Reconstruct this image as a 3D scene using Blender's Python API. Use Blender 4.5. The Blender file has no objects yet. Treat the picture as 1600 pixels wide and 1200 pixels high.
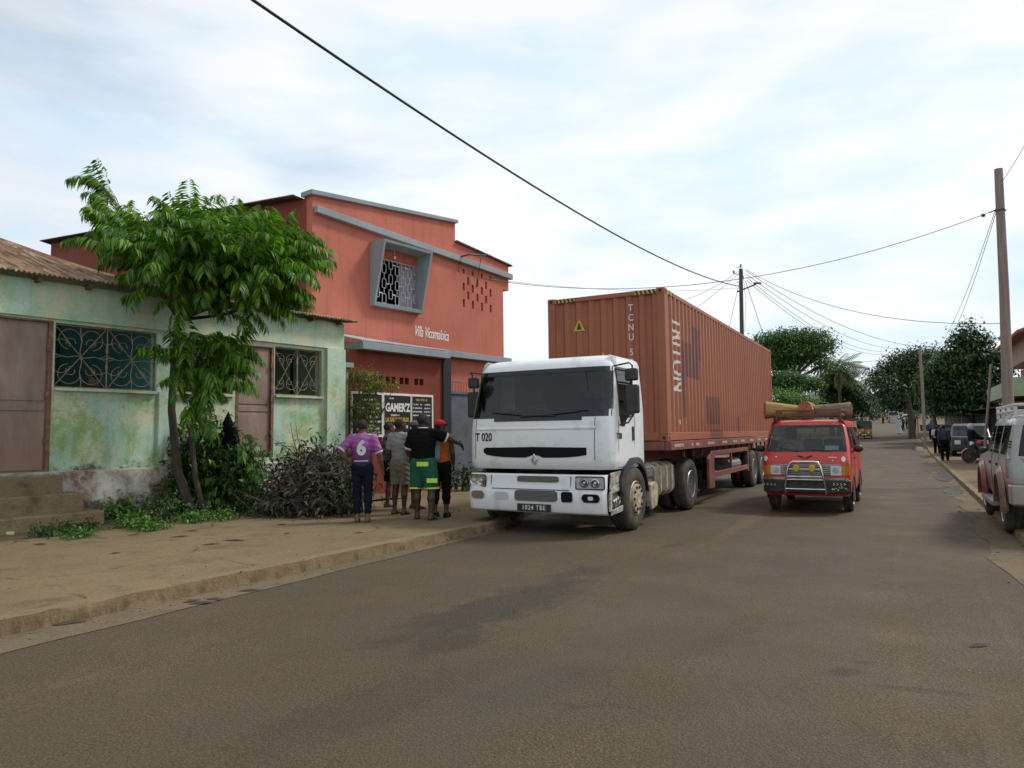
import bpy, bmesh, math, random
import numpy as np
from mathutils import Vector, Matrix
random.seed(7); RNG = np.random.default_rng(11)
SC = bpy.context.scene; COL = SC.collection
R = math.radians

# ---------------------------------------------------------------- camera
F_PX, PITCH, ROLL, EYE = 1106., .070, .012, 1.605
_c, _s, _cz, _sz = math.cos(ROLL), math.sin(ROLL), math.cos(PITCH), math.sin(PITCH)
_r0 = Vector((1, 0, 0)); _a0 = Vector((0, -_sz, _cz)); CW = Vector((0, _cz, _sz))
CX = _c*_r0 - _s*_a0; CY = _s*_r0 + _c*_a0; CP = Vector((0, 0, EYE))
cam = bpy.data.objects.new('camera', bpy.data.cameras.new('camera')); COL.objects.link(cam)
cam.data.sensor_width = 36; cam.data.sensor_fit = 'HORIZONTAL'; cam.data.lens = F_PX*36/1600
cam.data.clip_start = .05; cam.data.clip_end = 4000
m = Matrix((CX, CY, -CW)).transposed().to_4x4(); m.translation = CP
cam.matrix_world = m; SC.camera = cam

# ---------------------------------------------------------------- world, sun, exposure
SUN_EL, SUN_AZ = R(50), R(72)      # azimuth clockwise from +Y (towards +X)
w = bpy.data.worlds.new('World'); SC.world = w; w.use_nodes = True
nt = w.node_tree; nt.nodes.clear()
def _n(t, typ, **kw):
    n = t.nodes.new(typ)
    for k, v in kw.items(): setattr(n, k, v)
    return n
out = _n(nt, 'ShaderNodeOutputWorld'); bg = _n(nt, 'ShaderNodeBackground'); bg.inputs[1].default_value = .113
sky = _n(nt, 'ShaderNodeTexSky', sky_type='NISHITA', sun_disc=False, sun_elevation=SUN_EL, sun_rotation=SUN_AZ)
sky.air_density = 1.0; sky.dust_density = .7; sky.ozone_density = 1.5
tc = _n(nt, 'ShaderNodeTexCoord'); mp = _n(nt, 'ShaderNodeMapping'); mp.inputs['Scale'].default_value = (1.0, 1.0, 3.4)
nt.links.new(tc.outputs['Generated'], mp.inputs[0])
n1 = _n(nt, 'ShaderNodeTexNoise'); n1.inputs['Scale'].default_value = 1.7; n1.inputs['Detail'].default_value = 7; n1.inputs['Roughness'].default_value = .55; n1.inputs['Distortion'].default_value = .35
nt.links.new(mp.outputs[0], n1.inputs['Vector'])
rp = _n(nt, 'ShaderNodeValToRGB'); rp.color_ramp.elements[0].position = .28; rp.color_ramp.elements[1].position = .52
rp.color_ramp.elements[0].color = (.62, .62, .62, 1)
nt.links.new(n1.outputs['Fac'], rp.inputs[0])
n2 = _n(nt, 'ShaderNodeTexNoise'); n2.inputs['Scale'].default_value = 4.6; n2.inputs['Detail'].default_value = 6
nt.links.new(mp.outputs[0], n2.inputs['Vector'])
cr = _n(nt, 'ShaderNodeValToRGB')   # grey-white body of the thin cloud layer
cr.color_ramp.elements[0].position = .3; cr.color_ramp.elements[0].color = (.69, .86, 1.0, 1)
cr.color_ramp.elements[1].position = .62; cr.color_ramp.elements[1].color = (.95, .975, 1.0, 1)
nt.links.new(n2.outputs['Fac'], cr.inputs[0])
sc_ = _n(nt, 'ShaderNodeVectorMath', operation='SCALE'); nt.links.new(cr.outputs[0], sc_.inputs[0])
dt = _n(nt, 'ShaderNodeVectorMath', operation='DOT_PRODUCT'); dt.inputs[1].default_value = (math.sin(SUN_AZ)*math.cos(SUN_EL), math.cos(SUN_AZ)*math.cos(SUN_EL), math.sin(SUN_EL)); nt.links.new(tc.outputs['Generated'], dt.inputs[0])
mr = _n(nt, 'ShaderNodeMapRange'); mr.inputs['From Min'].default_value = -.6; mr.inputs['From Max'].default_value = .9; mr.inputs['To Min'].default_value = 8.5; mr.inputs['To Max'].default_value = 9.0   # the veil glows towards the sun
nt.links.new(dt.outputs['Value'], mr.inputs['Value']); 
sx_ = _n(nt, 'ShaderNodeSeparateXYZ'); nt.links.new(tc.outputs['Generated'], sx_.inputs[0])
zr_ = _n(nt, 'ShaderNodeMapRange'); zr_.inputs['From Min'].default_value = .35; zr_.inputs['From Max'].default_value = 1.; zr_.inputs['To Min'].default_value = 1.0; zr_.inputs['To Max'].default_value = .8; nt.links.new(sx_.outputs[2], zr_.inputs['Value'])      # sky dimmed overhead, above the view, to cut the ambient light
yr_ = _n(nt, 'ShaderNodeMapRange'); yr_.inputs['From Min'].default_value = -.55; yr_.inputs['From Max'].default_value = .45; yr_.inputs['To Min'].default_value = .92; yr_.inputs['To Max'].default_value = 1.0; nt.links.new(sx_.outputs[1], yr_.inputs['Value'])      # sky dimmed behind the camera to weaken the light from there
m1_ = _n(nt, 'ShaderNodeMath', operation='MULTIPLY'); nt.links.new(zr_.outputs[0], m1_.inputs[0]); nt.links.new(yr_.outputs[0], m1_.inputs[1])
m2_ = _n(nt, 'ShaderNodeMath', operation='MULTIPLY'); nt.links.new(m1_.outputs[0], m2_.inputs[0]); nt.links.new(mr.outputs[0], m2_.inputs[1]); nt.links.new(m2_.outputs[0], sc_.inputs['Scale'])
mx = _n(nt, 'ShaderNodeMix', data_type='RGBA')
xr_ = _n(nt, 'ShaderNodeMapRange'); xr_.inputs['From Min'].default_value = -.62; xr_.inputs['From Max'].default_value = .1; xr_.inputs['To Min'].default_value = -.22; xr_.inputs['To Max'].default_value = .26; nt.links.new(sx_.outputs[0], xr_.inputs['Value'])      # more cover to the right
ad_ = _n(nt, 'ShaderNodeMath', operation='ADD', use_clamp=True); nt.links.new(rp.outputs[0], ad_.inputs[0]); nt.links.new(xr_.outputs[0], ad_.inputs[1]); nt.links.new(ad_.outputs[0], mx.inputs[0]); nt.links.new(sky.outputs[0], mx.inputs[6]); nt.links.new(sc_.outputs[0], mx.inputs[7])
nt.links.new(mx.outputs[2], bg.inputs[0]); nt.links.new(bg.outputs[0], out.inputs[0])
sun = bpy.data.objects.new('sun', bpy.data.lights.new('sun', 'SUN')); COL.objects.link(sun)
sun.data.energy = 2.4; sun.data.angle = R(11); sun.data.color = (1, .95, .87)
_sd = Vector((math.sin(SUN_AZ)*math.cos(SUN_EL), math.cos(SUN_AZ)*math.cos(SUN_EL), math.sin(SUN_EL)))
sun.rotation_euler = _sd.to_track_quat('Z', 'Y').to_euler(); sun.location = (20, -10, 30)
SC.view_settings.view_transform = 'Standard'; SC.view_settings.look = 'None'; SC.view_settings.exposure = 0.08; SC.view_settings.gamma = 1
SC.cycles.max_bounces = 6; SC.cycles.transparent_max_bounces = 12
SC.cycles.use_denoising = True

# ---------------------------------------------------------------- frames
TH = .5035; D = Vector((math.sin(TH), math.cos(TH), 0)); N = Vector((math.cos(TH), -math.sin(TH), 0))   # along road / to its right
THB = .654; DB = Vector((math.sin(THB), math.cos(THB), 0)); NB = Vector((math.cos(THB), -math.sin(THB), 0))  # along the facades / towards road
P0 = Vector((-8.70, 11.23, 0))
RB, RR = math.pi/2-THB, math.pi/2-TH
def terr(s):
    if s < 38: return 0.
    if s < 62: return .028*(s-38)**2/48
    if s < 420: return .336+.028*(s-62)
    return .336+.028*358
def so(s, o, z=0): p = D*s+N*o; return Vector((p.x, p.y, terr(s)+z))
def ray(px, py): return (CW*F_PX+CX*(px-800)-CY*(py-600))
def gp(px, py, z=0):
    r = ray(px, py); return CP+r*((z-EYE)/r.z)
def gpt(px, py, dz=0):          # where a sight line meets the rising ground
    r = ray(px, py).normalized(); t = 2.
    while t < 600:
        p = CP+r*t
        if p.z <= terr(p.dot(D))+dz: break
        t += .1
    return CP+r*t
def dp(px, py, Y):
    r = ray(px, py); return CP+r*(Y/r.y)
def bt(px, py, off=0.):         # (t, z) on a plane parallel to the facades
    r = ray(px, py); q = P0+NB*off; p = CP+r*((q-CP).dot(NB)/r.dot(NB)); return (p-P0).dot(DB), p.z

# ---------------------------------------------------------------- materials
def S(r, g, b, k=1.):
    f = lambda c: ((c/255+.055)/1.055)**2.4 if c > 10 else c/255/12.92
    return tuple(min(.92, f(c)*k) for c in (r, g, b))
MATS = {}
class NT:
    def __init__(s, name):
        s.m = bpy.data.materials.new(name); s.m.use_nodes = True; s.t = s.m.node_tree; s.b = s.t.nodes['Principled BSDF']; s.o = s.t.nodes['Material Output']
        s.tc = s.n('ShaderNodeTexCoord').outputs['Object']
    def n(s, typ, **kw): return _n(s.t, typ, **kw)
    def l(s, a, b): s.t.links.new(a, b)
    def noise(s, scale, detail=4, rough=.55, vec=None, stretch=None, dist=0):
        n = s.n('ShaderNodeTexNoise'); n.inputs['Scale'].default_value = scale; n.inputs['Detail'].default_value = detail; n.inputs['Roughness'].default_value = rough; n.inputs['Distortion'].default_value = dist
        v = vec or s.tc
        if stretch:
            m_ = s.n('ShaderNodeMapping'); m_.inputs['Scale'].default_value = stretch; s.l(v, m_.inputs[0]); v = m_.outputs[0]
        s.l(v, n.inputs['Vector']); return n.outputs['Fac']
    def ramp(s, fac, *st):
        r = s.n('ShaderNodeValToRGB'); e = r.color_ramp.elements
        while len(e) < len(st): e.new(.5)
        for k, (p, c) in enumerate(st):
            e[k].position = p; e[k].color = (*c, 1) if isinstance(c, tuple) else (c, c, c, 1)
        s.l(fac, r.inputs[0]); return r.outputs[0]
    def mix(s, f, a, b, bt_='MIX'):
        n = s.n('ShaderNodeMix', data_type='RGBA', blend_type=bt_)
        for k, v in ((0, f), (6, a), (7, b)):
            if isinstance(v, tuple): n.inputs[k].default_value = (*v, 1)
            elif isinstance(v, (int, float)): n.inputs[k].default_value = v
            else: s.l(v, n.inputs[k])
        return n.outputs[2]
    def math(s, op, a, b=0., c=None):
        n = s.n('ShaderNodeMath', operation=op)
        for k, v in enumerate((a, b) if c is None else (a, b, c)):
            if isinstance(v, (int, float)): n.inputs[k].default_value = v
            else: s.l(v, n.inputs[k])
        return n.outputs[0]
    def lin(s, v, a, b):      # 0 at a, 1 at b
        n = s.n('ShaderNodeMapRange'); n.inputs['From Min'].default_value = a; n.inputs['From Max'].default_value = b; s.l(v, n.inputs['Value']); return n.outputs[0]
    def sep(s, v=None):
        n = s.n('ShaderNodeSeparateXYZ'); s.l(v or s.tc, n.inputs[0]); return n.outputs
    def bump(s, h, strength=.3, dist=.01):
        n = s.n('ShaderNodeBump'); n.inputs['Strength'].default_value = strength; n.inputs['Distance'].default_value = dist; s.l(h, n.inputs['Height']); s.l(n.outputs[0], s.b.inputs['Normal'])
    def set(s, **kw):
        for k, v in kw.items():
            i = s.b.inputs[k.replace('_', ' ')]
            if isinstance(v, tuple): i.default_value = (*v, 1)
            elif isinstance(v, (int, float)): i.default_value = v
            else: s.l(v, i)
        return s
def M(name, col, rough=.6, metal=0., var=.12, scale=3., bump=0., bscale=60., dirt=None, coat=0., spec=.5, rvar=.0):
    """painted / plain surface: tonal noise, optional dirt patches (colour, amount, scale)"""
    if name in MATS: return MATS[name]
    t = NT(name)
    a = tuple(c*(1-var) for c in col); b = tuple(min(.95, c*(1+var)) for c in col)
    c = t.ramp(t.noise(scale, 5), (.3, a), (.7, b))
    if dirt:
        f = t.ramp(t.noise(dirt[2], 7, .65), (.62-dirt[1]*.5, 0.), (.78-dirt[1]*.2, 1.)); c = t.mix(f, c, dirt[0])
    t.set(Base_Color=c, Roughness=rough, Metallic=metal, Coat_Weight=coat)
    t.b.inputs['Specular IOR Level'].default_value = spec
    if rvar: t.set(Roughness=t.ramp(t.noise(scale*2, 5), (.3, max(0, rough-rvar)), (.7, min(1, rough+rvar))))
    if bump: t.bump(t.noise(bscale, 6), bump, .01)
    MATS[name] = t.m; return t.m
def glass(name, tint=(.35, .4, .4), refl=.35, rough=.02, trans=.6):
    """thin pane: fresnel mix of tinted see-through and mirror"""
    if name in MATS: return MATS[name]
    t = NT(name); t.t.nodes.remove(t.b)
    tr = t.n('ShaderNodeBsdfTransparent'); tr.inputs[0].default_value = (*tint, 1)
    gl = t.n('ShaderNodeBsdfGlossy'); gl.inputs['Roughness'].default_value = rough; gl.inputs[0].default_value = (.9, .9, .9, 1)
    lw = t.n('ShaderNodeFresnel'); lw.inputs[0].default_value = 1.45
    f = t.math('ADD', t.math('MULTIPLY', lw.outputs[0], refl*2.5), .01)
    mxs = t.n('ShaderNodeMixShader'); t.l(f, mxs.inputs[0]); t.l(tr.outputs[0], mxs.inputs[1]); t.l(gl.outputs[0], mxs.inputs[2]); t.l(mxs.outputs[0], t.o.inputs[0])
    MATS[name] = t.m; return t.m
def leafmat(name, a, b, c=None, trans=.35, rough=.45):
    """foliage: tone differs leaf by leaf; part of the light passes through"""
    if name in MATS: return MATS[name]
    t = NT(name); g = t.n('ShaderNodeNewGeometry')
    st = [(.05, a), (.95, b)] if c is None else [(.05, a), (.6, b), (.97, c)]
    col = t.ramp(g.outputs['Random Per Island'], *st)
    t.set(Base_Color=col, Roughness=rough); t.b.inputs['Specular IOR Level'].default_value = .35
    tl = t.n('ShaderNodeBsdfTranslucent'); t.l(t.mix(1., col, (1.0, 1.15, .55), 'MULTIPLY'), tl.inputs[0])
    mxs = t.n('ShaderNodeMixShader'); mxs.inputs[0].default_value = trans
    t.l(t.b.outputs[0], mxs.inputs[1]); t.l(tl.outputs[0], mxs.inputs[2]); t.l(mxs.outputs[0], t.o.inputs[0])
    MATS[name] = t.m; return t.m

# ---------------------------------------------------------------- objects
def tag(o, label=None, cat=None, group=None, kind=None):
    for k, v in (('label', label), ('category', cat), ('group', group), ('kind', kind)):
        if v: o[k] = v
    return o
def thing(name, label, cat, loc=(0, 0, 0), rz=0., group=None):
    o = bpy.data.objects.new(name, None); COL.objects.link(o); o.location = loc; o.rotation_euler = (0, 0, rz); o.empty_display_size = .2
    return tag(o, label, cat, group)
def copytree(o, parent=None):
    c = o.copy(); COL.objects.link(c)
    if parent: c.parent = parent
    for ch in list(o.children): copytree(ch, c)
    return c
class MB:
    def __init__(s): s.v = []; s.f = []; s.mi = []; s.X = None; s.k = 0
    def add(s, vs, fs):
        b = len(s.v)
        s.v += [tuple(s.X @ Vector(p)) for p in vs] if s.X else [tuple(p) for p in vs]
        s.f += [tuple(b+i for i in f) for f in fs]; s.mi += [s.k]*len(fs); return s
    def box(s, x0, x1, y0, y1, z0, z1):
        return s.add([(x0, y0, z0), (x1, y0, z0), (x1, y1, z0), (x0, y1, z0), (x0, y0, z1), (x1, y0, z1), (x1, y1, z1), (x0, y1, z1)],
                     [(0, 3, 2, 1), (4, 5, 6, 7), (0, 1, 5, 4), (1, 2, 6, 5), (2, 3, 7, 6), (3, 0, 4, 7)])
    def quad(s, *p): return s.add(p, [tuple(range(len(p)))])
    def hexa(s, a, b):     # two quads joined
        return s.add(list(a)+list(b), [(3, 2, 1, 0), (4, 5, 6, 7), (0, 1, 5, 4), (1, 2, 6, 5), (2, 3, 7, 6), (3, 0, 4, 7)])
    def prism(s, poly, a, b, ax='y'):
        mk = {'y': lambda u, v, h: (u, h, v), 'x': lambda u, v, h: (h, u, v), 'z': lambda u, v, h: (u, v, h)}[ax]
        n = len(poly); vs = [mk(u, v, a) for u, v in poly]+[mk(u, v, b) for u, v in poly]
        return s.add(vs, [tuple(range(n))[::-1], tuple(range(n, 2*n))]+[(i, (i+1) % n, n+(i+1) % n, n+i) for i in range(n)])
    def rings(s, rs, caps=True, closed=True):
        n = len(rs[0]); vs = [p for r in rs for p in r]; fs = []
        for i in range(len(rs)-1):
            for j in range(n if closed else n-1): fs.append((i*n+j, i*n+(j+1) % n, (i+1)*n+(j+1) % n, (i+1)*n+j))
        if caps: fs += [tuple(range(n))[::-1], tuple(range((len(rs)-1)*n, len(rs)*n))]
        return s.add(vs, fs)
    def tube(s, pts, r, n=8, caps=True):
        pts = [Vector(p) for p in pts]; rs = []; rr = r if hasattr(r, '__len__') else [r]*len(pts); pu = None
        for i, p in enumerate(pts):
            t = (pts[min(i+1, len(pts)-1)]-pts[max(i-1, 0)]).normalized()
            u = (pu-t*pu.dot(t)) if pu is not None else t.cross(Vector((0, 0, 1)) if abs(t.z) < .9 else Vector((1, 0, 0)))
            u.normalize(); pu = u; v = t.cross(u)
            rs.append([p+(u*math.cos(a)+v*math.sin(a))*rr[i] for a in (2*math.pi*k/n for k in range(n))])
        return s.rings(rs, caps)
    def cyl(s, a, b, r0, r1=None, n=14): return s.tube([a, b], [r0, r0 if r1 is None else r1], n)
    def lathe(s, prof, c, ax='y', n=28):      # profile (radius, height along axis)
        c = Vector(c); rs = []
        for r, h in prof:
            ring = []
            for k in range(n):
                a = 2*math.pi*k/n; u, v = r*math.cos(a), r*math.sin(a)
                ring.append(c+Vector({'y': (u, h, v), 'x': (h, u, v), 'z': (u, v, h)}[ax]))
            rs.append(ring)
        return s.rings(rs, True)
    def ball(s, c, rx, ry=None, rz=None, n=14, k=8):
        ry = ry or rx; rz = rz or rx; c = Vector(c)
        return s.rings([[c+Vector((rx*math.sin(t)*math.cos(a), ry*math.sin(t)*math.sin(a), rz*math.cos(t))) for a in (2*math.pi*j/n for j in range(n))] for t in (math.pi*(i+.02)/(k+.04) for i in range(k+1))])
    def panel(s, x0, x1, z0, z1, y0, y1, holes=(), xs=(), zs=()):
        """upright wall slab (front y0, back y1) pierced by rectangular holes (x0,x1,z0,z1)"""
        X = sorted({x0, x1, *[h[0] for h in holes], *[h[1] for h in holes], *xs}); Z = sorted({z0, z1, *[h[2] for h in holes], *[h[3] for h in holes], *zs})
        X = [a for a in X if x0 <= a <= x1]; Z = [a for a in Z if z0 <= a <= z1]
        solid = lambda i, j: 0 <= i < len(X)-1 and 0 <= j < len(Z)-1 and not any(h[0]-1e-6 <= X[i] and X[i+1] <= h[1]+1e-6 and h[2]-1e-6 <= Z[j] and Z[j+1] <= h[3]+1e-6 for h in holes)
        for i in range(len(X)-1):
            for j in range(len(Z)-1):
                if not solid(i, j): continue
                a, b, c, d = X[i], X[i+1], Z[j], Z[j+1]
                s.quad((a, y0, c), (b, y0, c), (b, y0, d), (a, y0, d)); s.quad((a, y1, c), (a, y1, d), (b, y1, d), (b, y1, c))
                if not solid(i-1, j): s.quad((a, y0, c), (a, y0, d), (a, y1, d), (a, y1, c))
                if not solid(i+1, j): s.quad((b, y0, c), (b, y1, c), (b, y1, d), (b, y0, d))
                if not solid(i, j-1): s.quad((a, y0, c), (a, y1, c), (b, y1, c), (b, y0, c))
                if not solid(i, j+1): s.quad((a, y0, d), (b, y0, d), (b, y1, d), (a, y1, d))
        return s
    def build(s, name, mat, parent=None, bevel=0., smooth=None, seg=2, weld=False, loc=None):
        me = bpy.data.meshes.new(name); me.from_pydata(s.v, [], s.f)
        for q in (mat if isinstance(mat, (list, tuple)) else [mat]): me.materials.append(q)
        if isinstance(mat, (list, tuple)): me.polygons.foreach_set('material_index', s.mi)
        bm = bmesh.new(); bm.from_mesh(me)
        if weld: bmesh.ops.remove_doubles(bm, verts=bm.verts, dist=1e-5)
        bmesh.ops.recalc_face_normals(bm, faces=bm.faces); bm.to_mesh(me); bm.free()
        me.update()
        if smooth:
            me.shade_smooth(); me.set_sharp_from_angle(angle=R(smooth))
        o = bpy.data.objects.new(name, me); COL.objects.link(o)
        if parent: o.parent = parent
        if loc: o.location = loc
        if bevel:
            b = o.modifiers.new('bevel', 'BEVEL'); b.width = bevel; b.segments = seg; b.limit_method = 'ANGLE'; b.angle_limit = R(35)
        return o
def npmesh(name, V, Fq, mat, parent=None, smooth=False):
    """V (n,3), Fq (m,k) index arrays"""
    me = bpy.data.meshes.new(name); n, k = Fq.shape
    me.vertices.add(len(V)); me.vertices.foreach_set('co', np.ascontiguousarray(V, dtype=np.float32).ravel())
    me.loops.add(n*k); me.loops.foreach_set('vertex_index', np.ascontiguousarray(Fq, dtype=np.int32).ravel())
    me.polygons.add(n); me.polygons.foreach_set('loop_start', np.arange(0, n*k, k, dtype=np.int32))
    me.materials.append(mat); me.update(calc_edges=True); me.validate()
    if smooth: me.shade_smooth()
    o = bpy.data.objects.new(name, me); COL.objects.link(o)
    if parent: o.parent = parent
    return o
def text(name, txt, size, mat, parent, mw, depth=.002, sx=1., shear=0., spacing=1., align='CENTER', off=0., bold=0.):
    """flat lettering, in the XY plane of matrix mw"""
    cu = bpy.data.curves.new('t', 'FONT'); cu.body = txt; cu.size = size; cu.align_x = align; cu.align_y = 'CENTER'; cu.extrude = depth; cu.shear = shear; cu.space_character = spacing; cu.offset = bold; cu.resolution_u = 3
    o = bpy.data.objects.new('t', cu); COL.objects.link(o); dg = bpy.context.evaluated_depsgraph_get()
    me = bpy.data.meshes.new_from_object(o.evaluated_get(dg)); bpy.data.objects.remove(o); bpy.data.curves.remove(cu)
    me.transform(mw @ Matrix.Diagonal((sx, 1, 1, 1))); me.name = name; me.materials.clear(); me.materials.append(mat)
    ob = bpy.data.objects.new(name, me); COL.objects.link(ob)
    if parent: ob.parent = parent
    return ob
def basis(o, x, y):      # matrix with given origin, x and y axes
    x = Vector(x).normalized(); y = Vector(y).normalized(); z = x.cross(y); m_ = Matrix((x, y, z)).transposed().to_4x4(); m_.translation = Vector(o); return m_
def leaves(name, C, Dv, Nv, L, Wd, mat, parent=None, fold=.25, droop=.25):
    """C base points, Dv directions, Nv up normals (n,3); pointed folded leaves, drooping at the tip"""
    n = len(C); Dv = Dv/np.linalg.norm(Dv, axis=1, keepdims=True); Sd = np.cross(Dv, Nv); Sd /= np.linalg.norm(Sd, axis=1, keepdims=True)+1e-9; Up = np.cross(Sd, Dv)
    L = np.broadcast_to(np.asarray(L, float), (n,))[:, None]; Wd = np.broadcast_to(np.asarray(Wd, float), (n,))[:, None]
    mid = C+Dv*L*.5; tip = C+Dv*L - Up*L*droop - np.array([0, 0, 1])*L*droop*.5
    V = np.stack([C, mid+Sd*Wd*.5+Up*Wd*fold-Up*L*droop*.1, tip, mid-Sd*Wd*.5+Up*Wd*fold-Up*L*droop*.1, mid+Up*L*.02], 1).reshape(-1, 3)
    b = np.arange(n)[:, None]*5
    Fq = np.concatenate([b+np.array([[0, 1, 4]]), b+np.array([[1, 2, 4]]), b+np.array([[2, 3, 4]]), b+np.array([[3, 0, 4]])], 0)
    return npmesh(name, V, Fq, mat, parent)
# ================================================================ GROUND, ROAD, PAVEMENT
def strip(name, ss, lo, hi, dz, mat, no=2, kind='structure', jit=0.):
    """sheet following the road; lo(s), hi(s) are its edges across the road"""
    m_ = MB(); rows = []
    for s in ss:
        a, b = lo(s), hi(s); 
        if jit: a += random.uniform(-jit, jit); b += random.uniform(-jit, jit)
        z = dz(s) if callable(dz) else dz
        rows.append([so(s, a+(b-a)*k/(no-1), z) for k in range(no)])
    n = no
    m_.add([p for r in rows for p in r], [(i*n+j, i*n+j+1, (i+1)*n+j+1, (i+1)*n+j) for i in range(len(rows)-1) for j in range(n-1)])
    return tag(m_.build(name, mat), kind=kind)
def seq(a, b, d): return [a+d*i for i in range(int((b-a)/d)+1)]
def ground_mat(name, c1, c2, c3, sp=.0, crack=None):
    t = NT(name); a = t.ramp(t.noise(.35, 6, .6), (.35, c1), (.65, c2)); f = t.ramp(t.noise(2.2, 7, .7), (.5, 0.), (.72, .8)); c = t.mix(f, a, c3)
    g = t.ramp(t.noise(45, 3), (.3, (.72,)*3), (.7, (1.2,)*3)); c = t.mix(.8, c, g, 'MULTIPLY')
    if crack:
        v_ = t.n('ShaderNodeTexVoronoi'); v_.feature = 'DISTANCE_TO_EDGE'; v_.inputs['Scale'].default_value = crack; w_ = t.n('ShaderNodeTexNoise'); w_.inputs['Scale'].default_value = 1.3; w_.inputs['Detail'].default_value = 7; t.l(t.tc, w_.inputs['Vector']); a_ = t.n('ShaderNodeVectorMath', operation='MULTIPLY_ADD'); a_.inputs[1].default_value = (.8, .8, 0); t.l(w_.outputs['Color'], a_.inputs[0]); t.l(t.tc, a_.inputs[2]); t.l(a_.outputs[0], v_.inputs['Vector'])
        c = t.mix(t.math('MULTIPLY', t.ramp(v_.outputs['Distance'], (.0, .8), (.012, 0.)), t.ramp(t.noise(.5, 4), (.47, 0.), (.56, 1.))), c, tuple(x*.35 for x in c3))
        sp_ = t.ramp(t.noise(11, 6, .75), (.67, 0.), (.75, .5)); c = t.mix(sp_, c, tuple(x*.5 for x in c3))
    t.set(Base_Color=c, Roughness=.95); t.b.inputs['Specular IOR Level'].default_value = .2
    t.bump(t.math('ADD', t.noise(30, 5), t.math('MULTIPLY', t.noise(3, 5), 2.)), .5, .02); MATS[name] = t.m; return t.m
m_dirt = ground_mat('red_brown_dirt', (.14, .095, .056), (.21, .145, .088), (.09, .07, .05))
m_pave = ground_mat('dusty_concrete', (.165, .120, .067), (.212, .157, .092), (.108, .080, .050), crack=.55)
t = NT('old_asphalt')
def stain(cx, cy, ang, a, b, k=.55):
    mp_ = t.n('ShaderNodeMapping'); mp_.vector_type = 'TEXTURE'; mp_.inputs['Location'].default_value = (cx, cy, 0); mp_.inputs['Rotation'].default_value = (0, 0, ang); mp_.inputs['Scale'].default_value = (a, b, 1e3)
    t.l(t.tc, mp_.inputs[0]); ln = t.n('ShaderNodeVectorMath', operation='LENGTH'); t.l(mp_.outputs[0], ln.inputs[0])
    d = t.math('ADD', ln.outputs['Value'], t.math('MULTIPLY', t.math('SUBTRACT', stn, .5), 1.7))
    return t.ramp(d, (.55, k), (1.0, 0.))
stn = t.noise(2.6, 6, .68)
base = t.ramp(t.noise(.22, 5, .6), (.32, (.092, .064, .037)), (.55, (.110, .078, .046)), (.75, (.130, .089, .049)))
dust = t.ramp(t.noise(.55, 6, .66, stretch=(1, 1, 1)), (.48, 0.), (.74, .75)); base = t.mix(dust, base, (.156, .105, .057))
grey = t.ramp(t.noise(.9, 4, .6), (.5, 0.), (.8, .6)); base = t.mix(grey, base, (.086, .068, .046))
vo = t.n('ShaderNodeTexVoronoi'); vo.inputs['Scale'].default_value = 62; t.l(t.tc, vo.inputs['Vector'])
peb = t.ramp(vo.outputs['Distance'], (.1, (1.36,)*3), (.55, (.60,)*3)); fine = t.ramp(t.noise(52, 6, .78), (.34, (.58,)*3), (.66, (1.4,)*3))
base = t.mix(.75, base, peb, 'MULTIPLY'); base = t.mix(.8, base, fine, 'MULTIPLY')
yel = t.ramp(t.noise(55, 3, .7), (.62, 0.), (.67, .8)); ymask = t.ramp(t.noise(.45, 5), (.45, 0.), (.6, 1.)); base = t.mix(t.math('MULTIPLY', yel, ymask), base, (.33, .23, .11))
q = gp(790, 945); drk = stain(q.x, q.y, R(52), 1.75, .45, .85)
for (px, py, a, wl, wb, k) in ((905, 895, 40, .6, .2, .6), (700, 1005, 60, .5, .25, .6), (1312, 1052, 10, .22, .09, .75), (1352, 1036, 0, .10, .04, .7), (1460, 1082, -20, .42, .06, .6), (1053, 853, 40, .35, .12, .6), (850, 1070, 40, .9, .3, .35), (1450, 780, 60, 2.2, .5, .45), (1260, 870, 60, 3, .6, .2), (620, 1090, 45, 1.1, .35, .3), (1060, 1000, 30, 1.5, .5, .15)):
    q = gp(px, py); drk = t.math('MAXIMUM', drk, stain(q.x, q.y, R(a), wl, wb, k))
lane = t.ramp(t.noise(.9, 4, .55, stretch=(1, 1, 1)), (.3, 0.), (.7, 1.))
mpl = t.n('ShaderNodeMapping'); mpl.vector_type = 'TEXTURE'; mpl.inputs['Rotation'].default_value = (0, 0, -TH); mpl.inputs['Scale'].default_value = (.9, 20, 1); t.l(t.tc, mpl.inputs[0])
lane = t.noise(1.0, 5, .6, vec=mpl.outputs[0]); base = t.mix(t.ramp(lane, (.44, 0.), (.64, .5)), base, (.085, .068, .047)); base = t.mix(t.ramp(lane, (.30, .45), (.42, 0.)), base, (.175, .128, .074))
ve = t.n('ShaderNodeTexVoronoi'); ve.feature = 'DISTANCE_TO_EDGE'; ve.inputs['Scale'].default_value = .8
wn = t.n('ShaderNodeTexNoise'); wn.inputs['Scale'].default_value = 1.5; wn.inputs['Detail'].default_value = 6; t.l(t.tc, wn.inputs['Vector']); wm = t.n('ShaderNodeVectorMath', operation='MULTIPLY_ADD'); wm.inputs[1].default_value = (.9, .9, 0); t.l(wn.outputs['Color'], wm.inputs[0]); t.l(t.tc, wm.inputs[2]); t.l(wm.outputs[0], ve.inputs['Vector'])
crk = t.math('MULTIPLY', t.ramp(ve.outputs['Distance'], (.0, .75), (.014, 0.)), t.ramp(t.noise(.33, 4), (.52, 0.), (.62, 1.))); base = t.mix(crk, base, (.04, .033, .026))
drk = t.math('MULTIPLY', drk, t.ramp(t.noise(38, 4, .7), (.36, .35), (.56, 1.)))
base = t.mix(drk, base, (.034, .029, .023))
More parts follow.
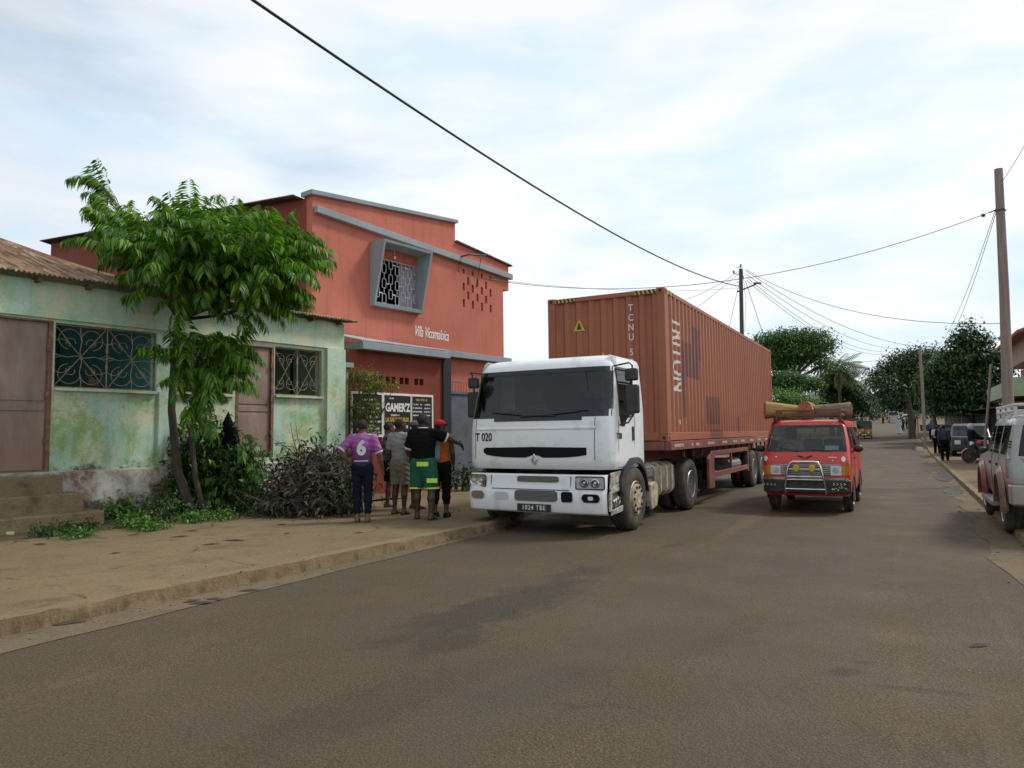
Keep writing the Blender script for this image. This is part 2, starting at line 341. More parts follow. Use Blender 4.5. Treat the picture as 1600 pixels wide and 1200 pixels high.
t.set(Base_Color=base, Roughness=t.ramp(t.noise(1.2, 5), (.3, .62), (.7, .85))); t.b.inputs['Specular IOR Level'].default_value = .28
t.bump(t.math('ADD', vo.outputs['Distance'], t.noise(80, 4, .7)), .8, .009); m_asph = t.m

KERB_R = 1.37
kerbL = lambda s: -6.70+.068*s if s < 10.3 else -6.0-.25*min(3, s-10.3)
tag(strip('ground', seq(-60, 30, 30)+seq(38, 70, 4)+[100, 200, 420, 900, 1800], lambda s: -900, lambda s: 900, -.03, m_dirt, 40), kind='structure')
strip('road', seq(-20, 38, 2)+seq(40, 62, 2)+seq(70, 420, 14), lambda s: -8.5 if s < 12 else -6.9-.25*math.sin(s*.35), lambda s: KERB_R+.02, .004, m_asph, 8)
# raised footway on the left with its worn kerb, gutter apron in front of it
pz = lambda s: .15 if s < 11.5 else max(.05, .15-.035*(s-11.5))
strip('pavement', seq(-20, 11, 1)+seq(11.5, 40, 1.5), lambda s: -22, lambda s: kerbL(s)-.14 if s < 13 else -6.9, pz, m_pave, 24)
t = NT('worn_kerb'); xyz = t.sep()
c = t.ramp(t.noise(1.6, 6, .65), (.35, (.18, .12, .06)), (.65, (.24, .17, .092))); st = t.ramp(t.noise(7, 7, .72, stretch=(1, 1, .35)), (.46, 0.), (.62, .95)); c = t.mix(st, c, (.095, .062, .034))
c = t.mix(t.ramp(xyz[2], (.06, 0.), (.14, .7)), c, (.20, .145, .08)); t.set(Base_Color=c, Roughness=.95); t.bump(t.noise(26, 6, .7), .8, .02); m_kerb = t.m
m_ = MB(); rows = []
for i, s in enumerate(seq(-20, 13.2, .14)):
    o = kerbL(s); j = lambda a: random.uniform(-a, a); ch = max(0, math.sin(s*2.1)*math.sin(s*5.3)-.4)*.03
    gap_ = .012 if i % 7 == 0 else 0; rows.append([so(s, o-.15, .153), so(s, o-.03-ch*1.6+j(.006)-gap_, .156+j(.003)-ch*.5), so(s, o-.004-ch+j(.012)-gap_, .143-ch*1.2+j(.007)), so(s, o+j(.012)-gap_, .08+j(.012)), so(s, o+.015+j(.012), .0)])
m_.rings(rows, caps=False, closed=False); tag(m_.build('kerb', m_kerb, smooth=28), kind='structure')
m_gut = ground_mat('gutter_apron', (.125, .095, .060), (.175, .135, .088), (.10, .075, .046))
strip('gutter', seq(-20, 12, .3), lambda s: kerbL(s), lambda s: kerbL(s)+max(.12, .62-.052*max(0, s-1)), .009, m_gut, 2, jit=.018)
# right side: kerb, silted gutter, verge
m_silt = ground_mat('gutter_silt', (.135, .10, .062), (.185, .135, .082), (.085, .07, .052))
strip('gutter', seq(-10, 75, .5), lambda s: KERB_R-.40-.08*math.sin(s*.7)-.07*math.sin(s*1.9+1), lambda s: KERB_R+.01, .010, m_silt, 3, jit=.05)
m_ = MB(); m_.rings([[so(s, KERB_R+random.uniform(-.012, .012), .0), so(s, KERB_R+.015, .105+random.uniform(-.015, .01)), so(s, KERB_R+.15, .115), so(s, KERB_R+.15, .0)] for s in seq(-10, 76, .4)], caps=False, closed=False)
tag(m_.build('kerb', m_kerb, smooth=50), kind='structure')
strip('verge', seq(-20, 80, 2)+seq(90, 420, 20), lambda s: KERB_R+.14 if s < 77 else KERB_R+.02, lambda s: 9.5, lambda s: .10 if s < 77 else .02, m_dirt, 6)
m_wet = M('wet_mud', (.075, .058, .042), .22, var=.3)
for (px, py, a, b) in ((1475, 745, 2.4, .30), (1490, 768, 1.2, .22), (1434, 706, 3.0, .35)):
    q = gp(px, py); s0, o0 = q.dot(D), q.dot(N); m_ = MB(); m_.add([so(s0+a*math.cos(k*.35)*(1+.12*math.sin(k*.7+1)), min(KERB_R-.01, o0+b*math.sin(k*.35)*(1+.2*math.sin(k*.7))), .014) for k in range(18)], [tuple(range(18))])
    tag(m_.build('puddle', m_wet), kind='structure')

# ================================================================ GREEN PLASTER SHOP HOUSE
def plaster(name, up, lo, patch1, patch2, mild=True, z0=.9):
    t = NT(name); z = t.sep()[2]
    big = t.noise(.8, 6, .62); c = t.mix(t.lin(z, 2.45, 3.2) if up != lo else 0., lo, up)
    c = t.mix(t.ramp(big, (.40, 0.), (.66, .6)), c, tuple(x*.85 for x in lo))
    f1 = t.ramp(t.noise(1.0, 12, .80, dist=.35), (.43, 0.), (.54, .92)); c = t.mix(f1, c, patch1)
    f2 = t.ramp(t.noise(1.5, 12, .80, stretch=(1, 1, .55), dist=.3), (.47, 0.), (.58, .75)); c = t.mix(f2, c, patch2)
    f3 = t.ramp(t.noise(2.5, 6, .7, stretch=(1.2, 1, .7)), (.62, 0.), (.70, .75)); c = t.mix(f3, c, (.44, .30, .15))
    f4 = t.ramp(t.noise(1.1, 5, .6, stretch=(3.5, 1, .35)), (.55, 0.), (.75, .4)); c = t.mix(f4, c, (.16, .24, .10))
    if mild:   # black mildew creeping up from the plinth and grey run-off streaks
        h = t.math('SUBTRACT', t.math('MULTIPLY', t.noise(1.7, 8, .75), 2.2), t.math('MULTIPLY', t.math('SUBTRACT', z, z0), 1.5))
        c = t.mix(t.ramp(h, (.75, 0.), (1.15, .85)), c, (.045, .042, .032))
        st_ = t.ramp(t.noise(3.2, 6, .7, stretch=(2.2, 1, .16)), (.60, 0.), (.78, .38)); c = t.mix(st_, c, (.10, .11, .08))
    c = t.mix(.5, c, t.ramp(t.noise(22, 6, .7), (.3, (.8,)*3), (.7, (1.12,)*3)), 'MULTIPLY')
    t.set(Base_Color=c, Roughness=.9); t.b.inputs['Specular IOR Level'].default_value = .25; t.bump(t.math('ADD', t.noise(9, 6, .7), t.math('MULTIPLY', t.noise(60, 4), .4)), .35, .015); return t.m
m_green = plaster('peeling_green_plaster', (.42, .66, .48), (.29, .43, .17), (.68, .66, .48), (.42, .66, .60))
m_plinth = plaster('mildewed_plinth', (.50, .48, .41), (.50, .48, .41), (.20, .13, .08), (.58, .57, .52), True, .30)
m_step = ground_mat('stained_concrete_step', (.19, .145, .085), (.28, .215, .125), (.075, .06, .042))
t = NT('faded_brown_door'); c = t.ramp(t.noise(1.4, 6, .65, stretch=(2, 2, .7)), (.3, (.20, .142, .116)), (.7, (.36, .265, .215)))
c = t.mix(t.ramp(t.noise(3, 6, .7, stretch=(3, 3, .5)), (.55, 0.), (.8, .6)), c, (.17, .115, .09)); c = t.mix(t.math('SUBTRACT', .6, t.math('MULTIPLY', t.lin(t.sep()[2], 1.0, 2.0), .6)), c, (.26, .14, .09))
t.set(Base_Color=c, Roughness=.7); t.bump(t.noise(14, 5), .12, .01); m_door = t.m
m_frame = M('rusty_door_frame', (.26, .14, .085), .75, var=.3, scale=6, dirt=((.12, .06, .035), .5, 8))
m_iron = M('cream_painted_iron', (.30, .26, .17), .55, var=.2, scale=10, dirt=((.22, .11, .05), .4, 14))
m_teal = M('teal_interior_paint', (.10, .32, .30), .8, var=.15)
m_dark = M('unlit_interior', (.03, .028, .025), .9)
def rust_roof(name, a, b, c_, pitch=.09):
    t = NT(name); c = t.ramp(t.noise(.8, 7, .68, stretch=(1, .35, 1)), (.3, a), (.5, b), (.72, c_)); c = t.mix(t.ramp(t.noise(3.5, 7, .75, stretch=(2.5, .16, .3)), (.44, 0.), (.58, .9)), c, tuple(x*.42 for x in a)); c = t.mix(t.ramp(t.noise(4.5, 6, .7, stretch=(2.2, .12, .3)), (.56, 0.), (.64, .85)), c, tuple(min(.8, x*1.45) for x in c_))
    t.set(Base_Color=c, Roughness=.8); t.b.inputs['Specular IOR Level'].default_value = .3; t.bump(t.noise(20, 5), .2, .01); return t.m
m_rust = rust_roof('rusted_corrugated_iron', (.26, .13, .065), (.36, .23, .13), (.45, .36, .25))
m_rustd = rust_roof('dark_rusted_sheet', (.09, .055, .04), (.14, .08, .055), (.19, .12, .08))
def corrug(mb, A, B, C_, Dd, pitch=.076, amp=.018, thick=.004):
    """corrugated sheet with eave A-B and upper edge D-C; ridges run from eave to top"""
    A, B, C_, Dd = map(Vector, (A, B, C_, Dd)); n = max(8, int((B-A).length/pitch*4)); up = (B-A).cross(Dd-A).normalized()
    if up.z < 0: up = -up
    lo = []; hi = []
    for i in range(n+1):
        k = i/n; w_ = up*amp*math.sin(i*math.pi/2); lo.append(A.lerp(B, k)+w_); hi.append(Dd.lerp(C_, k)+w_)
    m2 = [a.lerp(b, .5) for a, b in zip(lo, hi)]
    rs = [lo, m2, hi, [p-up*thick*4 for p in hi], [p-up*thick*4 for p in lo]]
    mb.rings(rs, caps=False, closed=False); mb.rings([rs[4], rs[0]], caps=False, closed=False)

gh = thing('shop_house', 'low green plaster shop house with peeling paint, brown metal doors and a rusty roof', 'house', P0, RB)
ZT, WB = 4.33, 7.56
dA, dB = (-.45, 1.20, 1.0, 3.66), (4.73, 5.60, 1.15, 3.60); wA, wB, wC = (1.27, 3.04, 2.50, 3.64), (3.45, 4.66, 2.50, 3.60), (5.66, 6.93, 2.53, 3.62)
m_ = MB(); m_.panel(-6, WB, 0, 3.70, .05, .30, [dA, dB, wA, wB, wC, (-5.2, -3.4, 1.0, 3.66)]); m_.panel(-6, WB, 3.70, ZT, 0, .30); m_.box(-6, WB-.02, .10, .28, ZT-.01, 4.50); m_.panel(7.02, WB, 1.0, 3.70, -.06, .05)
m_.box(3.08, 3.16, .0, .05, 1.1, 2.5)
m_.box(WB-.25, WB, .30, 5.2, 0, 4.5)
m_.build('wall', m_green, gh)
m_ = MB(); rng = random.Random(3)
xs = [-.2+.24*i for i in range(33)]
m_.rings([[(x, -.09-rng.uniform(0, .03), -.05), (x, -.075-rng.uniform(0, .03), .6), (x, -.05-rng.uniform(0, .03), 1.02+rng.uniform(-.03, .03)), (x, .05, 1.05)] for x in xs], caps=False, closed=False); m_.build('plinth', m_plinth, gh, smooth=60)
m_ = MB(); m_.box(-6, WB-.25, 4.9, 5.2, 0, 5.3); m_.box(-6, -5.8, .3, 4.9, 0, 4.4); m_.box(3.1, 3.3, .3, 4.9, 0, 4.3); m_.box(-5.8, WB-.25, .3, 4.9, .95, 1.0); m_.build('room_wall', m_teal, gh)
def metal_door(d, parent):
    x0, x1, z0, z1 = d; m_ = MB(); 
    for a, b in ((x0, (x0+x1)/2), ((x0+x1)/2, x1)) if x1-x0 > 1.2 else ((x0, x1),):
        m_.box(a+.03, b-.012, .10, .13, z0+.02, z1-.03); H_ = z1-z0
        for u, v in ((.03, .385), (.41, .455), (.475, .97)): m_.box(a+.07, b-.05, .085, .10, z0+H_*u, z0+H_*v)
    lf = m_.build('door', m_door, parent, bevel=.006); f = MB()
    f.box(x0-.01, x0+.03, .035, .2, z0, z1); f.box(x1-.03, x1+.035, .035, .2, z0, z1); f.box(x0+.03, x1-.03, .04, .2, z1-.03, z1); f.build('frame', m_frame, lf)
    h = MB()
    for zz in (.2, .5, .8): h.box(x1-.055, x1-.005, .02, .06, z0+(z1-z0)*zz, z0+(z1-z0)*zz+.10)
    h.build('hinge', m_frame, lf); return lf
metal_door(dA, gh); metal_door(dB, gh); metal_door((-5.2, -3.4, 1.0, 3.66), gh)
def arc(cx, cz, r, a0, a1, n=14): return [(cx+r*math.cos(R(a0+(a1-a0)*i/n)), 0, cz+r*math.sin(R(a0+(a1-a0)*i/n))) for i in range(n+1)]
def grille(w_, parent, nb, y=.12):
    x0, x1, z0, z1 = w_; m_ = MB(); bw = (x1-x0)/nb; H_ = z1-z0; off = lambda ps: [(p[0], y, p[2]) for p in ps]; r = .0075
    m_.box(x0, x1, y-.012, y+.012, z0, z0+.03); m_.box(x0, x1, y-.012, y+.012, z1-.03, z1); m_.box(x0, x0+.03, y-.012, y+.012, z0+.03, z1-.03); m_.box(x1-.03, x1, y-.012, y+.012, z0+.03, z1-.03)
    for k in range(nb):
        a = x0+k*bw; b = a+bw; cx, cz = (a+b)/2, (z0+z1)/2
        if k: m_.box(a-.009, a+.009, y-.01, y+.01, z0+.03, z1-.03)
        m_.tube([(a, y+.004, z0), (b, y+.004, z1)], r, 6); m_.tube([(a, y-.004, z1), (b, y-.004, z0)], r, 6)
        if bw > .75:
            wav = lambda n: [.016*math.sin(i*math.pi/2) for i in range(n)]
            m_.tube([(a+bw*i/12, y, cz+.016*math.sin(i*1.57)) for i in range(13)], r, 6); m_.tube([(cx+.016*math.sin(i*1.57), y, z0+H_*i/12) for i in range(13)], r, 6)
        for sx in (-1, 1):
            for sz in (-1, 1):
                rr = min(bw, H_)*.205
                # two scrolls per quarter, curling towards the diagonal
                m_.tube(off([(cx+sx*(rr*1.0+rr*math.cos(R(d_))), 0, cz+sz*(H_*.27+rr*math.sin(R(d_)))) for d_ in range(180, -95, -22)]) if bw > .75 else off([(cx+sx*(bw*.26+rr*1.05*math.cos(R(d_))), 0, cz+sz*(H_*.25+rr*1.05*math.sin(R(d_)))) for d_ in range(250, -60, -24)]), r*.85, 6)
                m_.tube(off([(cx+sx*(rr*.9+rr*.42*math.cos(R(d_))), 0, cz+sz*(H_*.22+rr*.42*math.sin(R(d_)))) for d_ in range(200, -60, -26)]), r*.8, 6)
                if bw > .75: m_.tube(off([(cx+sx*(bw*.36+rr*.8*math.cos(R(d_))), 0, cz+sz*(rr*.85+rr*.8*math.sin(R(d_)))) for d_ in range(-90, 180, 22)]), r*.85, 6)
    return m_.build('window_grille', m_iron, parent)
grille(wA, gh, 2); grille(wB, gh, 2); grille(wC, gh, 2)
m_ = MB(); m_.box(wA[0], wA[1], -.03, .20, wA[2]-.05, wA[2]); m_.box(wB[0], wB[1], -.03, .20, wB[2]-.05, wB[2]); m_.box(wC[0], wC[1]+.02, -.03, .2, wC[2]-.05, wC[2]); m_.build('window_sill', m_green, gh)
rf = MB(); e = -.26; ZR = 6.35
corrug(rf, (-6.5, e, 4.40), (1.6, e, 4.40), (1.7, 4.6, 6.05), (-6.5, 4.6, 6.4)); corrug(rf, (1.58, e, 4.42), (4.3, e, 4.42), (4.3, 4.6, 5.52), (1.68, 4.6, 6.07)); corrug(rf, (4.28, e, 4.40), (7.78, e, 4.40), (7.78, 5.3, 4.95), (4.28, 4.6, 5.50))
rf.build('roof', m_rust, gh)
m_ = MB()
for x in [-5.5+.8*i for i in range(17)]: m_.box(x, x+.06, e+.06, 4.5, 4.28, 4.36)
m_.build('rafter', M('old_timber', (.12, .08, .05), .85, var=.3), gh)
# stair up to the left door: three stained concrete steps
st = thing('doorstep', 'three worn concrete steps below the brown door with no tree before it', 'steps', P0, RB); m_ = MB()
for a, z1, x1 in ((.95, .40, 1.75), (.64, .70, 1.55), (.33, 1.0, 1.33)):
    m_.box(-6, x1, -a, -.12, -.05, z1)
m_.build('step', m_step, st, bevel=.025)

# ================================================================ PINK TWO-STOREY VILLA
OV = -2.5; vil = thing('villa', 'terracotta pink two-storey villa with a slanted grey window box and a stepped parapet', 'house', P0-NB*2.5, RB)
def paint(name, a, streak, k=.35):
    t = NT(name); c = t.ramp(t.noise(.7, 6, .6), (.3, tuple(x*.88 for x in a)), (.7, tuple(x*1.08 for x in a)))
    c = t.mix(t.ramp(t.noise(2.6, 6, .7, stretch=(1.6, 1.6, .14)), (.5, 0.), (.78, k)), c, streak); c = t.mix(t.ramp(t.noise(4, 6, .7), (.58, 0.), (.75, .3)), c, tuple(min(.9, x*1.25) for x in a))
    t.set(Base_Color=c, Roughness=.85); t.b.inputs['Specular IOR Level'].default_value = .25; t.bump(t.noise(26, 6, .7), .25, .012); return t.m
m_pink = paint('terracotta_pink_paint', (.51, .160, .110), (.28, .085, .06), .6); m_red = paint('dark_red_wall', (.225, .056, .036), (.11, .036, .026), .5); m_trim = paint('grey_trim_paint', (.29, .325, .35), (.15, .17, .18), .5); m_trimd = paint('dark_grey_paint', (.035, .038, .042), (.02, .022, .025))
xL, xR = 8.45, 17.08
h0, h1 = 10.55, 12.62; wz0, wz1 = 5.50, 7.45
# holes of the ventilation block: staggered columns
vh = []
tv = [bt(560+x/6.667, 350+640/6.667, OV)[0] for x in (1098, 1145, 1192, 1240, 1287, 1330, 1376)]
ztop = [7.30, 7.02, 7.30, 7.02, 7.30, 7.02, 7.30]
for k, x in enumerate(tv):
    zs_ = (7.28, 6.78, 6.20) if k % 2 == 0 else (7.02, 6.50)
    for i, z in enumerate(zs_): vh.append((x-.055, x+.055, z-.15+(.1 if (i == 0 and k % 2 == 0) else 0), z+.13))
gw = (h0+.085, h1-.085, wz0+.15, wz1-.38)
m_ = MB(); m_.panel(xL, xR, 0, 7.40, 0, .25, vh+[gw])
zl = lambda x, a=bt(490, 322, OV), b=bt(797, 430, OV): a[1]+(b[1]-a[1])*(x-a[0])/(b[0]-a[0])       # strip line (top)
p_ = [bt(488, 304, OV), bt(711, 348, OV), bt(711, 378, OV), bt(797, 416, OV)]
m_.prism([(xL, 7.40), (xR, 7.40), (xR, p_[3][1]+.05), (p_[2][0], p_[2][1]), (p_[1][0], p_[1][1]), (xL, p_[0][1])], 0, .25)
m_.prism([(xR, 7.02), (17.42, 7.02), (17.42, p_[3][1]), (xR, p_[3][1]+.05)], .0, .25)
yb = 18.6; zb = 10.35
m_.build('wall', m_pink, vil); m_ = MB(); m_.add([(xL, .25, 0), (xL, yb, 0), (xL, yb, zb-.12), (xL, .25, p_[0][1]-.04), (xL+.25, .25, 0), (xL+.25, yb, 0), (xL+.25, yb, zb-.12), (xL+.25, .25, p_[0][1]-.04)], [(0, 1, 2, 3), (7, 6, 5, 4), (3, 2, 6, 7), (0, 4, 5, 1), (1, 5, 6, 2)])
m_.build('side_wall', m_red, vil); m_ = MB(); m_.box(xR-.25, xR, .25, yb, 0, 7.6); m_.box(xL+.25, xR-.25, yb-.25, yb, 0, 7.6)  # side wall takes the porch's darker red instead of the facade pink
m_.build('back_wall', m_pink, vil)
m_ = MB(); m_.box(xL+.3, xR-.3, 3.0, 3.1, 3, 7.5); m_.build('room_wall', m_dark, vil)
m_ = MB(); m_.hexa([(xL+.05, -.16, zl(xL)-.2), (17.50, -.16, zl(17.5)-.2), (17.50, -.003, zl(17.5)-.2), (xL+.05, -.003, zl(xL)-.2)], [(xL+.05, -.16, zl(xL)), (17.5, -.16, zl(17.5)), (17.5, -.003, zl(17.5)), (xL+.05, -.003, zl(xL))])
m_.hexa([(xL-.1, -.10, p_[0][1]-.02), (p_[1][0]+.06, -.10, p_[1][1]-.02), (p_[1][0]+.06, .4, p_[1][1]-.02), (xL-.1, .4, p_[0][1]-.02)], [(xL-.1, -.10, p_[0][1]+.12), (p_[1][0]+.06, -.10, p_[1][1]+.10), (p_[1][0]+.06, .4, p_[1][1]+.10), (xL-.1, .4, p_[0][1]+.12)])
m_.build('cornice', m_trim, vil, bevel=.015)
m_ = MB(); corrug(m_, (xL-.35, .42, p_[0][1]+.0), (xL-.35, yb+.3, zb), (xR, yb+.3, zb-1.6), (xR, .42, 7.5)); m_.build('roof', m_rustd, vil)
m_ = MB(); m_.hexa([(p_[2][0], -.1, p_[2][1]), (17.55, -.1, p_[3][1]-.02), (17.55, .5, p_[3][1]-.02), (p_[2][0], .5, p_[2][1])], [(p_[2][0], -.1, p_[2][1]+.05), (17.55, -.1, p_[3][1]+.03), (17.55, .5, p_[3][1]+.03), (p_[2][0], .5, p_[2][1]+.05)]); m_.build('roof_edge', m_rustd, vil)
# slanted box window
bx = MB(); T_ = .075; pt, pb = -.66, -.20
def wbar(a, b, c, d): bx.hexa(a, b)
F = lambda x, z, dy=0: (x, pb+(pt-pb)*(z-wz0)/(wz1-wz0)+dy, z)
for (xa, xb) in ((h0, h0+T_), (h1-T_, h1)): bx.hexa([F(xa, wz0), F(xb, wz0), F(xb, wz1), F(xa, wz1)], [(xa, .0-.003, wz0), (xb, -.003, wz0), (xb, -.003, wz1), (xa, -.003, wz1)])
for (za, zb_) in ((wz0, wz0+T_+.04), (wz1-T_, wz1)): bx.hexa([F(h0+T_, za, .002), F(h1-T_, za, .002), F(h1-T_, zb_, .002), F(h0+T_, zb_, .002)], [(h0+T_, -.003, za), (h1-T_, -.003, za), (h1-T_, -.003, zb_), (h0+T_, -.003, zb_)])
for (xa, xb) in ((gw[0]+.002, gw[0]+.014), (gw[1]-.014, gw[1]-.002)): bx.box(xa, xb, -.008, .24, gw[2]+.015, gw[3]-.002)
bx.box(gw[0]+.002, gw[1]-.002, -.008, .24, gw[2]+.002, gw[2]+.014)
wf = bx.build('window_box', m_trim, vil, bevel=.01)
g = MB(); m_wh = M('white_painted_iron', (.62, .64, .66), .5); x0, x1, z0, z1 = gw; g.box(x0, x1, .04, .06, z0, z0+.03); g.box(x0, x1, .04, .06, z1-.03, z1)
nC = 7; cw = (x1-x0)/nC
for k in range(nC+1):
    x = x0+k*cw
    for j in range(3):
        zc = z0+(j+.5)*(z1-z0)/3+(.1 if k % 2 else -.06); a_, b_ = cw*.28, (z1-z0)/3*.30
        ring = [(x+a_*math.copysign(1, math.cos(t_))*min(1, abs(math.cos(t_))*1.7), .05, zc+b_*math.copysign(1, math.sin(t_))*min(1, abs(math.sin(t_))*1.35)) for t_ in (2*math.pi*i/12 for i in range(13))]
        g.tube(ring, .011, 5, False); g.tube([(x, .05, zc+b_), (x, .05, zc+b_+(z1-z0)/3*.4)], .011, 5)
        if (k+j) % 2: g.box(x+a_, x+cw-a_, .045, .055, zc-.02, zc+.02)
g.build('window_grille', m_wh, wf)
cu = MB(); n_ = 22
cu.rings([[(x0+(x1-x0)*(.66+.33*i/n_), .16+.025*math.sin(i*1.6), z) for i in range(n_+1)] for z in (z0, z1)], caps=False, closed=False); cu.build('curtain', M('lilac_curtain', (.42, .36, .40), .9), wf, smooth=60)
lb = MB(); lb.tube([((x0+x1)/2-.15, -.15, wz1-T_), ((x0+x1)/2-.15, -.15, wz1-.28)], .008, 6); lb.ball(((x0+x1)/2-.15, -.15, wz1-.33), .045, .045, .06); lb.build('light_bulb', m_wh, wf)
# painted name (script lettering)
a = bt(645, 506, OV); b = bt(695, 520, OV)
text('painted_name', 'Villa Vicomaloica', .50, M('white_sign_paint', (.8, .8, .78), .7), vil, basis((12.36+.86, -.006, 4.93+.0), (1, 0, -.015), (0, 0, 1)), .002, .52, .42, .93, bold=.002)
# lower canopy strip at the back and a cable bracket by the cornice
m_ = MB(); m_.box(13.6, xR+.1, -.30, -.003, 4.20, 4.40); m_.build('canopy', m_trim, vil, bevel=.01)
m_ = MB(); q = bt(712, 403, OV); m_.tube([(q[0], -.05, q[1]), (q[0]+.3, -.35, q[1]+.12), (q[0]+1.1, -.45, q[1]+.22)], .03, 6); m_.tube([(q[0]+.1, -.1, q[1]), (q[0]+.05, -.08, q[1]-.5)], .012, 5); m_.tube([(q[0]+1.0, -.3, q[1]+.1), (q[0]+1.0, -.06, q[1]-.9)], .012, 5); m_.build('cable_bracket', M('black_iron', (.03, .03, .03), .6), vil)

# ================================================================ PORCH WALL, CANOPY, GATE, SIGN
OP = -.3; por = thing('porch', 'dark red porch wall with a row of vent holes under a grey flat canopy', 'porch', P0-NB*.3, RB)
zc_ = 3.86; vs = []
for k, px in enumerate((590, 610, 631, 654)):
    tq, zq = bt(px, 588+(k)*1.4, OP)
    for dx in (-.16, .04): vs.append((tq+dx, tq+dx+.15, 2.98, 3.16))
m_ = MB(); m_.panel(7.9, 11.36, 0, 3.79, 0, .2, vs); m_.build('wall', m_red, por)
m_ = MB()
for h in vs: m_.hexa([(h[0], .02, h[2]), (h[1], .02, h[2]), (h[1], .06, h[3]-.02), (h[0], .06, h[3]-.02)], [(h[0], .12, h[2]), (h[1], .12, h[2]), (h[1], .16, h[3]-.02), (h[0], .16, h[3]-.02)]) if False else m_.box(h[0]+.002, h[1]-.002, .14, .18, h[2]+.002, h[3]-.002)
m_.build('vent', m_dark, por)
m_ = MB(); m_.box(11.36, 11.70, -.06, .28, 0, 3.79); m_.build('pillar', m_trimd, por, bevel=.01)
ca = bt(567, 537, -.05); cb = bt(704, 553, -.05)
m_ = MB(); m_.box(ca[0], cb[0], -.25, 2.15, 3.79, 3.98); m_.build('canopy', m_trim, por, bevel=.012)
m_ = MB(); corrug(m_, (ca[0]-.05, -.22, 4.02), (cb[0]-.1, -.22, 4.02), (cb[0]-.1, 2.1, 4.44), (ca[0]-.05, 2.1, 4.56)); m_.build('roof', M('zinc_sheet', (.62, .64, .66), .45, .3), por)
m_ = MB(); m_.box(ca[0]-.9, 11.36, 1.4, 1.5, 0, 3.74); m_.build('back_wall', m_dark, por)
# blue-grey sheet metal gate
gt = thing('gate', 'blue-grey sheet metal gate with a barred top beside the dark pillar', 'gate', P0-NB*.3, RB)
m_gate = M('blue_grey_gate_paint', (.115, .14, .18), .6, var=.12, scale=1.5, dirt=((.09, .09, .09), .4, 4))
m_ = MB(); m_.box(11.74, 13.3, .10, .13, .12, 2.86); m_.box(13.33, 14.9, .10, .13, .12, 2.86); m_.build('door_leaf', m_gate, gt)
m_ = MB(); m_.box(11.74, 14.9, .06, .10, 2.80, 2.88); m_.box(11.74, 14.9, .06, .10, .12, .2)
for i in range(25): m_.cyl((11.8+.128*i, .11, 2.88), (11.8+.128*i, .11, 3.16), .008, n=6)
m_.box(11.74, 14.9, .10, .125, 3.14, 3.17); m_.build('frame', m_gate, gt)
# three-panel black games-room notice on the porch wall
m_blk = M('black_board', (.018, .018, .02), .5); m_wt = M('white_lettering', (.78, .78, .76), .6); m_yl = M('yellow_lettering', (.62, .40, .03), .6)
sg = thing('notice_board', 'black three-panel games room board with white frame and lettering on the red porch wall', 'sign', P0-NB*.3, RB)
cols = [(8.05, 9.02, 1.62, 2.66), (9.10, 10.06, 1.30, 2.66), (10.12, 10.90, 1.62, 2.66)]
for k, (a, b, c, d) in enumerate(cols):
    m_ = MB(); m_.box(a, b, -.03, -.004, c, d); pn = m_.build('board', m_blk, sg)
    f = MB(); f.box(a-.05, b+.05, -.045, -.005, d, d+.06); f.box(a-.05, b+.05, -.045, -.005, c-.06, c); f.box(a-.05, a, -.045, -.005, c, d); f.box(b, b+.05, -.045, -.005, c, d); f.build('frame', m_wt, pn)
def sgt(x, z, s, txt, mat=m_wt, sx=1., sp=1., bold=.0): text('lettering', txt, s, mat, sg, basis((x, -.034, z), (1, 0, 0), (0, 0, 1)), .0015, sx, spacing=sp, bold=bold)
sgt(9.60, 2.33, .30, "GAMER'Z", sx=.72, bold=.012)
sgt(9.58, 2.01, .155, 'LA SALLE DE JEUX', m_yl, .68, bold=.006); sgt(9.62, 1.82, .10, 'Plus de TOURNOIS', sx=.85, bold=.004)
rows_ = MB(); rng = random.Random(5)          # the small print is illegible: broken rows of strokes
def small_print(x0, x1, z, h, fill=1.):
    x = x0
    while x < x1:
        w_ = rng.uniform(.012, .03)
        if rng.random() < .86*fill: rows_.box(x, x+w_*.62, -.0335, -.0305, z-h/2*rng.uniform(.5, 1), z+h/2*rng.uniform(.6, 1))
        x += w_
for z, a, b, h in ((2.52, 8.35, 8.8, .06), (2.30, 8.25, 8.95, .065), (2.20, 8.3, 8.8, .05), (2.08, 8.4, 8.95, .06), (1.96, 8.15, 8.98, .06), (1.86, 8.4, 8.8, .055), (1.77, 8.2, 8.95, .07), (1.68, 8.5, 8.7, .09), (1.68, 8.75, 8.97, .05)): small_print(a, b, z, h)
for k in range(4): small_print(10.16, 10.50, 2.44-.1*k, .045); small_print(10.60, 10.84, 2.44-.1*k, .045)
small_print(9.75, 10.0, 1.55, .07); small_print(9.78, 10.0, 1.42, .07); small_print(9.25, 9.45, 2.58, .05); small_print(9.35, 9.65, 2.13, .06)
rows_.build('small_print', m_wt, sg)
yl_ = rows_ = MB(); small_print(8.5, 8.95, 2.41, .08); small_print(10.28, 10.7, 2.57, .07); rows_.build('small_print', m_yl, sg)
m_ = MB(); m_.lathe([(.075, -.036), (.09, -.036), (.09, -.032), (.075, -.032)], (10.62, 0, 1.86), 'y', 20); m_.ball((10.62, -.034, 1.86), .05, .003, .07); m_.build('badge', m_wt, sg)
# meter box and post in the gap between green house and porch
m_ = MB(); m_.box(0, .16, 0, .14, 0, 3.3); pst = thing('gate_post', 'pale weathered gatepost in the gap between green house and porch', 'post', P0+DB*7.70+NB*(-.2), RB); m_.build('post', M('weathered_concrete', (.3, .27, .19), .9, var=.25, scale=4), pst)
m_ = MB(); m_.box(-.12, .28, -.06, .2, 3.3, 3.42); m_.build('cap', m_trim, pst)
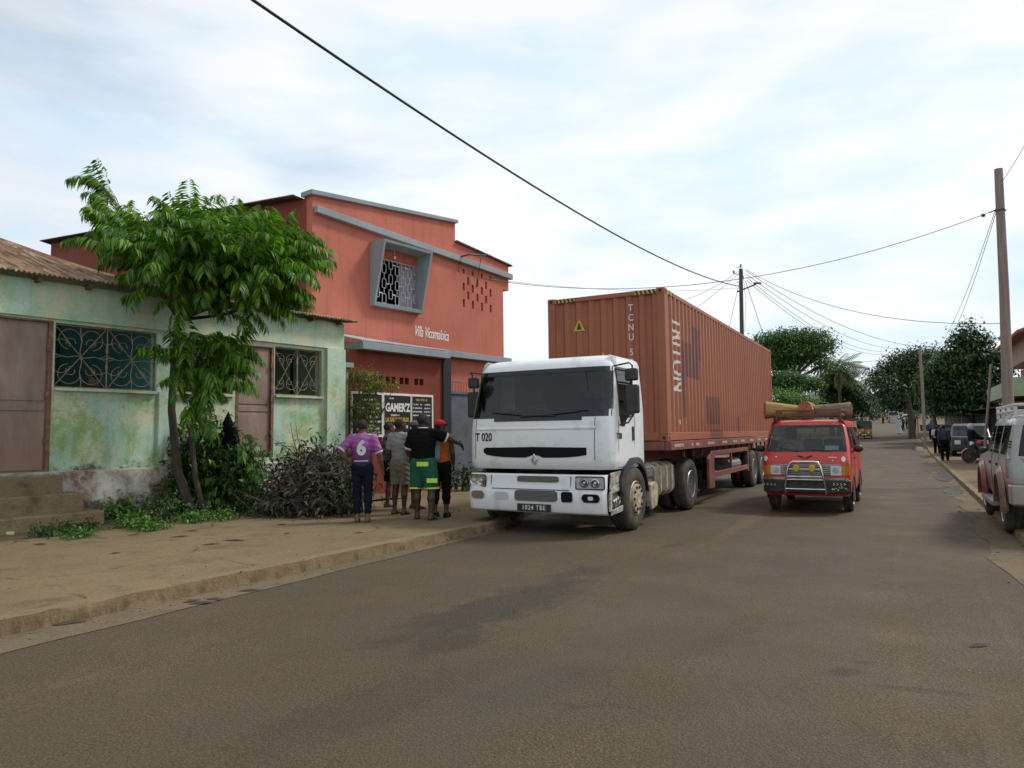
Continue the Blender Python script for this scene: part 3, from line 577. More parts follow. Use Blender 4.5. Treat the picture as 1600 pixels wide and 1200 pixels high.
# dark tiled roof behind the villa
q = dp(820, 560, 34); sh = thing('shed', 'dark low building with loose sheets on its roof between villa and container', 'building', (q.x, q.y, 0), RB)
m_ = MB(); m_.box(-3, 5, 0, 5, 0, 4.2); m_.build('wall', M('sooty_wall', (.05, .04, .035), .9), sh)
m_ = MB(); m_.hexa([(-3.2, -.4, 4.2), (5.2, -.4, 4.2), (5.2, 5.2, 4.7), (-3.2, 5.2, 4.7)], [(-3.2, -.4, 4.32), (5.2, -.4, 4.32), (5.2, 5.2, 4.82), (-3.2, 5.2, 4.82)])
for x, w_, h in ((-2.6, 2.2, .42), (-.2, 1.6, .30), (1.6, 1.8, .36), (3.4, 1.6, .25)): m_.box(x, x+w_, -.2, 1.6, 4.3, 4.3+h)
m_.build('roof', m_rustd, sh)
# ================================================================ VEHICLE HELPERS
m_rub = M('tyre_rubber', (.028, .027, .026), .85, var=.25, scale=6, bump=.25, bscale=40, dirt=((.10, .08, .055), .45, 5))
m_chr = M('chrome', (.62, .63, .65), .18, 1., var=.05); m_alu = M('dull_aluminium', (.42, .42, .40), .42, .8, dirt=((.2, .17, .12), .4, 6))
m_bpl = M('black_plastic', (.022, .022, .024), .5, var=.2, dirt=((.07, .06, .045), .3, 4)); m_chas = M('chassis_black', (.02, .019, .018), .75, dirt=((.07, .055, .04), .45, 5))
m_wind = glass('windscreen_glass', (.60, .66, .66), .48); m_windv = glass('minibus_windscreen_glass', (.66, .72, .72), .4); m_sideg = glass('side_glass', (.25, .28, .28), .4); m_lens = glass('lamp_lens', (.85, .87, .87), .35)
m_amb = M('amber_lens', (.55, .20, .02), .2); m_redl = M('red_lens', (.32, .012, .012), .2); m_refl = M('lamp_reflector', (.80, .81, .83), .3, .35, var=.02)
m_seat = M('grey_seat_cloth', (.13, .135, .15), .9); m_dash = M('dashboard_plastic', (.085, .09, .09), .7); m_wplate = M('white_plate_characters', (.75, .75, .72), .5)
def wheel(name, parent, c, r, w_, rim_r, style, side=-1, mrim=None):
    """c = centre of the outer tyre face; the axle runs along y; side -1: outer face looks to -y"""
    c = Vector(c); k = -side; nB = 40
    m_ = MB(); sh = .045*r/.5
    prof = [(rim_r, .012), (rim_r+.02, .0), (r*.80, -.004), (r*.93, .012), (r*.985, sh*.9), (r, sh*1.6), (r, w_/2-.012), (r-.012, w_/2-.008), (r-.012, w_/2+.008), (r, w_/2+.012), (r, w_-sh*1.6), (r*.985, w_-sh*.9), (r*.93, w_-.012), (r*.8, w_), (rim_r, w_-.012)]
    m_.lathe([(a, b*k) for a, b in prof], c, 'y', nB)
    wo = thing(name, None, None) if False else m_.build('wheel', m_rub, parent, smooth=40)
    wo.name = 'wheel'
    q = MB(); mr = mrim or m_alu
    if style == 'cover':       # flat cover disc with ten holes round the nuts
        q.lathe([(rim_r, .02*k), (rim_r-.02, -.002*k), (rim_r-.035, .02*k), (rim_r-.05, .03*k), (rim_r*.80, .015*k), (rim_r*.78, -.025*k), (.06, -.035*k), (.055, -.03*k), (.001, -.03*k)], c, 'y', 40)
    elif style == 'dish':      # deep dished rear wheel
        q.lathe([(rim_r, .02*k), (rim_r-.02, .0), (rim_r-.03, .03*k), (rim_r-.06, .13*k), (rim_r*.55, .16*k), (rim_r*.52, .14*k), (.12, .13*k), (.11, .02*k), (.001, .01*k)], c, 'y', 36)
    else:
        q.lathe([(rim_r, .015*k), (rim_r-.012, .0), (rim_r-.03, .025*k), (rim_r*.72, .05*k), (rim_r*.66, .03*k), (rim_r*.3, .02*k), (rim_r*.26, .0), (.001, .0)], c, 'y', 30)
    rim = q.build('rim', mr, wo, smooth=35)
    n = MB()
    if style == 'cover':
        for i in range(10):
            a = 2*math.pi*i/10; p = c+Vector((rim_r*.62*math.cos(a), -.032*k, rim_r*.62*math.sin(a)))
            n.lathe([(.030, .0), (.030, -.002*k), (.001, -.002*k)], p, 'y', 10); n.lathe([(.016, -.002*k), (.016, -.016*k), (.001, -.018*k)], p, 'y', 6)
        n.build('wheel_nut', m_chas, rim)
    elif style == 'dish':
        for i in range(10):
            a = 2*math.pi*i/10; p = c+Vector((rim_r*.45*math.cos(a), .14*k, rim_r*.45*math.sin(a))); n.lathe([(.018, 0), (.018, -.03*k), (.001, -.03*k)], p, 'y', 6)
        n.build('wheel_nut', m_alu, rim)
    return wo
def rrect(x0, x1, hw, rf, rr, z, n=5, nose=0.):
    """plan section of a vehicle body: front corners radius rf at x0, rear rr at x1, front bowed by nose; starts rear-left, runs forward, across the front and back along the right"""
    P = []
    P += [(x1, hw-rr)]+[(x1-rr+rr*math.cos(a), hw-rr+rr*math.sin(a)) for a in (math.pi/2*i/2 for i in range(1, 3))]
    fr = [(x0+rf-rf*math.sin(a), hw-rf+rf*math.cos(a)) for a in (math.pi/2*i/n for i in range(n+1))]
    P += fr+[(x, -y) for x, y in fr[::-1]]+[(x1-rr+rr*math.cos(a), -(hw-rr+rr*math.sin(a))) for a in (math.pi/2*i/2 for i in range(2, 0, -1))]+[(x1, -hw+rr)]
    return [(x-(nose*(1-(y/hw)**2) if x < x0+rf*1.01 else 0), y, z) for x, y in P]
def on_front(x0, rf, hw, nose, y):
    y = abs(y)
    if y <= hw-rf: return x0-nose*(1-(y/hw)**2)
    d = y-(hw-rf); return x0+rf-math.sqrt(max(0, rf*rf-d*d))-nose*(1-(y/hw)**2)

# ================================================================ TRACTOR UNIT
TT = .515; dT = Vector((math.sin(TT), math.cos(TT), 0)); lT = Vector((-math.cos(TT), math.sin(TT), 0))
fw = Vector((2.03, 11.75, 0)); org = fw-dT*1.10+lT*1.33
trk = thing('truck', 'white cab-over tractor unit with a broken bumper corner, parked by the kerb', 'truck', org, math.pi/2-TT); trk.scale = (1.03, 1.065, 1)
m_wht = M('white_truck_paint', (.79, .81, .82), .35, var=.03, scale=1.2, dirt=((.54, .53, .50), .18, 2.5), coat=.25)
m_cream = M('cream_enamel', (.52, .46, .33), .5, dirt=((.22, .14, .08), .45, 7)); m_beig = M('chipped_cream_metal', (.50, .50, .44), .6, var=.2, scale=8, dirt=((.16, .10, .06), .55, 9))
HW = 1.225; RF = .20; NO = .05
lev = [  # z, front x, half width, front corner radius
    (1.03, .10, 1.20, RF), (1.10, .06, HW, RF), (1.18, .055, HW, RF), (1.42, .055, HW, RF), (1.60, .06, HW, RF), (1.72, .075, HW, RF), (1.86, .10, HW, RF), (1.94, .125, 1.222, RF), (2.10, .17, 1.215, .19), (2.30, .23, 1.20, .18), (2.50, .29, 1.185, .17), (2.66, .34, 1.17, .17), (2.74, .38, 1.155, .17), (2.82, .46, 1.12, .18), (2.86, .58, 1.06, .18)]
def cabx(z):
    for a, b in zip(lev, lev[1:]):
        if a[0] <= z <= b[0]:
            k = (z-a[0])/(b[0]-a[0]); return [a[i]+(b[i]-a[i])*k for i in range(1, 4)]
    return list(lev[-1][1:])
XE = 1.60
sideX = [1.28, 1.08, .98, .70, .46]
def cabsec(z, x0, hw, rf):
    P = [(XE, hw-.06), (XE-.02, hw-.02), (XE-.06, hw)]+[(x, hw) for x in sideX]
    nf = 6; fr = [(x0+rf-rf*math.sin(a), hw-rf+rf*math.cos(a)) for a in (math.pi/2*i/nf for i in range(nf+1))]
    ys = [hw-rf, .62, .31, 0, -.31, -.62]
    P += fr[:-1]+[(x0, y) for y in ys]+[(x, -y) for x, y in fr[::-1]]
    P += [(x, -hw) for x in sideX[::-1]]+[(XE-.06, -hw), (XE-.02, -hw+.02), (XE, -hw+.06)]
    return [(x-(NO*(1-(y/hw)**2) if x < x0+rf*1.01 else 0)+(.05 if x > XE-.1 and z > 2.7 else 0), y, z) for x, y in P]
secs = [cabsec(*l) for l in lev]; nP = len(secs[0])
# columns: 0-2 rear-left, 3-7 left side, 8.. front corner, front, corner, right side
cF0, cF1 = 8+3, 8+6+6+3     # windscreen columns (start .. end)
body = MB(); glassm = MB(); sgl = MB(); sgr = MB(); frit = MB()
body.v = [p for s_ in secs for p in s_]
inS = lambda j: 4 <= j <= 6      # left side columns (between sideX 1.08 and .46)
for i in range(len(secs)-1):
    zc = (lev[i][0]+lev[i+1][0])/2
    for j in range(nP-1):
        jr = nP-2-j
        f_ = (i*nP+j, i*nP+j+1, (i+1)*nP+j+1, (i+1)*nP+j)
        if 1.86 < zc < 2.66 and cF0 <= j < cF1: (glassm.add([secs[i][j], secs[i][j+1], secs[i+1][j+1], secs[i+1][j]], [(0, 1, 2, 3)]))
        elif 1.86 < zc < 2.62 and (inS(j)): sgl.add([body.v[k] for k in f_], [(0, 1, 2, 3)])
        elif 1.86 < zc < 2.62 and (inS(jr)): sgr.add([body.v[k] for k in f_], [(0, 1, 2, 3)])
        else: body.f.append(f_); body.mi.append(0)
body.f.append(tuple(range((len(secs)-1)*nP, len(secs)*nP))); body.mi.append(0)
for i in range(len(secs)-1): body.f.append((i*nP+nP-1, i*nP, (i+1)*nP, (i+1)*nP+nP-1)); body.mi.append(0)
cab = body.build('cab', m_wht, trk, smooth=38)
ws = glassm.build('windscreen', m_wind, trk, weld=True, smooth=60); sgl.build('side_window', m_sideg, trk, weld=True, smooth=60); sgr.build('side_window', m_sideg, trk, weld=True, smooth=60)
# black ceramic border and the rubber around the windscreen, cab floor, seats
fb = MB()
def frontpt(z, y, out=.006): x0, hw, rf = cabx(z); return (on_front(x0, rf, hw, NO, y)-out, y, z)
ye = lambda z: cabx(z)[1]-.022
ns = 24
for z0, z1 in ((1.862, 1.975), (2.585, 2.662)):
    fb.rings([[frontpt(z, -ye(z)+2*ye(z)*k/ns) for k in range(ns+1)] for z in (z0, z1)], caps=False, closed=False)
# the lower border dips in the middle over the wiper well
fb.rings([[frontpt(z, -.78+1.5*k/10, .0065) for k in range(11)] for z in (1.805, 1.87)], caps=False, closed=False)
for sg_ in (-1, 1): fb.rings([[frontpt(z, sg_*y) for y in (ye(z)-.075, ye(z)-.035, ye(z)+.008)] for z in (1.975, 2.1, 2.3, 2.5, 2.585)], caps=False, closed=False)
fb.build('windscreen_border', M('black_glass_border', (.012, .013, .014), .12), ws)
wp = MB(); 
for a, b in ((-.35, .62), (.25, -.72)):
    wp.tube([frontpt(1.88, a, .03), frontpt(1.90, (a+b)/2, .035), frontpt(1.945, b, .025)], .010, 6); wp.tube([frontpt(1.93, b+(.35 if b < 0 else -.35), .03), frontpt(1.965, b-(.15 if b < 0 else -.15), .022)], .012, 6)
wp.build('wiper', m_bpl, ws)
it = MB(); it.box(.30, 1.54, -1.14, 1.14, 1.05, 1.12); it.box(1.50, 1.55, -1.12, 1.12, 1.1, 2.75); it.build('cab_floor', m_dash, trk)
it = MB(); it.rings([[(x, -1.13, z), (x, 1.13, z)] for x, z in ((.14, 1.86), (.34, 1.90), (.52, 1.84), (.58, 1.55), (.5, 1.1))], caps=False, closed=False); it.box(.36, .56, -.75, -.25, 1.86, 1.96); it.build('dashboard', m_dash, trk)
for yy in (.55, -.55):
    it = MB(); it.box(.78, 1.22, yy-.24, yy+.24, 1.42, 1.56); it.hexa([(1.16, yy-.22, 1.56), (1.16, yy+.22, 1.56), (1.28, yy+.22, 1.56), (1.28, yy-.22, 1.56)], [(1.26, yy-.20, 2.15), (1.26, yy+.2, 2.15), (1.34, yy+.2, 2.15), (1.34, yy-.2, 2.15)]); it.box(1.24, 1.34, yy-.13, yy+.13, 2.18, 2.40); it.box(.8, 1.2, yy-.2, yy+.2, 1.12, 1.42); it.build('seat', m_seat, trk, bevel=.04)
it = MB(); it.tube([(.66+.10*math.sin(a), -.55+.23*math.cos(a), 1.90+.19*math.sin(a)) for a in (2*math.pi*i/20 for i in range(21))], .014, 6, False); it.tube([(.66, -.55, 1.9), (.45, -.55, 1.7)], .03, 8); it.box(.63, .69, -.76, -.34, 1.89, 1.91); it.build('steering_wheel', m_bpl, trk)
# front panel: seams, slot grille, badge, letters
def fp(z, y, out): return frontpt(z, y, out)
sl = MB()
def seam(pts, wd=.006, mb=None): (mb or sl).tube(pts, wd, 4)
seam([fp(z, -.985, -.001) for z in (1.06, 1.2, 1.4, 1.6, 1.75, 1.85)]); seam([fp(z, 1.06, -.001) for z in (1.06, 1.2, 1.4, 1.6, 1.75, 1.85)])
sl.build('panel_gap', m_chas, cab)
cr_ = MB(); cr_.rings([[fp(z, -1.0+2.04*k/20, o_) for k in range(21)] for z, o_ in ((1.655, -.002), (1.668, .012), (1.70, .010), (1.715, -.002))], caps=False, closed=False); cr_.build('crease', m_wht, cab, smooth=60)
gr = MB(); ng = 30
up_, lo_ = [], []
for k in range(ng+1):
    y = .90-1.76*k/ng; u = abs(y)/.9; yb_ = y+.02
    zt = 1.375+.012*(1-u); zl_ = 1.215+.055*u**4+(.05*max(0, 1-abs(yb_)/.12)**.6 if abs(yb_) < .12 else 0)
    up_.append(fp(zt-.02*(u > .97), y, .007)); lo_.append(fp(zl_+.03*(u > .97), y, .007))
gr.rings([lo_, up_], caps=False, closed=False); gr.build('slot_grille', M('black_slot', (.006, .006, .007), .6, spec=.15), cab)
gl_ = MB(); gl_.rings([[fp(1.36, .88-1.72*k/30, .012) for k in range(31)], [fp(1.30, .88-1.72*k/30, -.0) for k in range(31)]], caps=False, closed=False)
bd = MB(); bz, by = 1.19, -.02
dia = lambda w_, h, o_: [fp(bz+h, by, o_), fp(bz, by+w_, o_), fp(bz-h, by, o_), fp(bz, by-w_, o_)]
bd.rings([dia(.066, .098, .004), dia(.062, .093, .026), dia(.044, .066, .028), dia(.030, .046, .008)], caps=False); bd.build('badge', m_chr, cab)
def front_text(txt, y, z, size, mat=m_chas, sx=.7):
    p = Vector(fp(z, y, .004)); q = Vector(fp(z, y-.05, .004)); text('lettering', txt, size, mat, cab, basis(p, q-p, (0, 0, 1)), .0015, sx, bold=.004)
front_text('T 020', .90, 1.545, .19)
text('lettering', 'T 020', .13, m_chas, cab, basis((.42, -HW-.004, 1.545), (1, 0, 0), (0, 0, 1)), .0015, .7, bold=.003)
# door outline, handle, side seams
ds = MB(); yS = lambda z: -cabx(z)[1]-.001
for sg_ in (-1, 1):
    pl_ = [(.40, 1.06), (.385, 1.4), (.40, 1.8)]; seam([(x, sg_*-yS(z), z) for x, z in pl_], .005, ds); seam([(1.10, sg_*-yS(z), z) for z in (1.06, 1.5, 1.9, 2.3, 2.66)], .005, ds); seam([(.40, sg_*-yS(1.06), 1.06), (1.1, sg_*-yS(1.06), 1.06)], .005, ds)
ds.build('door_gap', m_chas, cab)
hd = MB(); hd.box(.985, 1.065, -HW-.018, -HW+.002, 1.47, 1.70); hd.box(.985, 1.065, HW-.002, HW+.018, 1.47, 1.70); hd.build('door_handle', m_bpl, cab, bevel=.012)
ex = MB()   # lower front extension of the door glass
for sg_ in (-1, 1): ex.prism([(.46, 1.862), (.50, 1.70), (.66, 1.70), (.74, 1.80), (.84, 1.862)], sg_*(HW+.004), sg_*(HW-.03)); 
ex.build('side_window_corner', M('black_glass_border', (.012, .013, .014), .12), cab)
wr = MB()
for sg_ in (-1, 1):
    for a, b in (((.45, 1.86), (.45, 2.62)), ((1.09, 1.9), (1.09, 2.62)), ((.45, 2.62), (1.09, 2.62)), ((.84, 1.858), (1.09, 1.9))): wr.tube([(a[0], sg_*(cabx(a[1])[1]+.004), a[1]), (b[0], sg_*(cabx(b[1])[1]+.004), b[1])], .016, 6)
wr.build('window_rubber', m_bpl, cab)
# mirrors on bracket arms
for sg_ in (-1, 1):
    y = sg_*(HW+.17); mm = MB(); mm.box(.50, .60, y-.11, y+.11, 1.90, 2.36); mm.box(.50, .59, y-.10, y+.10, 2.42, 2.62)
    o = mm.build('mirror', m_bpl, trk, bevel=.035, seg=3)
    a = MB(); a.tube([(.42, sg_*1.16, 2.66), (.44, y-.0, 2.70), (.53, y+.02*sg_, 2.66), (.55, y, 2.5), (.55, y, 1.86), (.50, y-.05*sg_, 1.76), (.44, sg_*1.21, 1.72)], .014, 7); a.build('mirror_arm', m_bpl, o)
    gla = MB(); gla.box(.601, .604, y-.085, y+.085, 1.94, 2.32); gla.build('mirror_glass', m_chr, o)
# bumper: wraps the corners; its right end is torn away and shows the frame behind
bm_ = MB()
def bsec(z, x0, y1=1.22, y0=-1.16, rf=.17): 
    L_ = [(x0+rf-rf*math.sin(a), y1-rf+rf*math.cos(a)) for a in (math.pi/2*i/6 for i in range(7))]
    q = [(.55, y1), (.40, y1)]+L_+[(x0, y) for y in (.7, .35, 0, -.35, -.7, -.95)]+[(x0+.008, y0+.05), (x0+.05, y0)]
    return [(x-(.05*(1-(y/1.22)**2) if x < x0+.2 else 0), y, z) for x, y in q]
bl = [(.34, .06), (.365, .02), (.42, .0), (.655, -.015), (.69, .0), (.715, .01), (.93, .035), (.955, .06)]
bm_.rings([bsec(*l) for l in bl], caps=False, closed=False); bump = bm_.build('bumper', m_wht, trk, smooth=32)
ib = MB(); ib.box(.16, .5, -1.12, 1.16, .40, .95); ib.build('bumper_beam', m_chas, bump)
def bx_(y, z):
    for a, b in zip(bl, bl[1:]):
        if a[0] <= z <= b[0]: return -.05*(1-(y/1.22)**2)+a[1]+(b[1]-a[1])*(z-a[0])/(b[0]-a[0])
    return -.05*(1-(y/1.22)**2)
def inset(name, pts, mat, dx=.004, par=bump):
    """recess panel laid over the bowed bumper: the outline is re-cut into vertical strips"""
    q = MB(); y0, y1 = min(p[0] for p in pts), max(p[0] for p in pts); n = 14; lo, hi = [], []
    for k in range(n+1):
        y = y0+(y1-y0)*(.002+.996*k/n); zs_ = []
        for (a, za), (b_, zb_) in zip(pts, pts[1:]+pts[:1]):
            if (a-y)*(b_-y) <= 0 and a != b_: zs_.append(za+(zb_-za)*(y-a)/(b_-a))
        lo.append((bx_(y, min(zs_))-dx-.012, y, min(zs_))); hi.append((bx_(y, max(zs_))-dx-.012, y, max(zs_)))
    q.rings([lo, hi], caps=False, closed=False); return q.build(name, mat, par)
def rr2(y0, y1, z0, z1, r=.03, n=4): return [(cy+r*math.cos(a), cz+r*math.sin(a)) for cy, cz, a0 in ((y1-r, z1-r, 0), (y0+r, z1-r, 90), (y0+r, z0+r, 180), (y1-r, z0+r, 270)) for a in (R(a0+90*i/n) for i in range(n+1))]
m_slot = MATS.get('black_slot') or M('black_slot', (.01, .01, .011), .45)
mesh_ = NT('wire_mesh'); wv = mesh_.n('ShaderNodeTexWave'); wv.wave_type = 'BANDS'; wv.bands_direction = 'Z'; wv.inputs['Scale'].default_value = 16; mesh_.l(mesh_.tc, wv.inputs[0]); mesh_.set(Base_Color=mesh_.ramp(wv.outputs['Color'], (.3, (.04, .04, .036)), (.7, (.17, .165, .145))), Roughness=.6)
inset('intake', rr2(-.42, .30, .53, .70), mesh_.m); inset('intake_frame', rr2(-.66, -.48, .53, .69), m_slot); inset('fog_lamp_recess', rr2(-1.08, -.80, .535, .665, .06), m_slot)
inset('fog_lamp', rr2(.86, 1.10, .535, .665, .055), M('dusty_amber_lens', (.20, .15, .09), .35)); inset('fog_lamp', rr2(-.98, -.90, .57, .63, .02), m_lens if False else m_refl, .009)
inset('tow_cover', rr2(.42, .66, .545, .66, .02), M('grey_white_plastic', (.55, .57, .58), .5)); inset('radiator_grille', rr2(-.43, .27, .83, .925, .02), mesh_.m, .004)
q = MB(); q.box(-.085, -.055, -.40, .35, .355, .505) if False else q.box(bx_(0, .4)-.035, bx_(0, .4)-.018, -.31, .25, .365, .485); pl_ = q.build('number_plate', m_blk, bump)
text('plate_number', '1024 TBE', .105, m_wplate, pl_, basis((bx_(0, .4)-.037, -.03, .425), (0, -1, 0), (0, 0, 1)), .001, .85, spacing=1.15, bold=.001)
# bumper step lines
q = MB(); q.tube([(bx_(y, .72)+.004-.02, y, .715) for y in (.72, .3, 0, -.3, -.60)], .006, 5); 
for yy in (.74, -.62): q.tube([(bx_(yy, .8)+.0, yy, z) for z in (.72, .8, .93)], .006, 5)
q.build('panel_gap', m_chas, bump)
# headlamps
for (y0, y1) in ((-1.14, -.70), (.84, 1.20)):
    q = MB(); xx = bx_((y0+y1)/2, .8)
    q.add([(xx-.012+.02*(abs(y) > 1.1)+.05*(abs(y) > 1.17), y, z) for y, z in rr2(y0, y1, .735, .925, .025)], [tuple(range(20))]); hl = q.build('headlamp', m_refl, bump)
    q = MB(); cs = (y0+.13, y0+.27) if y0 < 0 else (y1-.13, y1-.26)
    for cy in ((-1.0, -.83) if y0 < 0 else (.93, 1.06)): q.lathe([(.072, -.018), (.070, -.022), (.045, -.016), (.02, -.014), (.018, -.03), (.001, -.032)], (xx, cy, .83), 'x', 18)
    q.build('bulb_reflector', m_chr, hl, smooth=30)
    q = MB(); q.tube([(xx-.02+.02*(abs(y) > 1.1)+.05*(abs(y) > 1.17), y, z) for y, z in rr2(y0, y1, .735, .925, .025)]+[(xx-.02+.02*(abs(y0) > 1.1), y1 if False else rr2(y0, y1, .735, .925, .025)[0][0], rr2(y0, y1, .735, .925, .025)[0][1])], .009, 5); q.build('headlamp_rim', m_slot, hl)
    q = MB(); q.add([(xx-.034+.025*(abs(y) > 1.1)+.05*(abs(y) > 1.17), y, z) for y, z in rr2(y0, y1, .735, .925, .025)], [tuple(range(20))]); q.build('lens', m_lens, hl)
q = MB(); q.add([(.01+.02*k, y, z) for y, z, k in ((-1.12, .745, 1), (-1.03, .745, 0), (-1.03, .915, 0), (-1.12, .915, 1))], [(0, 1, 2, 3)]); 
# torn right corner: bent brackets, remaining liner and wheel-arch skirt
q = MB(); y = -1.19
q.prism([(.10, .72), (.62, .86), (.62, 1.0), (.14, .98)], y, y+.02); q.prism([(.10, .66), (.56, .70), (.60, .84), (.12, .74)], y-.01, y+.01)
q.prism([(.08, .34), (.55, .36), (.58, .46), (.40, .44), (.12, .42)], y-.02, y+.0); q.prism([(.05, .40), (.12, .40), (.14, .70), (.07, .70)], y-.015, y+.01)
q.build('torn_bumper_end', m_beig, bump, bevel=.008)
q = MB(); q.hexa([(.12, y+.04, .42), (.5, y+.04, .44), (.5, y+.04, .70), (.12, y+.04, .66)], [(.12, y+.08, .42), (.5, y+.08, .44), (.5, y+.08, .7), (.12, y+.08, .66)])
rng = random.Random(9); pts = [(.12+.045*i, y+.01-.03*rng.random(), .44+.05*rng.random()+.12*(i % 3)*.5) for i in range(9)]; q.tube(pts, .014, 5); pts = [(.14+.04*i, y-.005, .60-.07*rng.random()) for i in range(9)]; q.tube(pts, .02, 5)
q.build('bent_bracket', M('bare_bent_steel', (.30, .29, .26), .5, .4, var=.3, scale=9), bump)
# wheel arch, front wheels, step
AX = 1.07; WR = .525
for sg_ in (-1, 1):
    q = MB(); prof = [(AX+.70*math.cos(a), .52+.70*math.sin(a)) for a in (R(8+10*i) for i in range(17))]; ins = [(AX+.60*math.cos(a), .50+.60*math.sin(a)) for a in (R(8+10*i) for i in range(17))]
    flat = [(min(max(x, AX-.62), AX+.60), min(z, 1.19)) for x, z in prof]; 
    q.rings([[(x, sg_*1.235, z) for x, z in flat], [(x, sg_*1.255, z) for x, z in ins], [(x, sg_*.86, z) for x, z in ins], [(x, sg_*.86, z) for x, z in flat]], caps=False, closed=False)
    q.rings([[(x, sg_*.86, z) for x, z in flat], [(x, sg_*1.235, z) for x, z in flat]], caps=False, closed=False)
    q.build('wheel_arch', m_bpl, trk, smooth=50)
    wheel('wheel', trk, (AX, sg_*1.245, WR), WR, .30, .29, 'cover', sg_, m_cream)
    q = MB(); q.box(1.78, 1.82, sg_*.85, sg_*1.22, .18, .60); q.build('mud_flap', m_bpl, trk)
q = MB(); q.prism([(1.74, .42), (1.80, .26), (2.06, .30), (2.14, .44), (2.14, .66), (2.02, .74), (1.76, .70)], -1.26, -1.16); q.build('side_step', m_cream, trk, bevel=.02)
# chassis, battery box, tanks, drive wheels, fifth wheel
q = MB()
for sg_ in (-1, 1): q.box(.3, 5.6, sg_*.42-.04, sg_*.42+.04, .72, .98)
for x in (1.6, 2.6, 3.6, 5.5): q.box(x, x+.12, -.38, .38, .76, .94)
q.box(.4, 1.5, -.5, .5, .45, 1.0); q.cyl((4.36, -.9, .53), (4.36, .9, .53), .11); q.cyl((AX, -1, .53), (AX, 1, .53), .07); q.build('chassis', m_chas, trk)
q = MB(); q.box(1.86, 2.34, -1.10, -.62, .48, 1.0); bbx = q.build('battery_box', M('dark_grey_box', (.10, .105, .11), .6, dirt=((.17, .14, .1), .4, 5)), trk, bevel=.04)
q = MB(); q.box(1.90, 2.30, -1.125, -1.10, .58, .72); q.box(1.90, 2.30, -1.125, -1.10, .80, .93); q.build('box_rib', MATS['dark_grey_box'], bbx, bevel=.01)
tank = [(y, z) for y, z in rr2(-1.14, -.52, .42, 1.02, .13, 5)]
q = MB(); q.prism(tank, 2.36, 3.52, 'x'); tk = q.build('fuel_tank', M('oxidised_tank', (.34, .33, .29), .42, .5, var=.2, scale=4, dirt=((.22, .17, .11), .45, 5)), trk, bevel=.015, smooth=40)
q = MB(); big = [(y-.0+(.012 if y > -.83 else -.012), z+(.012 if z > .72 else -.012)) for y, z in tank]
for x in (2.62, 2.98, 3.30): q.prism(big, x, x+.07, 'x')
q.build('tank_strap', m_cream, tk); q = MB(); q.cyl((2.7, -.9, 1.03), (2.7, -.9, 1.09), .07); q.build('tank_cap', m_chas, tk)
for sg_ in (-1, 1):
    wheel('wheel', trk, (4.36, sg_*1.23, WR), WR, .28, .29, 'dish', sg_, M('silver_wheel', (.50, .50, .50), .4, .6, dirt=((.25, .2, .15), .4, 6))); wheel('wheel', trk, (4.36, sg_*.90, WR), WR, .28, .29, 'plain', sg_)
q = MB(); q.box(3.85, 4.85, -.45, .45, 1.0, 1.12); q.build('fifth_wheel', m_chas, trk)
q = MB(); q.box(2.36, 3.5, .52, 1.14, .45, 1.0); q.build('air_tank', m_chas, trk, bevel=.1)
q = MB(); q.lathe([(.012, 0), (.012, .07), (.004, .10), (.004, .5)], (.62, -.95, 2.85), 'z', 8) if False else q.cyl((.60, -.92, 2.84), (.60, -.92, 2.90), .03, .015); q.build('roof_marker', m_amb, trk)

# ================================================================ SEMI-TRAILER AND CONTAINER
CO = Vector((2.883, 13.15, 0)); c0 = CO-N*1.22; ZF = 1.43
trl = thing('semi_trailer', 'rust red flatbed semi-trailer under the shipping container', 'trailer', c0, RR)
m_ox = M('oxide_red_steel', (.27, .085, .062), .6, var=.2, scale=2.5, dirt=((.13, .06, .045), .45, 4))
q = MB()
for sg_ in (-1, 1):
    q.box(-.02, 12.3, sg_*1.22-.06, sg_*1.22+.06, ZF-.17, ZF-.004); 
    q.box(.4, 12.2, sg_*.5-.07, sg_*.5+.07, .95, ZF-.03)
q.box(-.02, .10, -1.15, 1.15, ZF-.17, ZF-.006)
for i in range(1, 25): q.box(i*.5, i*.5+.06, -1.16, 1.16, ZF-.13, ZF-.02)
q.build('deck', m_ox, trl, bevel=.008)
q = MB(); 
for x, w_ in ((.18, .62), (1.42, .08), (1.72, .28), (2.75, .6), (4.15, .55), (5.35, .5), (6.4, .45), (7.6, .5), (8.8, .5), (10, .5)): q.box(x, x+w_, -1.285, -1.2805, ZF-.115, ZF-.055)
q.build('reflective_strip', M('worn_reflective_tape', (.62, .55, .50), .5, var=.3, scale=12, dirt=((.27, .085, .062), .5, 14)), trl)
q = MB(); rng = random.Random(4)
for i in range(15): x = 1.0+i*.72; q.box(x, x+.03, -1.24, -1.19, ZF-.27, ZF-.17); q.cyl((x+.015, -1.215, ZF-.27), (x+.015, -1.215, ZF-.33), .025, n=8)
q.build('lashing_hook', m_chas, trl)
q = MB()
for sg_ in (-1, 1): q.box(3.35, 3.50, sg_*.72-.07, sg_*.72+.07, .28, ZF-.1); q.box(3.3, 3.55, sg_*.72-.16, sg_*.72+.16, .24, .28)
q.build('landing_leg', m_chas, trl)
gq = MB(); y = -1.24     # side underrun guard seen between the axles
for sg_ in (-1, 1):
    y = sg_*1.22
    gq.prism([(2.95, .34), (3.45, .34), (3.45, .98), (3.60, 1.06), (7.5, 1.06), (7.5, 1.16), (3.25, 1.16), (2.95, 1.0)], y-.03, y+.03); gq.box(3.45, 7.5, y-.028, y+.028, .56, .68); gq.box(7.4, 7.52, y-.03, y+.034, .50, 1.1); gq.box(5.3, 5.38, y-.026, y+.026, .68, 1.06)
gq.build('side_guard', m_ox, trl, bevel=.008)
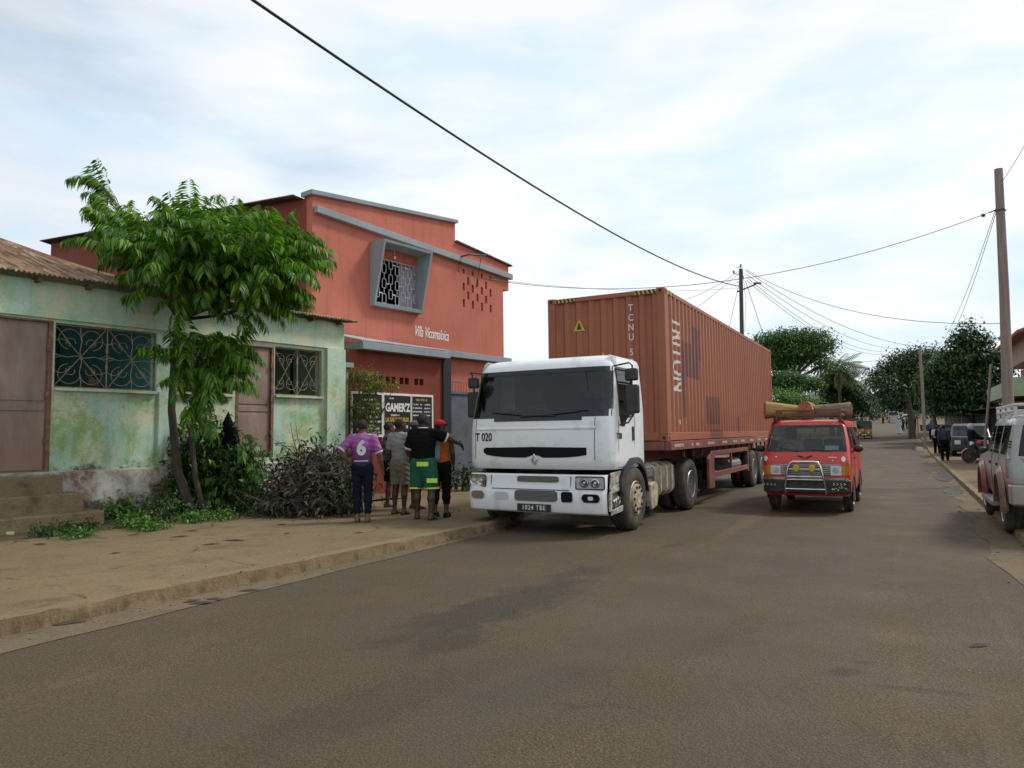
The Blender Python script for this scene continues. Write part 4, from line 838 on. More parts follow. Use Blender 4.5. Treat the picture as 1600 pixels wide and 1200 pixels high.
q = MB(); q.cyl((5.6, -.95, .72), (7.0, -.95, .72), .2, n=16); q.build('air_tank', m_alu, trl)
for ax in (8.35, 9.65, 10.95):
    q = MB(); q.cyl((ax, -1, .53), (ax, 1, .53), .07); q.build('axle', m_chas, trl)
    for sg_ in (-1, 1): wheel('wheel', trl, (ax, sg_*1.25, WR), WR, .28, .29, 'dish', sg_, MATS['silver_wheel']); wheel('wheel', trl, (ax, sg_*.92, WR), WR, .27, .29, 'plain', sg_)
q = MB(); q.box(12.1, 12.2, -1.2, 1.2, .55, .70); q.box(12.1, 12.25, -1.2, -1.1, .7, 1.3); q.box(12.1, 12.25, 1.1, 1.2, .7, 1.3); q.build('rear_bumper', m_ox, trl)

# container: corrugated walls are real folds, lettering follows them
CL, CWd, CH = 12.19, 2.438, 2.896
con = thing('shipping_container', 'rust brown corrugated forty-foot shipping container on the red trailer', 'container', c0+Vector((0, 0, ZF)), RR)
tn = NT('container_paint'); x_, y_, z_ = tn.sep()
c = tn.ramp(tn.noise(.5, 6, .62), (.3, (.30, .093, .045)), (.7, (.365, .128, .063))); c = tn.mix(tn.ramp(tn.noise(2.2, 7, .7, stretch=(1.5, 1.5, .25)), (.5, 0.), (.78, .45)), c, (.20, .065, .04))
def rectmask(x0, x1, z0, z1, e=.02):
    mn = tn.math('MINIMUM', tn.math('MINIMUM', tn.math('SUBTRACT', x_, x0), tn.math('SUBTRACT', x1, x_)), tn.math('MINIMUM', tn.math('SUBTRACT', z_, z0), tn.math('SUBTRACT', z1, z_)))
    return tn.ramp(tn.math('ADD', mn, tn.math('MULTIPLY', tn.math('SUBTRACT', tn.noise(9, 4), .5), .05)), (.0, 0.), (e, 1.))
side_ = tn.math('LESS_THAN', y_, -1.1)
pm = None        # darker repainted patches on the side
for r_ in ((1.12, 2.62, 1.28, 2.02), (2.0, 2.66, 1.7, 2.42), (1.02, 1.50, .45, 1.9), (2.95, 4.35, .32, .98), (6.3, 6.75, .10, .56), (3.3, 4.6, 0.0, .22)):
    k_ = rectmask(*r_); pm = k_ if pm is None else tn.math('MAXIMUM', pm, k_)
pm = tn.math('MULTIPLY', tn.math('MULTIPLY', pm, side_), tn.ramp(tn.noise(3, 5), (.3, .55), (.7, .85)))
c = tn.mix(pm, c, (.135, .052, .05))
sc2 = tn.ramp(tn.noise(2.6, 8, .78, stretch=(1, 1, .6)), (.66, 0.), (.71, .7)); c = tn.mix(sc2, c, (.38, .22, .15))
rs_ = tn.ramp(tn.noise(5, 8, .75), (.68, 0.), (.74, .75)); c = tn.mix(rs_, c, (.06, .028, .02))
tn.set(Base_Color=c, Roughness=.55); tn.bump(tn.noise(7, 4), .08, .02); m_con = tn.m
def wave(u, u0, p, d, fl=.32, sl_=.18):       # 0 at the outer face, d at the inner face
    k = ((u-u0)/p) % 1.
    return 0 if k < fl else d*(k-fl)/sl_ if k < fl+sl_ else d if k < 2*fl+sl_ else d*(1-(k-2*fl-sl_)/sl_)
def breaks(u0, u1, p, fl=.32, sl_=.18):
    r_ = [u0]; n = int((u1-u0)/p)+1
    for i in range(n+1):
        for k in (0, fl, fl+sl_, 2*fl+sl_):
            u = u0+p*(i+k)
            if u0 < u < u1: r_.append(u)
    return sorted(set(r_+[u1]))
hw = CWd/2; PS = .278; DS = .036; SX0, SX1 = .16, CL-.16
q = MB(); bs = breaks(SX0, SX1, PS)
for sg_ in (-1, 1): q.rings([[(x, sg_*(hw-.008-wave(x, SX0, PS, DS)), z) for x in bs] for z in (.16, 1.4, CH-.10)], caps=False, closed=False)
q.build('side_wall', m_con, con)
PF = .262; DF = .048; FY = hw-.16; bf = breaks(-FY, FY, PF)
q = MB(); q.rings([[(.035+wave(y, -FY, PF, DF), y, z) for y in bf] for z in (.16, 1.4, CH-.10)], caps=False, closed=False); q.build('front_wall', m_con, con)
q = MB()
for x0, x1 in ((0, .16), (CL-.16, CL)):
    for sg_ in (-1, 1): q.box(x0, x1, sg_*hw-(.16 if sg_ > 0 else 0), sg_*hw+(.16 if sg_ < 0 else 0), .118, CH-.118)
fr_ = q.build('corner_post', m_con, con, bevel=.012)
q = MB()
for z0, z1 in ((.0+.012, .16), (CH-.10, CH-.015)):
    for sg_ in (-1, 1): q.box(.178, CL-.178, sg_*(hw-.03)-.025, sg_*(hw-.03)+.025, z0, z1)
    q.box(.005, .08, -hw+.165, hw-.165, z0, z1); q.box(CL-.08, CL-.005, -hw+.165, hw-.165, z0, z1)
q.build('rail', m_con, con, bevel=.008)
q = MB()
for x0 in (-.003, CL-.175):
    for z0 in (0, CH-.118):
        for sg_ in (-1, 1): q.box(x0, x0+.178, sg_*(hw+.002)-(.162 if sg_ > 0 else 0), sg_*(hw+.002)+(.162 if sg_ < 0 else 0), z0, z0+.118)
cast = q.build('corner_casting', m_con, con, bevel=.012)
q = MB()
for x0 in (.05, CL-.13):
    for z0 in (.02, CH-.10):
        for sg_ in (-1, 1): q.box(x0, x0+.07, sg_*(hw+.003)-.001, sg_*(hw+.003)+.001, z0+.01, z0+.07)
for sg_ in (-1, 1): q.box(-.005, -.003, sg_*(hw-.08)-.03, sg_*(hw-.08)+.03, CH-.09, CH-.03); q.box(-.005, -.003, sg_*(hw-.08)-.03, sg_*(hw-.08)+.03, .03, .09)
q.build('casting_hole', m_dark, cast)
q = MB(); q.box(.02, CL-.02, -hw+.04, hw-.04, CH-.035, CH-.02); q.build('roof', m_con, con)
q = MB(); q.box(.03, CL-.03, -hw+.06, hw-.06, .05, .15); q.build('floor', m_chas, con)
for sg_ in (-1, 1):
    q = MB(); q.box(CL-.07, CL-.03, min(.01*sg_, sg_*(hw-.165)), max(.01*sg_, sg_*(hw-.165)), .17, CH-.11); dr = q.build('door', m_con, con)
    q = MB()
    for yy in (.25, .8): q.cyl((CL-.005, sg_*yy, .1), (CL-.005, sg_*yy, CH-.1), .018, n=8)
    q.build('lock_bar', m_alu, dr)
hz = MB(); rng = random.Random(2); m_hz = M('hazard_yellow', (.52, .36, .03), .6)
for yc in (hw-.165-.42, -hw+.165):     # black and yellow hatch along the front top rail
    hz.k = 0; hz.box(.0025, .005, yc, yc+.42, CH-.098, CH-.018); hz.k = 1
    for i in range(5): y = yc+.085*i; hz.add([(.0018, y, CH-.098), (.0018, y+.045, CH-.098), (.0018, y+.075, CH-.018), (.0018, y+.03, CH-.018)], [(0, 1, 2, 3)])
for i in range(4):
    x = .19+.1*i; hz.k = i % 2; y = -hw-.0001+.0035; hz.add([(x, -hw+.0045-.003*1, CH-.098), (x+.1, -hw+.0015, CH-.098), (x+.1, -hw+.0015, CH-.018), (x, -hw+.0015, CH-.018)], [(0, 1, 2, 3)])
hz.build('hazard_marking', [m_hz, m_blk], con)
tri = MB(); yt, zt = .54, 2.30; tri.k = 0; tri.prism([(yt+.125, zt-.10), (yt-.125, zt-.10), (yt, zt+.145)], .026, .030, 'x'); tri.k = 1; tri.prism([(yt+.05, zt-.07), (yt-.05, zt-.07), (yt-.01, zt+.06), (yt+.01, zt+.06)], .0235, .0255, 'x'); tri.build('warning_sign', [m_hz, m_blk], con)
m_cw = M('worn_white_stencil', (.62, .58, .54), .7, var=.1, scale=6)
for i, ch in enumerate('TCNU502897'): text('lettering', ch, .185, m_cw, con, basis((.029, -.54, CH-.335-.19*i-(.10 if i > 3 else 0)), (0, -1, 0), (0, 0, 1)), .001, .85, bold=.003)
def wall_text(txt, size, xc, zc, sx, bold, down=False, xmax=9.):
    ob = text('lettering', txt, size, m_cw, None, Matrix.Identity(4), .0, sx, bold=bold); me = ob.data
    bm = bmesh.new(); bm.from_mesh(me)
    for v in bm.verts: v.co = Vector((v.co.y+xc, 0, zc-v.co.x)) if down else Vector((v.co.x+xc, 0, v.co.y+zc))
    for u in bs:
        if xc-1 < u < xc+1: bmesh.ops.bisect_plane(bm, geom=bm.verts[:]+bm.edges[:]+bm.faces[:], plane_co=(u, 0, 0), plane_no=(1, 0, 0))
    if xmax < 9: bmesh.ops.bisect_plane(bm, geom=bm.verts[:]+bm.edges[:]+bm.faces[:], plane_co=(xmax, 0, 0), plane_no=(1, 0, 0), clear_outer=True)     # the rest is painted over
    for v in bm.verts: v.co.y = -(hw-.008-wave(v.co.x, SX0, PS, DS))-.003
    bm.to_mesh(me); bm.free(); ob.parent = con
wall_text('TRITON', 1.22, .86, 1.69, .335, .020, True, 1.0)
wall_text('M', .13, .92, .36, 1., .004)
# ================================================================ CARS
def shell(levels, sx, wins, mat, parent, name='body', fy=(.66, .33), nf=5, rr=.10, low=None, zlow=0., bow_r=.04, smooth=35):
    """closed car body lofted through plan sections; wins = (z0, z1, zone, lo, hi, name, glass) cut out and glazed.
    zones: 'front' (|y| limit), 'rear' (|y| limit), 'left'/'right' (x range)"""
    secs = []; meta = None
    for (z, xf, xr, hw, rf, nose) in levels:
        L_ = []; mt = []
        yr = [0, .35*hw, .7*hw]
        for y in yr: L_.append((xr+bow_r*(1-(y/hw)**2), y)); mt.append('rear')
        for a in (R(0), R(30), R(60)): L_.append((xr-rr+rr*math.cos(a), hw-rr+rr*math.sin(a))); mt.append('corner')
        for x in sx: L_.append((min(x, xr-rr), hw)); mt.append('side')
        for i in range(nf): a = math.pi/2*i/nf; L_.append((xf+rf-rf*math.sin(a), hw-rf+rf*math.cos(a))); mt.append('corner')
        L_.append((xf, hw-rf)); mt.append('front')
        for k in fy: L_.append((xf, k*hw)); mt.append('front')
        L_.append((xf, 0)); mt.append('front')
        full = L_+[(x, -y) for x, y in L_[::-1]][1:-1]; mtf = mt+mt[::-1][1:-1]
        secs.append([(x-(nose*(1-(y/hw)**2) if x < xf+rf*1.01 else 0), y, z) for x, y in full])
    nP = len(secs[0]); b = MB(); b.v = [p for s_ in secs for p in s_]; gl = {}
    for i in range(len(secs)-1):
        for j in range(nP):
            j2 = (j+1) % nP; f_ = (i*nP+j, i*nP+j2, (i+1)*nP+j2, (i+1)*nP+j); ps = [b.v[k] for k in f_]
            cx, cy, cz = (sum(p[k] for p in ps)/4 for k in range(3)); hit = None
            nx = abs(ps[1][0]-ps[0][0]) < abs(ps[1][1]-ps[0][1])
            for w_ in wins:
                if not (w_[0] < cz < w_[1]): continue
                zone = w_[2]; xm = sum(p[0] for p in ps)/4
                if zone == 'front' and nx and cx < (levels[i][1]+levels[i][2])/2 and abs(cy) < w_[4]: hit = w_
                if zone == 'rear' and nx and cx > (levels[i][1]+levels[i][2])/2 and abs(cy) < w_[4]: hit = w_
                if zone == 'left' and not nx and cy > 0 and w_[3] < cx < w_[4]: hit = w_
                if zone == 'right' and not nx and cy < 0 and w_[3] < cx < w_[4]: hit = w_
            if hit: gl.setdefault((hit[5], hit[2], hit[3]), (MB(), hit))[0].add(ps, [(0, 1, 2, 3)])
            else: b.f.append(f_); b.mi.append(1 if cz < zlow else 0)
    n = len(secs); b.f.append(tuple(range((n-1)*nP, n*nP))); b.mi.append(0); b.f.append(tuple(range(nP))[::-1]); b.mi.append(1 if low else 0)
    o = b.build(name, [mat, low or mat], parent, smooth=smooth)
    for (nm, z_, l_), (mb, hit) in gl.items(): mb.build(nm, hit[6], parent, weld=True, smooth=60)
    return o, secs
def fx(levels, z, y):      # front surface x at height z
    for a, b in zip(levels, levels[1:]):
        if a[0] <= z <= b[0]:
            k = (z-a[0])/(b[0]-a[0]); l = [a[i]+(b[i]-a[i])*k for i in range(6)]; return on_front(l[1], l[4], l[3], l[5], min(abs(y), l[3]-.001))
    return levels[-1][1]
def facequads(levels, ys, zs, out, xf=None):
    return [[(fx(levels, z, y)-out, y, z) for y in ys] for z in zs]

# ---------------- red minibus
vq = dp(1257, 700, 13.75); van = thing('minibus', 'red minibus with chrome bull bar and yellow fog lamps driving beside the container trailer', 'minibus', (vq.x, vq.y, 0), RR); van.scale = (1, .935, 1)
m_vred = M('sun_faded_red_paint', (.60, .026, .018), .32, var=.08, scale=1.4, dirt=((.46, .06, .04), .35, 3), coat=.3)
VL = [(.34, .10, 4.15, .80, .12, .03), (.42, .03, 4.2, .835, .13, .04), (.62, .0, 4.22, .845, .13, .05), (.74, .0, 4.22, .845, .13, .05), (.96, .01, 4.22, .845, .13, .05), (1.08, .06, 4.22, .84, .13, .05), (1.19, .13, 4.21, .835, .12, .055), (1.24, .165, 4.20, .83, .12, .055), (1.45, .34, 4.17, .80, .11, .055), (1.66, .52, 4.12, .76, .11, .05), (1.71, .57, 4.10, .745, .12, .05), (1.78, .68, 4.05, .70, .15, .04), (1.815, .85, 3.95, .60, .2, .02)]
wv_ = []
for sd in ('left', 'right'):
    for a, b in ((.52, 1.25), (1.35, 2.55), (2.65, 3.9)): wv_.append((1.24, 1.66, sd, a, b, 'side_window', m_sideg))
vb, _ = shell(VL, [3.9, 2.65, 2.55, 1.35, 1.25, .9, .62], wv_+[(1.19, 1.71, 'front', 0, .80, 'windscreen', m_windv), (1.24, 1.66, 'rear', 0, .7, 'rear_window', m_sideg)], m_vred, van)
q = MB(); q.box(.2, 4.1, -.76, .76, .42, .52); q.box(3.0, 4.05, -.72, .72, .5, 1.0); q.build('floor', m_dash, van)
q = MB(); q.rings([[(x, -.78, z), (x, .78, z)] for x, z in ((.17, 1.18), (.38, 1.20), (.52, 1.14), (.56, .5))], caps=False, closed=False); q.build('dashboard', m_dash, van)
for yy in (.42, -.42, 0): q = MB(); q.box(1.05, 1.5, yy-.19, yy+.19, .75, .9); q.box(1.45, 1.58, yy-.19, yy+.19, .88, 1.42); q.build('seat', m_seat, van, bevel=.03)
q = MB(); q.tube([(.80+.05*math.sin(a), .42+.18*math.cos(a), 1.17+.17*math.sin(a)) for a in (2*math.pi*i/18 for i in range(19))], .012, 6, False); q.build('steering_wheel', m_bpl, van)
q = MB(); q.box(.30, .34, -.62, -.36, 1.215, 1.30); q.build('dashboard_paper', M('pale_card', (.55, .6, .58), .8), van)
q = MB()
for z0, z1 in ((1.185, 1.205), (1.695, 1.715)): q.rings(facequads(VL, [-.74+.148*i for i in range(11)], (z0, z1), .005), caps=False, closed=False)
for s_ in (-1, 1): q.tube([(fx(VL, z, .73*1)-.002, s_*(.76 if z < 1.3 else .72-.04*(z-1.3)/.4), z) for z in (1.19, 1.3, 1.45, 1.6, 1.7)], .012, 5)
q.build('windscreen_rubber', m_bpl, vb)
q = MB()
for a, b in ((.08, .55), (-.50, .05)): q.tube([(fx(VL, 1.20, a)-.015, a, 1.195), (fx(VL, 1.23, (a+b)/2)-.02, (a+b)/2, 1.235), (fx(VL, 1.27, b)-.018, b, 1.29 if b > .3 else 1.22)], .008, 5)
q.build('wiper', m_bpl, vb)
F_ = lambda z, y, o_=.006: (fx(VL, z, y)-o_, y, z)
q = MB(); q.rings(facequads(VL, [-.48+.1*i for i in range(10)][:10], (.74, .925), .006), caps=False, closed=False); q.build('grille', m_bpl, vb)
q = MB()
for z in (.765, .80, .835, .87, .905): q.rings(facequads(VL, [-.47+.094*i for i in range(11)], (z-.008, z+.008), .012), caps=False, closed=False)
q.rings(facequads(VL, [-.83+.166*i for i in range(11)][:10], (.925, .95), .010), caps=False, closed=False); q.rings(facequads(VL, [-.80+.16*i for i in range(11)], (.655, .70), .016), caps=False, closed=False)
q.build('chrome_strip', m_alu, vb)
for s_ in (-1, 1):
    q = MB(); q.rings(facequads(VL, [s_*y for y in (.48, .55, .62, .68)], (.745, .92), .010), caps=False, closed=False); hl = q.build('headlamp', m_refl, vb)
    q = MB(); q.rings(facequads(VL, [s_*y for y in (.48, .55, .62, .68)], (.745, .92), .018), caps=False, closed=False); q.build('lens', m_lens, hl)
    q = MB(); q.lathe([(.06, -.004), (.04, .0), (.001, .004)], (fx(VL, .83, .57)-.012, s_*.57, .83), 'x', 14); q.build('bulb_reflector', m_chr, hl)
    q = MB(); q.rings(facequads(VL, [s_*y for y in (.69, .74, .78, .81, .83)], (.745, .92), .010), caps=False, closed=False); q.build('indicator', m_amb, vb)
q = MB(); ys = [-.84+.084*i for i in range(21)]
q.rings([[(fx(VL, .6, y)-o_, y, z) for y in ys] for z, o_ in ((.40, .02), (.42, .06), (.64, .07), (.655, .02))], caps=False, closed=False); bp = q.build('bumper', m_bpl, vb, smooth=40)
q = MB()      # chevron arrows painted on the bumper
for i in range(4):
    y = .80-.075*i; q.tube([(fx(VL, .6, y)-.078, y, .575), (fx(VL, .6, y)-.078, y+.035, .555), (fx(VL, .6, y)-.078, y, .535)], .007, 4)
    y = -.52-.065*i; q.tube([(fx(VL, .6, y)-.078, y, .60), (fx(VL, .6, y)-.078, y-.035, .58), (fx(VL, .6, y)-.078, y, .56)], .008, 4)
rng = random.Random(1)
for i in range(9): y = -.5-.035*i; z = .48+rng.uniform(-.02, .04); q.box(fx(VL, .6, y)-.078, fx(VL, .6, y)-.073, y-rng.uniform(.008, .022), y+.006, z, z+rng.uniform(.01, .05))
q.build('chevron_mark', M('cream_chevron', (.55, .52, .36), .6), bp)
q = MB(); q.box(-.075, -.068, -.26, .26, .45, .56); npl = q.build('number_plate', m_blk, bp)
q = MB(); hoop = [(-.10, .385, .40), (-.16, .38, .55), (-.17, .335, .80), (-.16, .30, .92), (-.155, .26, .985), (-.155, .20, 1.0)]
q.tube(hoop+[(a, -b, c_) for a, b, c_ in hoop[::-1]], .026, 10)
q.tube([(-.165, .35, .72), (-.165, -.35, .72)], .018, 8); q.tube([(-.165, .36, .66), (-.165, -.36, .66)], .014, 8); q.tube([(-.155, .38, .48), (-.155, -.38, .48)], .018, 8); q.tube([(-.165, .315, .86), (-.165, -.315, .86)], .012, 8)
bb = q.build('bull_bar', m_chr, vb, smooth=60)
for s_ in (-.15, .15):
    q = MB(); q.lathe([(.055, -.05), (.065, -.04), (.06, .0), (.03, .04), (.001, .045)], (-.19, s_, .88), 'x', 18); q.build('fog_lamp', M('yellow_fog_lens', (.55, .42, .02), .15), bb, smooth=40)
q = MB()     # dark V-shaped emblem, round stickers, small caption
for s_ in (-1, 1): q.tube([F_(1.115, s_*.14, .012), F_(1.09, s_*.05, .014), F_(1.055, s_*.015, .012)], .012, 5); q.tube([F_(1.10, s_*.11, .012), F_(1.07, s_*.03, .014)], .010, 5)
q.build('emblem', m_chas, vb)
q = MB()
for y, z, r_ in ((.78, 1.055, .05), (-.72, 1.05, .05)): q.add([F_(z+r_*math.sin(a), y+r_*math.cos(a)*.8, .006) for a in (2*math.pi*i/14 for i in range(14))], [tuple(range(14))])
for y, z in ((.57, 1.085), (-.52, 1.02)): q.ball(F_(z, y, .006), .015)
q.box(F_(1.08, -.52)[0]-.004, F_(1.08, -.52)[0], -.60, -.44, 1.075, 1.09); q.build('sticker', m_wt, vb)
for s_ in (-1, 1):
    q = MB(); q.ball((.55, s_*.97, 1.24), .07, .10, .075); mo = q.build('mirror', m_bpl, van, smooth=60); q = MB(); q.tube([(.52, s_*.83, 1.16), (.55, s_*.93, 1.21)], .015, 6); q.build('mirror_arm', m_bpl, mo)
    wheel('wheel', van, (.78, s_*.83, .31), .31, .19, .19, 'plain', s_); wheel('wheel', van, (3.05, s_*.83, .31), .31, .19, .19, 'plain', s_)
    q = MB()
    for ax in (.78, 3.05): q.rings([[(ax+.36*math.cos(a), s_*.845, .33+.36*math.sin(a)), (ax+.36*math.cos(a), s_*.86, .33+.36*math.sin(a)), (ax+.40*math.cos(a), s_*.85, .33+.40*math.sin(a))] for a in (R(12*i) for i in range(16))], caps=False, closed=False); q.add([(ax+.355*math.cos(a), s_*.8465, .33+.355*math.sin(a)) for a in (R(12*i) for i in range(-2, 17))], [tuple(range(19))])
    q.build('wheel_arch', m_chas, vb)
    q = MB()
    for x in (1.30, 2.60): q.tube([(x, s_*.8445, .5), (x, s_*.847, .9), (x, s_*.836, 1.2)], .004, 4)
    q.box(1.18, 1.28, s_*.845, s_*.865, 1.02, 1.05); q.build('door_gap', m_chas, vb)
rk = MB(); m_rack = M('rusty_brown_rack', (.13, .075, .055), .7, var=.25, scale=6)
for s_ in (-1, 1): rk.box(.75, 3.95, s_*.64-.02, s_*.64+.02, 1.90, 1.94); rk.box(.75, 3.95, s_*.64-.018, s_*.64+.018, 1.99, 2.02)
for x in (.75, 1.4, 2.05, 2.7, 3.35, 3.95): rk.box(x-.02, x+.02, -.62, .62, 1.90, 1.935); rk.box(x-.015, x+.015, -.655, -.63, 1.80, 2.0); rk.box(x-.015, x+.015, .63, .655, 1.80, 2.0)
rk.box(.73, .77, -.64, .64, 1.99, 2.02); rk.build('roof_rack', m_rack, van)
# load lashed across the roof rack: two cut logs and a plank end
def vp(x, y, z): p = van.location; return Vector((p.x, p.y, 0))+D*x+(-N)*y+Vector((0, 0, z))
tb = NT('log_bark'); cb_ = tb.ramp(tb.noise(5, 7, .7, stretch=(.5, 4, 4)), (.3, (.13, .09, .06)), (.7, (.30, .22, .15))); tb.set(Base_Color=cb_, Roughness=.95); tb.bump(tb.noise(9, 6, .7, stretch=(.4, 4, 4)), .9, .02); m_bark = tb.m
ty_ = NT('straw_sheaf'); cb_ = ty_.ramp(ty_.noise(7, 7, .75, stretch=(.35, 3, 3)), (.3, (.30, .19, .06)), (.7, (.50, .35, .12))); ty_.set(Base_Color=cb_, Roughness=.95); ty_.bump(ty_.noise(14, 6, .7, stretch=(.4, 4, 4)), .9, .02); m_straw = ty_.m
def log(name, label, cat, a, b, r0, r1, mat, seed, ovl=1.):
    a, b = Vector(a), Vector(b); L_ = (b-a).length; rng = random.Random(seed); t_ = thing(name, label, cat, a); rz = (b-a).to_track_quat('X', 'Z'); t_.rotation_mode = 'QUATERNION'; t_.rotation_quaternion = rz
    q = MB(); n = 18; ph = [rng.uniform(0, 6) for _ in range(4)]; rs = []
    for i in range(13):
        k = i/12; r_ = r0+(r1-r0)*k
        rs.append([(L_*k+ (0 if 0 < i < 12 else rng.uniform(-.01, .01)), r_*(1+.07*math.sin(3*u+ph[0]+k*2)+.05*math.sin(5*u+ph[1]-k*4)+.02*rng.uniform(-1, 1))*math.cos(u), ovl*r_*(1+.07*math.sin(3*u+ph[0]+k*2)+.05*math.sin(5*u+ph[1]-k*4))*math.sin(u)) for u in (2*math.pi*j/n for j in range(n))])
    q.rings(rs, caps=False); q.build('bark', mat, t_, smooth=60)
    e = MB(); e.add(rs[0], [tuple(range(n))[::-1]]); e.add(rs[-1], [tuple(range(n))]); e.build('cut_end', M('sawn_wood', (.30, .15, .085), .85, var=.25, scale=9), t_); return t_
log('straw_bundle', 'yellow straw-coloured bundle on the minibus roof rack, next to the container', 'bundle', vp(1.5, .95, 2.06), vp(1.75, -.02, 2.0), .19, .08, m_straw, 3)
log('log', 'grey-brown tree log lying across the minibus roof rack', 'log', vp(2.0, -.72, 2.03), vp(1.75, -.02, 2.02), .16, .11, m_bark, 5)
pk = thing('wooden_block', 'short reddish sawn wood block standing in the middle of the minibus roof rack', 'wood', vp(1.35, .12, 2.02), RR); q = MB(); q.prism([(.16, 0), (-.16, 0), (-.12, .14), (-.06, .19), (.07, .19), (.13, .11)], 0, .9, 'x'); q.build('block', M('sawn_wood', (.30, .15, .085), .85), pk, bevel=.01)

# ---------------- silver and burgundy off-roader parked half on the right kerb
DS_ = D; rw = gp(1585, 838)
SUVo = rw+D*2.75-N*(-.90)   # placed below through the wheel position
suv = thing('off_roader', 'silver off-roader with burgundy flares and a white roof rack parked half on the kerb', 'car', (0, 0, 0), RR+math.pi)
# local x runs from the car's front to its rear, which points at the camera; y = -hw is the side towards the road
XW = 3.62; loc = rw+D*(XW+.3)+N*.80; suv.location = (loc.x, loc.y, 0.02)
m_sil = M('silver_paint', (.30, .31, .30), .35, .3, var=.05, coat=.5, dirt=((.40, .36, .29), .3, 3)); m_burg = M('burgundy_paint', (.17, .06, .055), .38, .1, var=.15, coat=.3, dirt=((.26, .2, .15), .5, 3))
SL = [(.46, .35, 4.42, .84, .25, .05), (.56, .20, 4.55, .88, .25, .05), (.80, .05, 4.60, .895, .25, .06), (1.0, .05, 4.58, .895, .25, .06), (1.08, .12, 4.56, .885, .25, .06), (1.13, .9, 4.55, .875, .2, .03), (1.18, 1.30, 4.54, .865, .2, .03), (1.38, 1.55, 4.50, .83, .15, .03), (1.62, 1.85, 4.44, .775, .15, .03), (1.70, 1.98, 4.40, .745, .15, .03), (1.775, 2.2, 4.28, .66, .2, .02)]
ws_ = []
for sd in ('left', 'right'):
    for a, b in ((1.75, 2.32), (2.40, 3.25), (3.36, 4.2)): ws_.append((1.18, 1.62, sd, a, b, 'side_window', m_sideg))
sb, _ = shell(SL, [4.2, 3.36, 3.25, 2.40, 2.32, 1.98], ws_+[(1.18, 1.62, 'front', 0, .75, 'windscreen', m_wind), (1.18, 1.62, 'rear', 0, .72, 'rear_window', m_sideg)], m_sil, suv, low=m_burg, zlow=.78)
q = MB(); q.box(1.2, 4.3, -.8, .8, .6, .7); q.box(2.0, 2.6, -.7, .7, .7, 1.25); q.box(3.0, 3.5, -.7, .7, .7, 1.25); q.box(2.5, 2.62, -.65, -.2, 1.2, 1.5); q.box(3.42, 3.52, -.65, .65, 1.2, 1.5); q.build('seat', m_seat, suv)
for s_ in (-1, 1):
    for ax in (.92, XW):
        wheel('wheel', suv, (ax, s_*.90, .37), .37, .24, .22, 'plain', s_, M('silver_wheel', (.5, .5, .5), .4, .6))
        q = MB(); q.rings([[(ax+.44*math.cos(a), s_*.86, .42+.46*math.sin(a)), (ax+.44*math.cos(a), s_*.965, .42+.46*math.sin(a)), (ax+.50*math.cos(a), s_*.965, .42+.52*math.sin(a)), (ax+.56*math.cos(a), s_*.90, .42+.60*math.sin(a))] for a in (R(-8+14*i) for i in range(15))], caps=False, closed=False); q.build('wheel_flare', m_burg, sb, smooth=50)
        q = MB(); q.add([(ax+.45*math.cos(a), s_*.8975, .42+.46*math.sin(a)) for a in (R(-8+14*i) for i in range(15))], [tuple(range(15))]); q.build('wheel_arch', m_chas, sb)
    q = MB(); q.box(4.40, 4.605, s_*.66-.13, s_*.66+.235*s_ if s_ > 0 else s_*.66+.13, .98, 1.30) if False else q.hexa([(4.32, s_*.60, .86), (4.595, s_*.60, .86), (4.50, s_*.885, .86), (4.32, s_*.902, .86)], [(4.32, s_*.60, 1.16), (4.575, s_*.60, 1.16), (4.49, s_*.868, 1.16), (4.32, s_*.885, 1.16)]); tl_ = q.build('tail_lamp', m_redl, sb, bevel=.02)
    q = MB(); q.hexa([(4.33, s_*.61, 1.02), (4.605, s_*.61, 1.02), (4.51, s_*.892, 1.02), (4.33, s_*.905, 1.02)], [(4.33, s_*.61, 1.15), (4.60, s_*.61, 1.15), (4.50, s_*.885, 1.15), (4.33, s_*.898, 1.15)]); q.build('lens', M('grey_lens', (.22, .22, .22), .15), tl_)
    q = MB()
    for z in (1.30, 1.34, 1.38): q.box(4.26, 4.42, s_*.84-.012, s_*.84+.012, z, z+.015)
    q.build('vent', m_chas, sb)
    q = MB()
    for x in (2.36, 3.30): q.tube([(x, s_*.89, .62), (x, s_*.898, .85), (x, s_*.885, 1.08), (x, s_*.868, 1.17)], .005, 4)
    for x in (2.14, 3.08): q.box(x, x+.16, s_*.885-.0, s_*.885+.025*s_, .99, 1.03) if s_ > 0 else q.box(x, x+.16, -.91, -.885, .99, 1.03)
    q.build('door_gap', m_chas, sb)
    q = MB(); q.ball((1.72, s_*.95, 1.2), .045, .07, .055); q.build('mirror', m_bpl, suv, smooth=60)
    q = MB(); q.box(1.5, 3.2, s_*.92-.07, s_*.92+.07, .36, .42); q.build('running_board', m_alu, suv)
q = MB(); q.rings([[(4.45, -.90, z0), (4.66, -.88, z0), (4.72, -.60, z0), (4.73, 0, z0), (4.72, .6, z0), (4.66, .88, z0), (4.45, .9, z0)] for z0 in (.50, .54, .74, .78)], caps=True, closed=True); q.build('bumper', m_sil, sb, bevel=.02)
q = MB(); q.box(4.60, 4.66, -.56, -.2, .90, 1.02); q.build('number_plate', m_blk, sb)
q = MB()
m_rw = M('white_roof_rack', (.62, .63, .62), .45)
for s_ in (-1, 1): q.box(2.0, 4.2, s_*.72-.025, s_*.72+.025, 1.81, 1.85); q.box(1.9, 4.25, s_*.72-.02, s_*.72+.02, 1.90, 1.94)
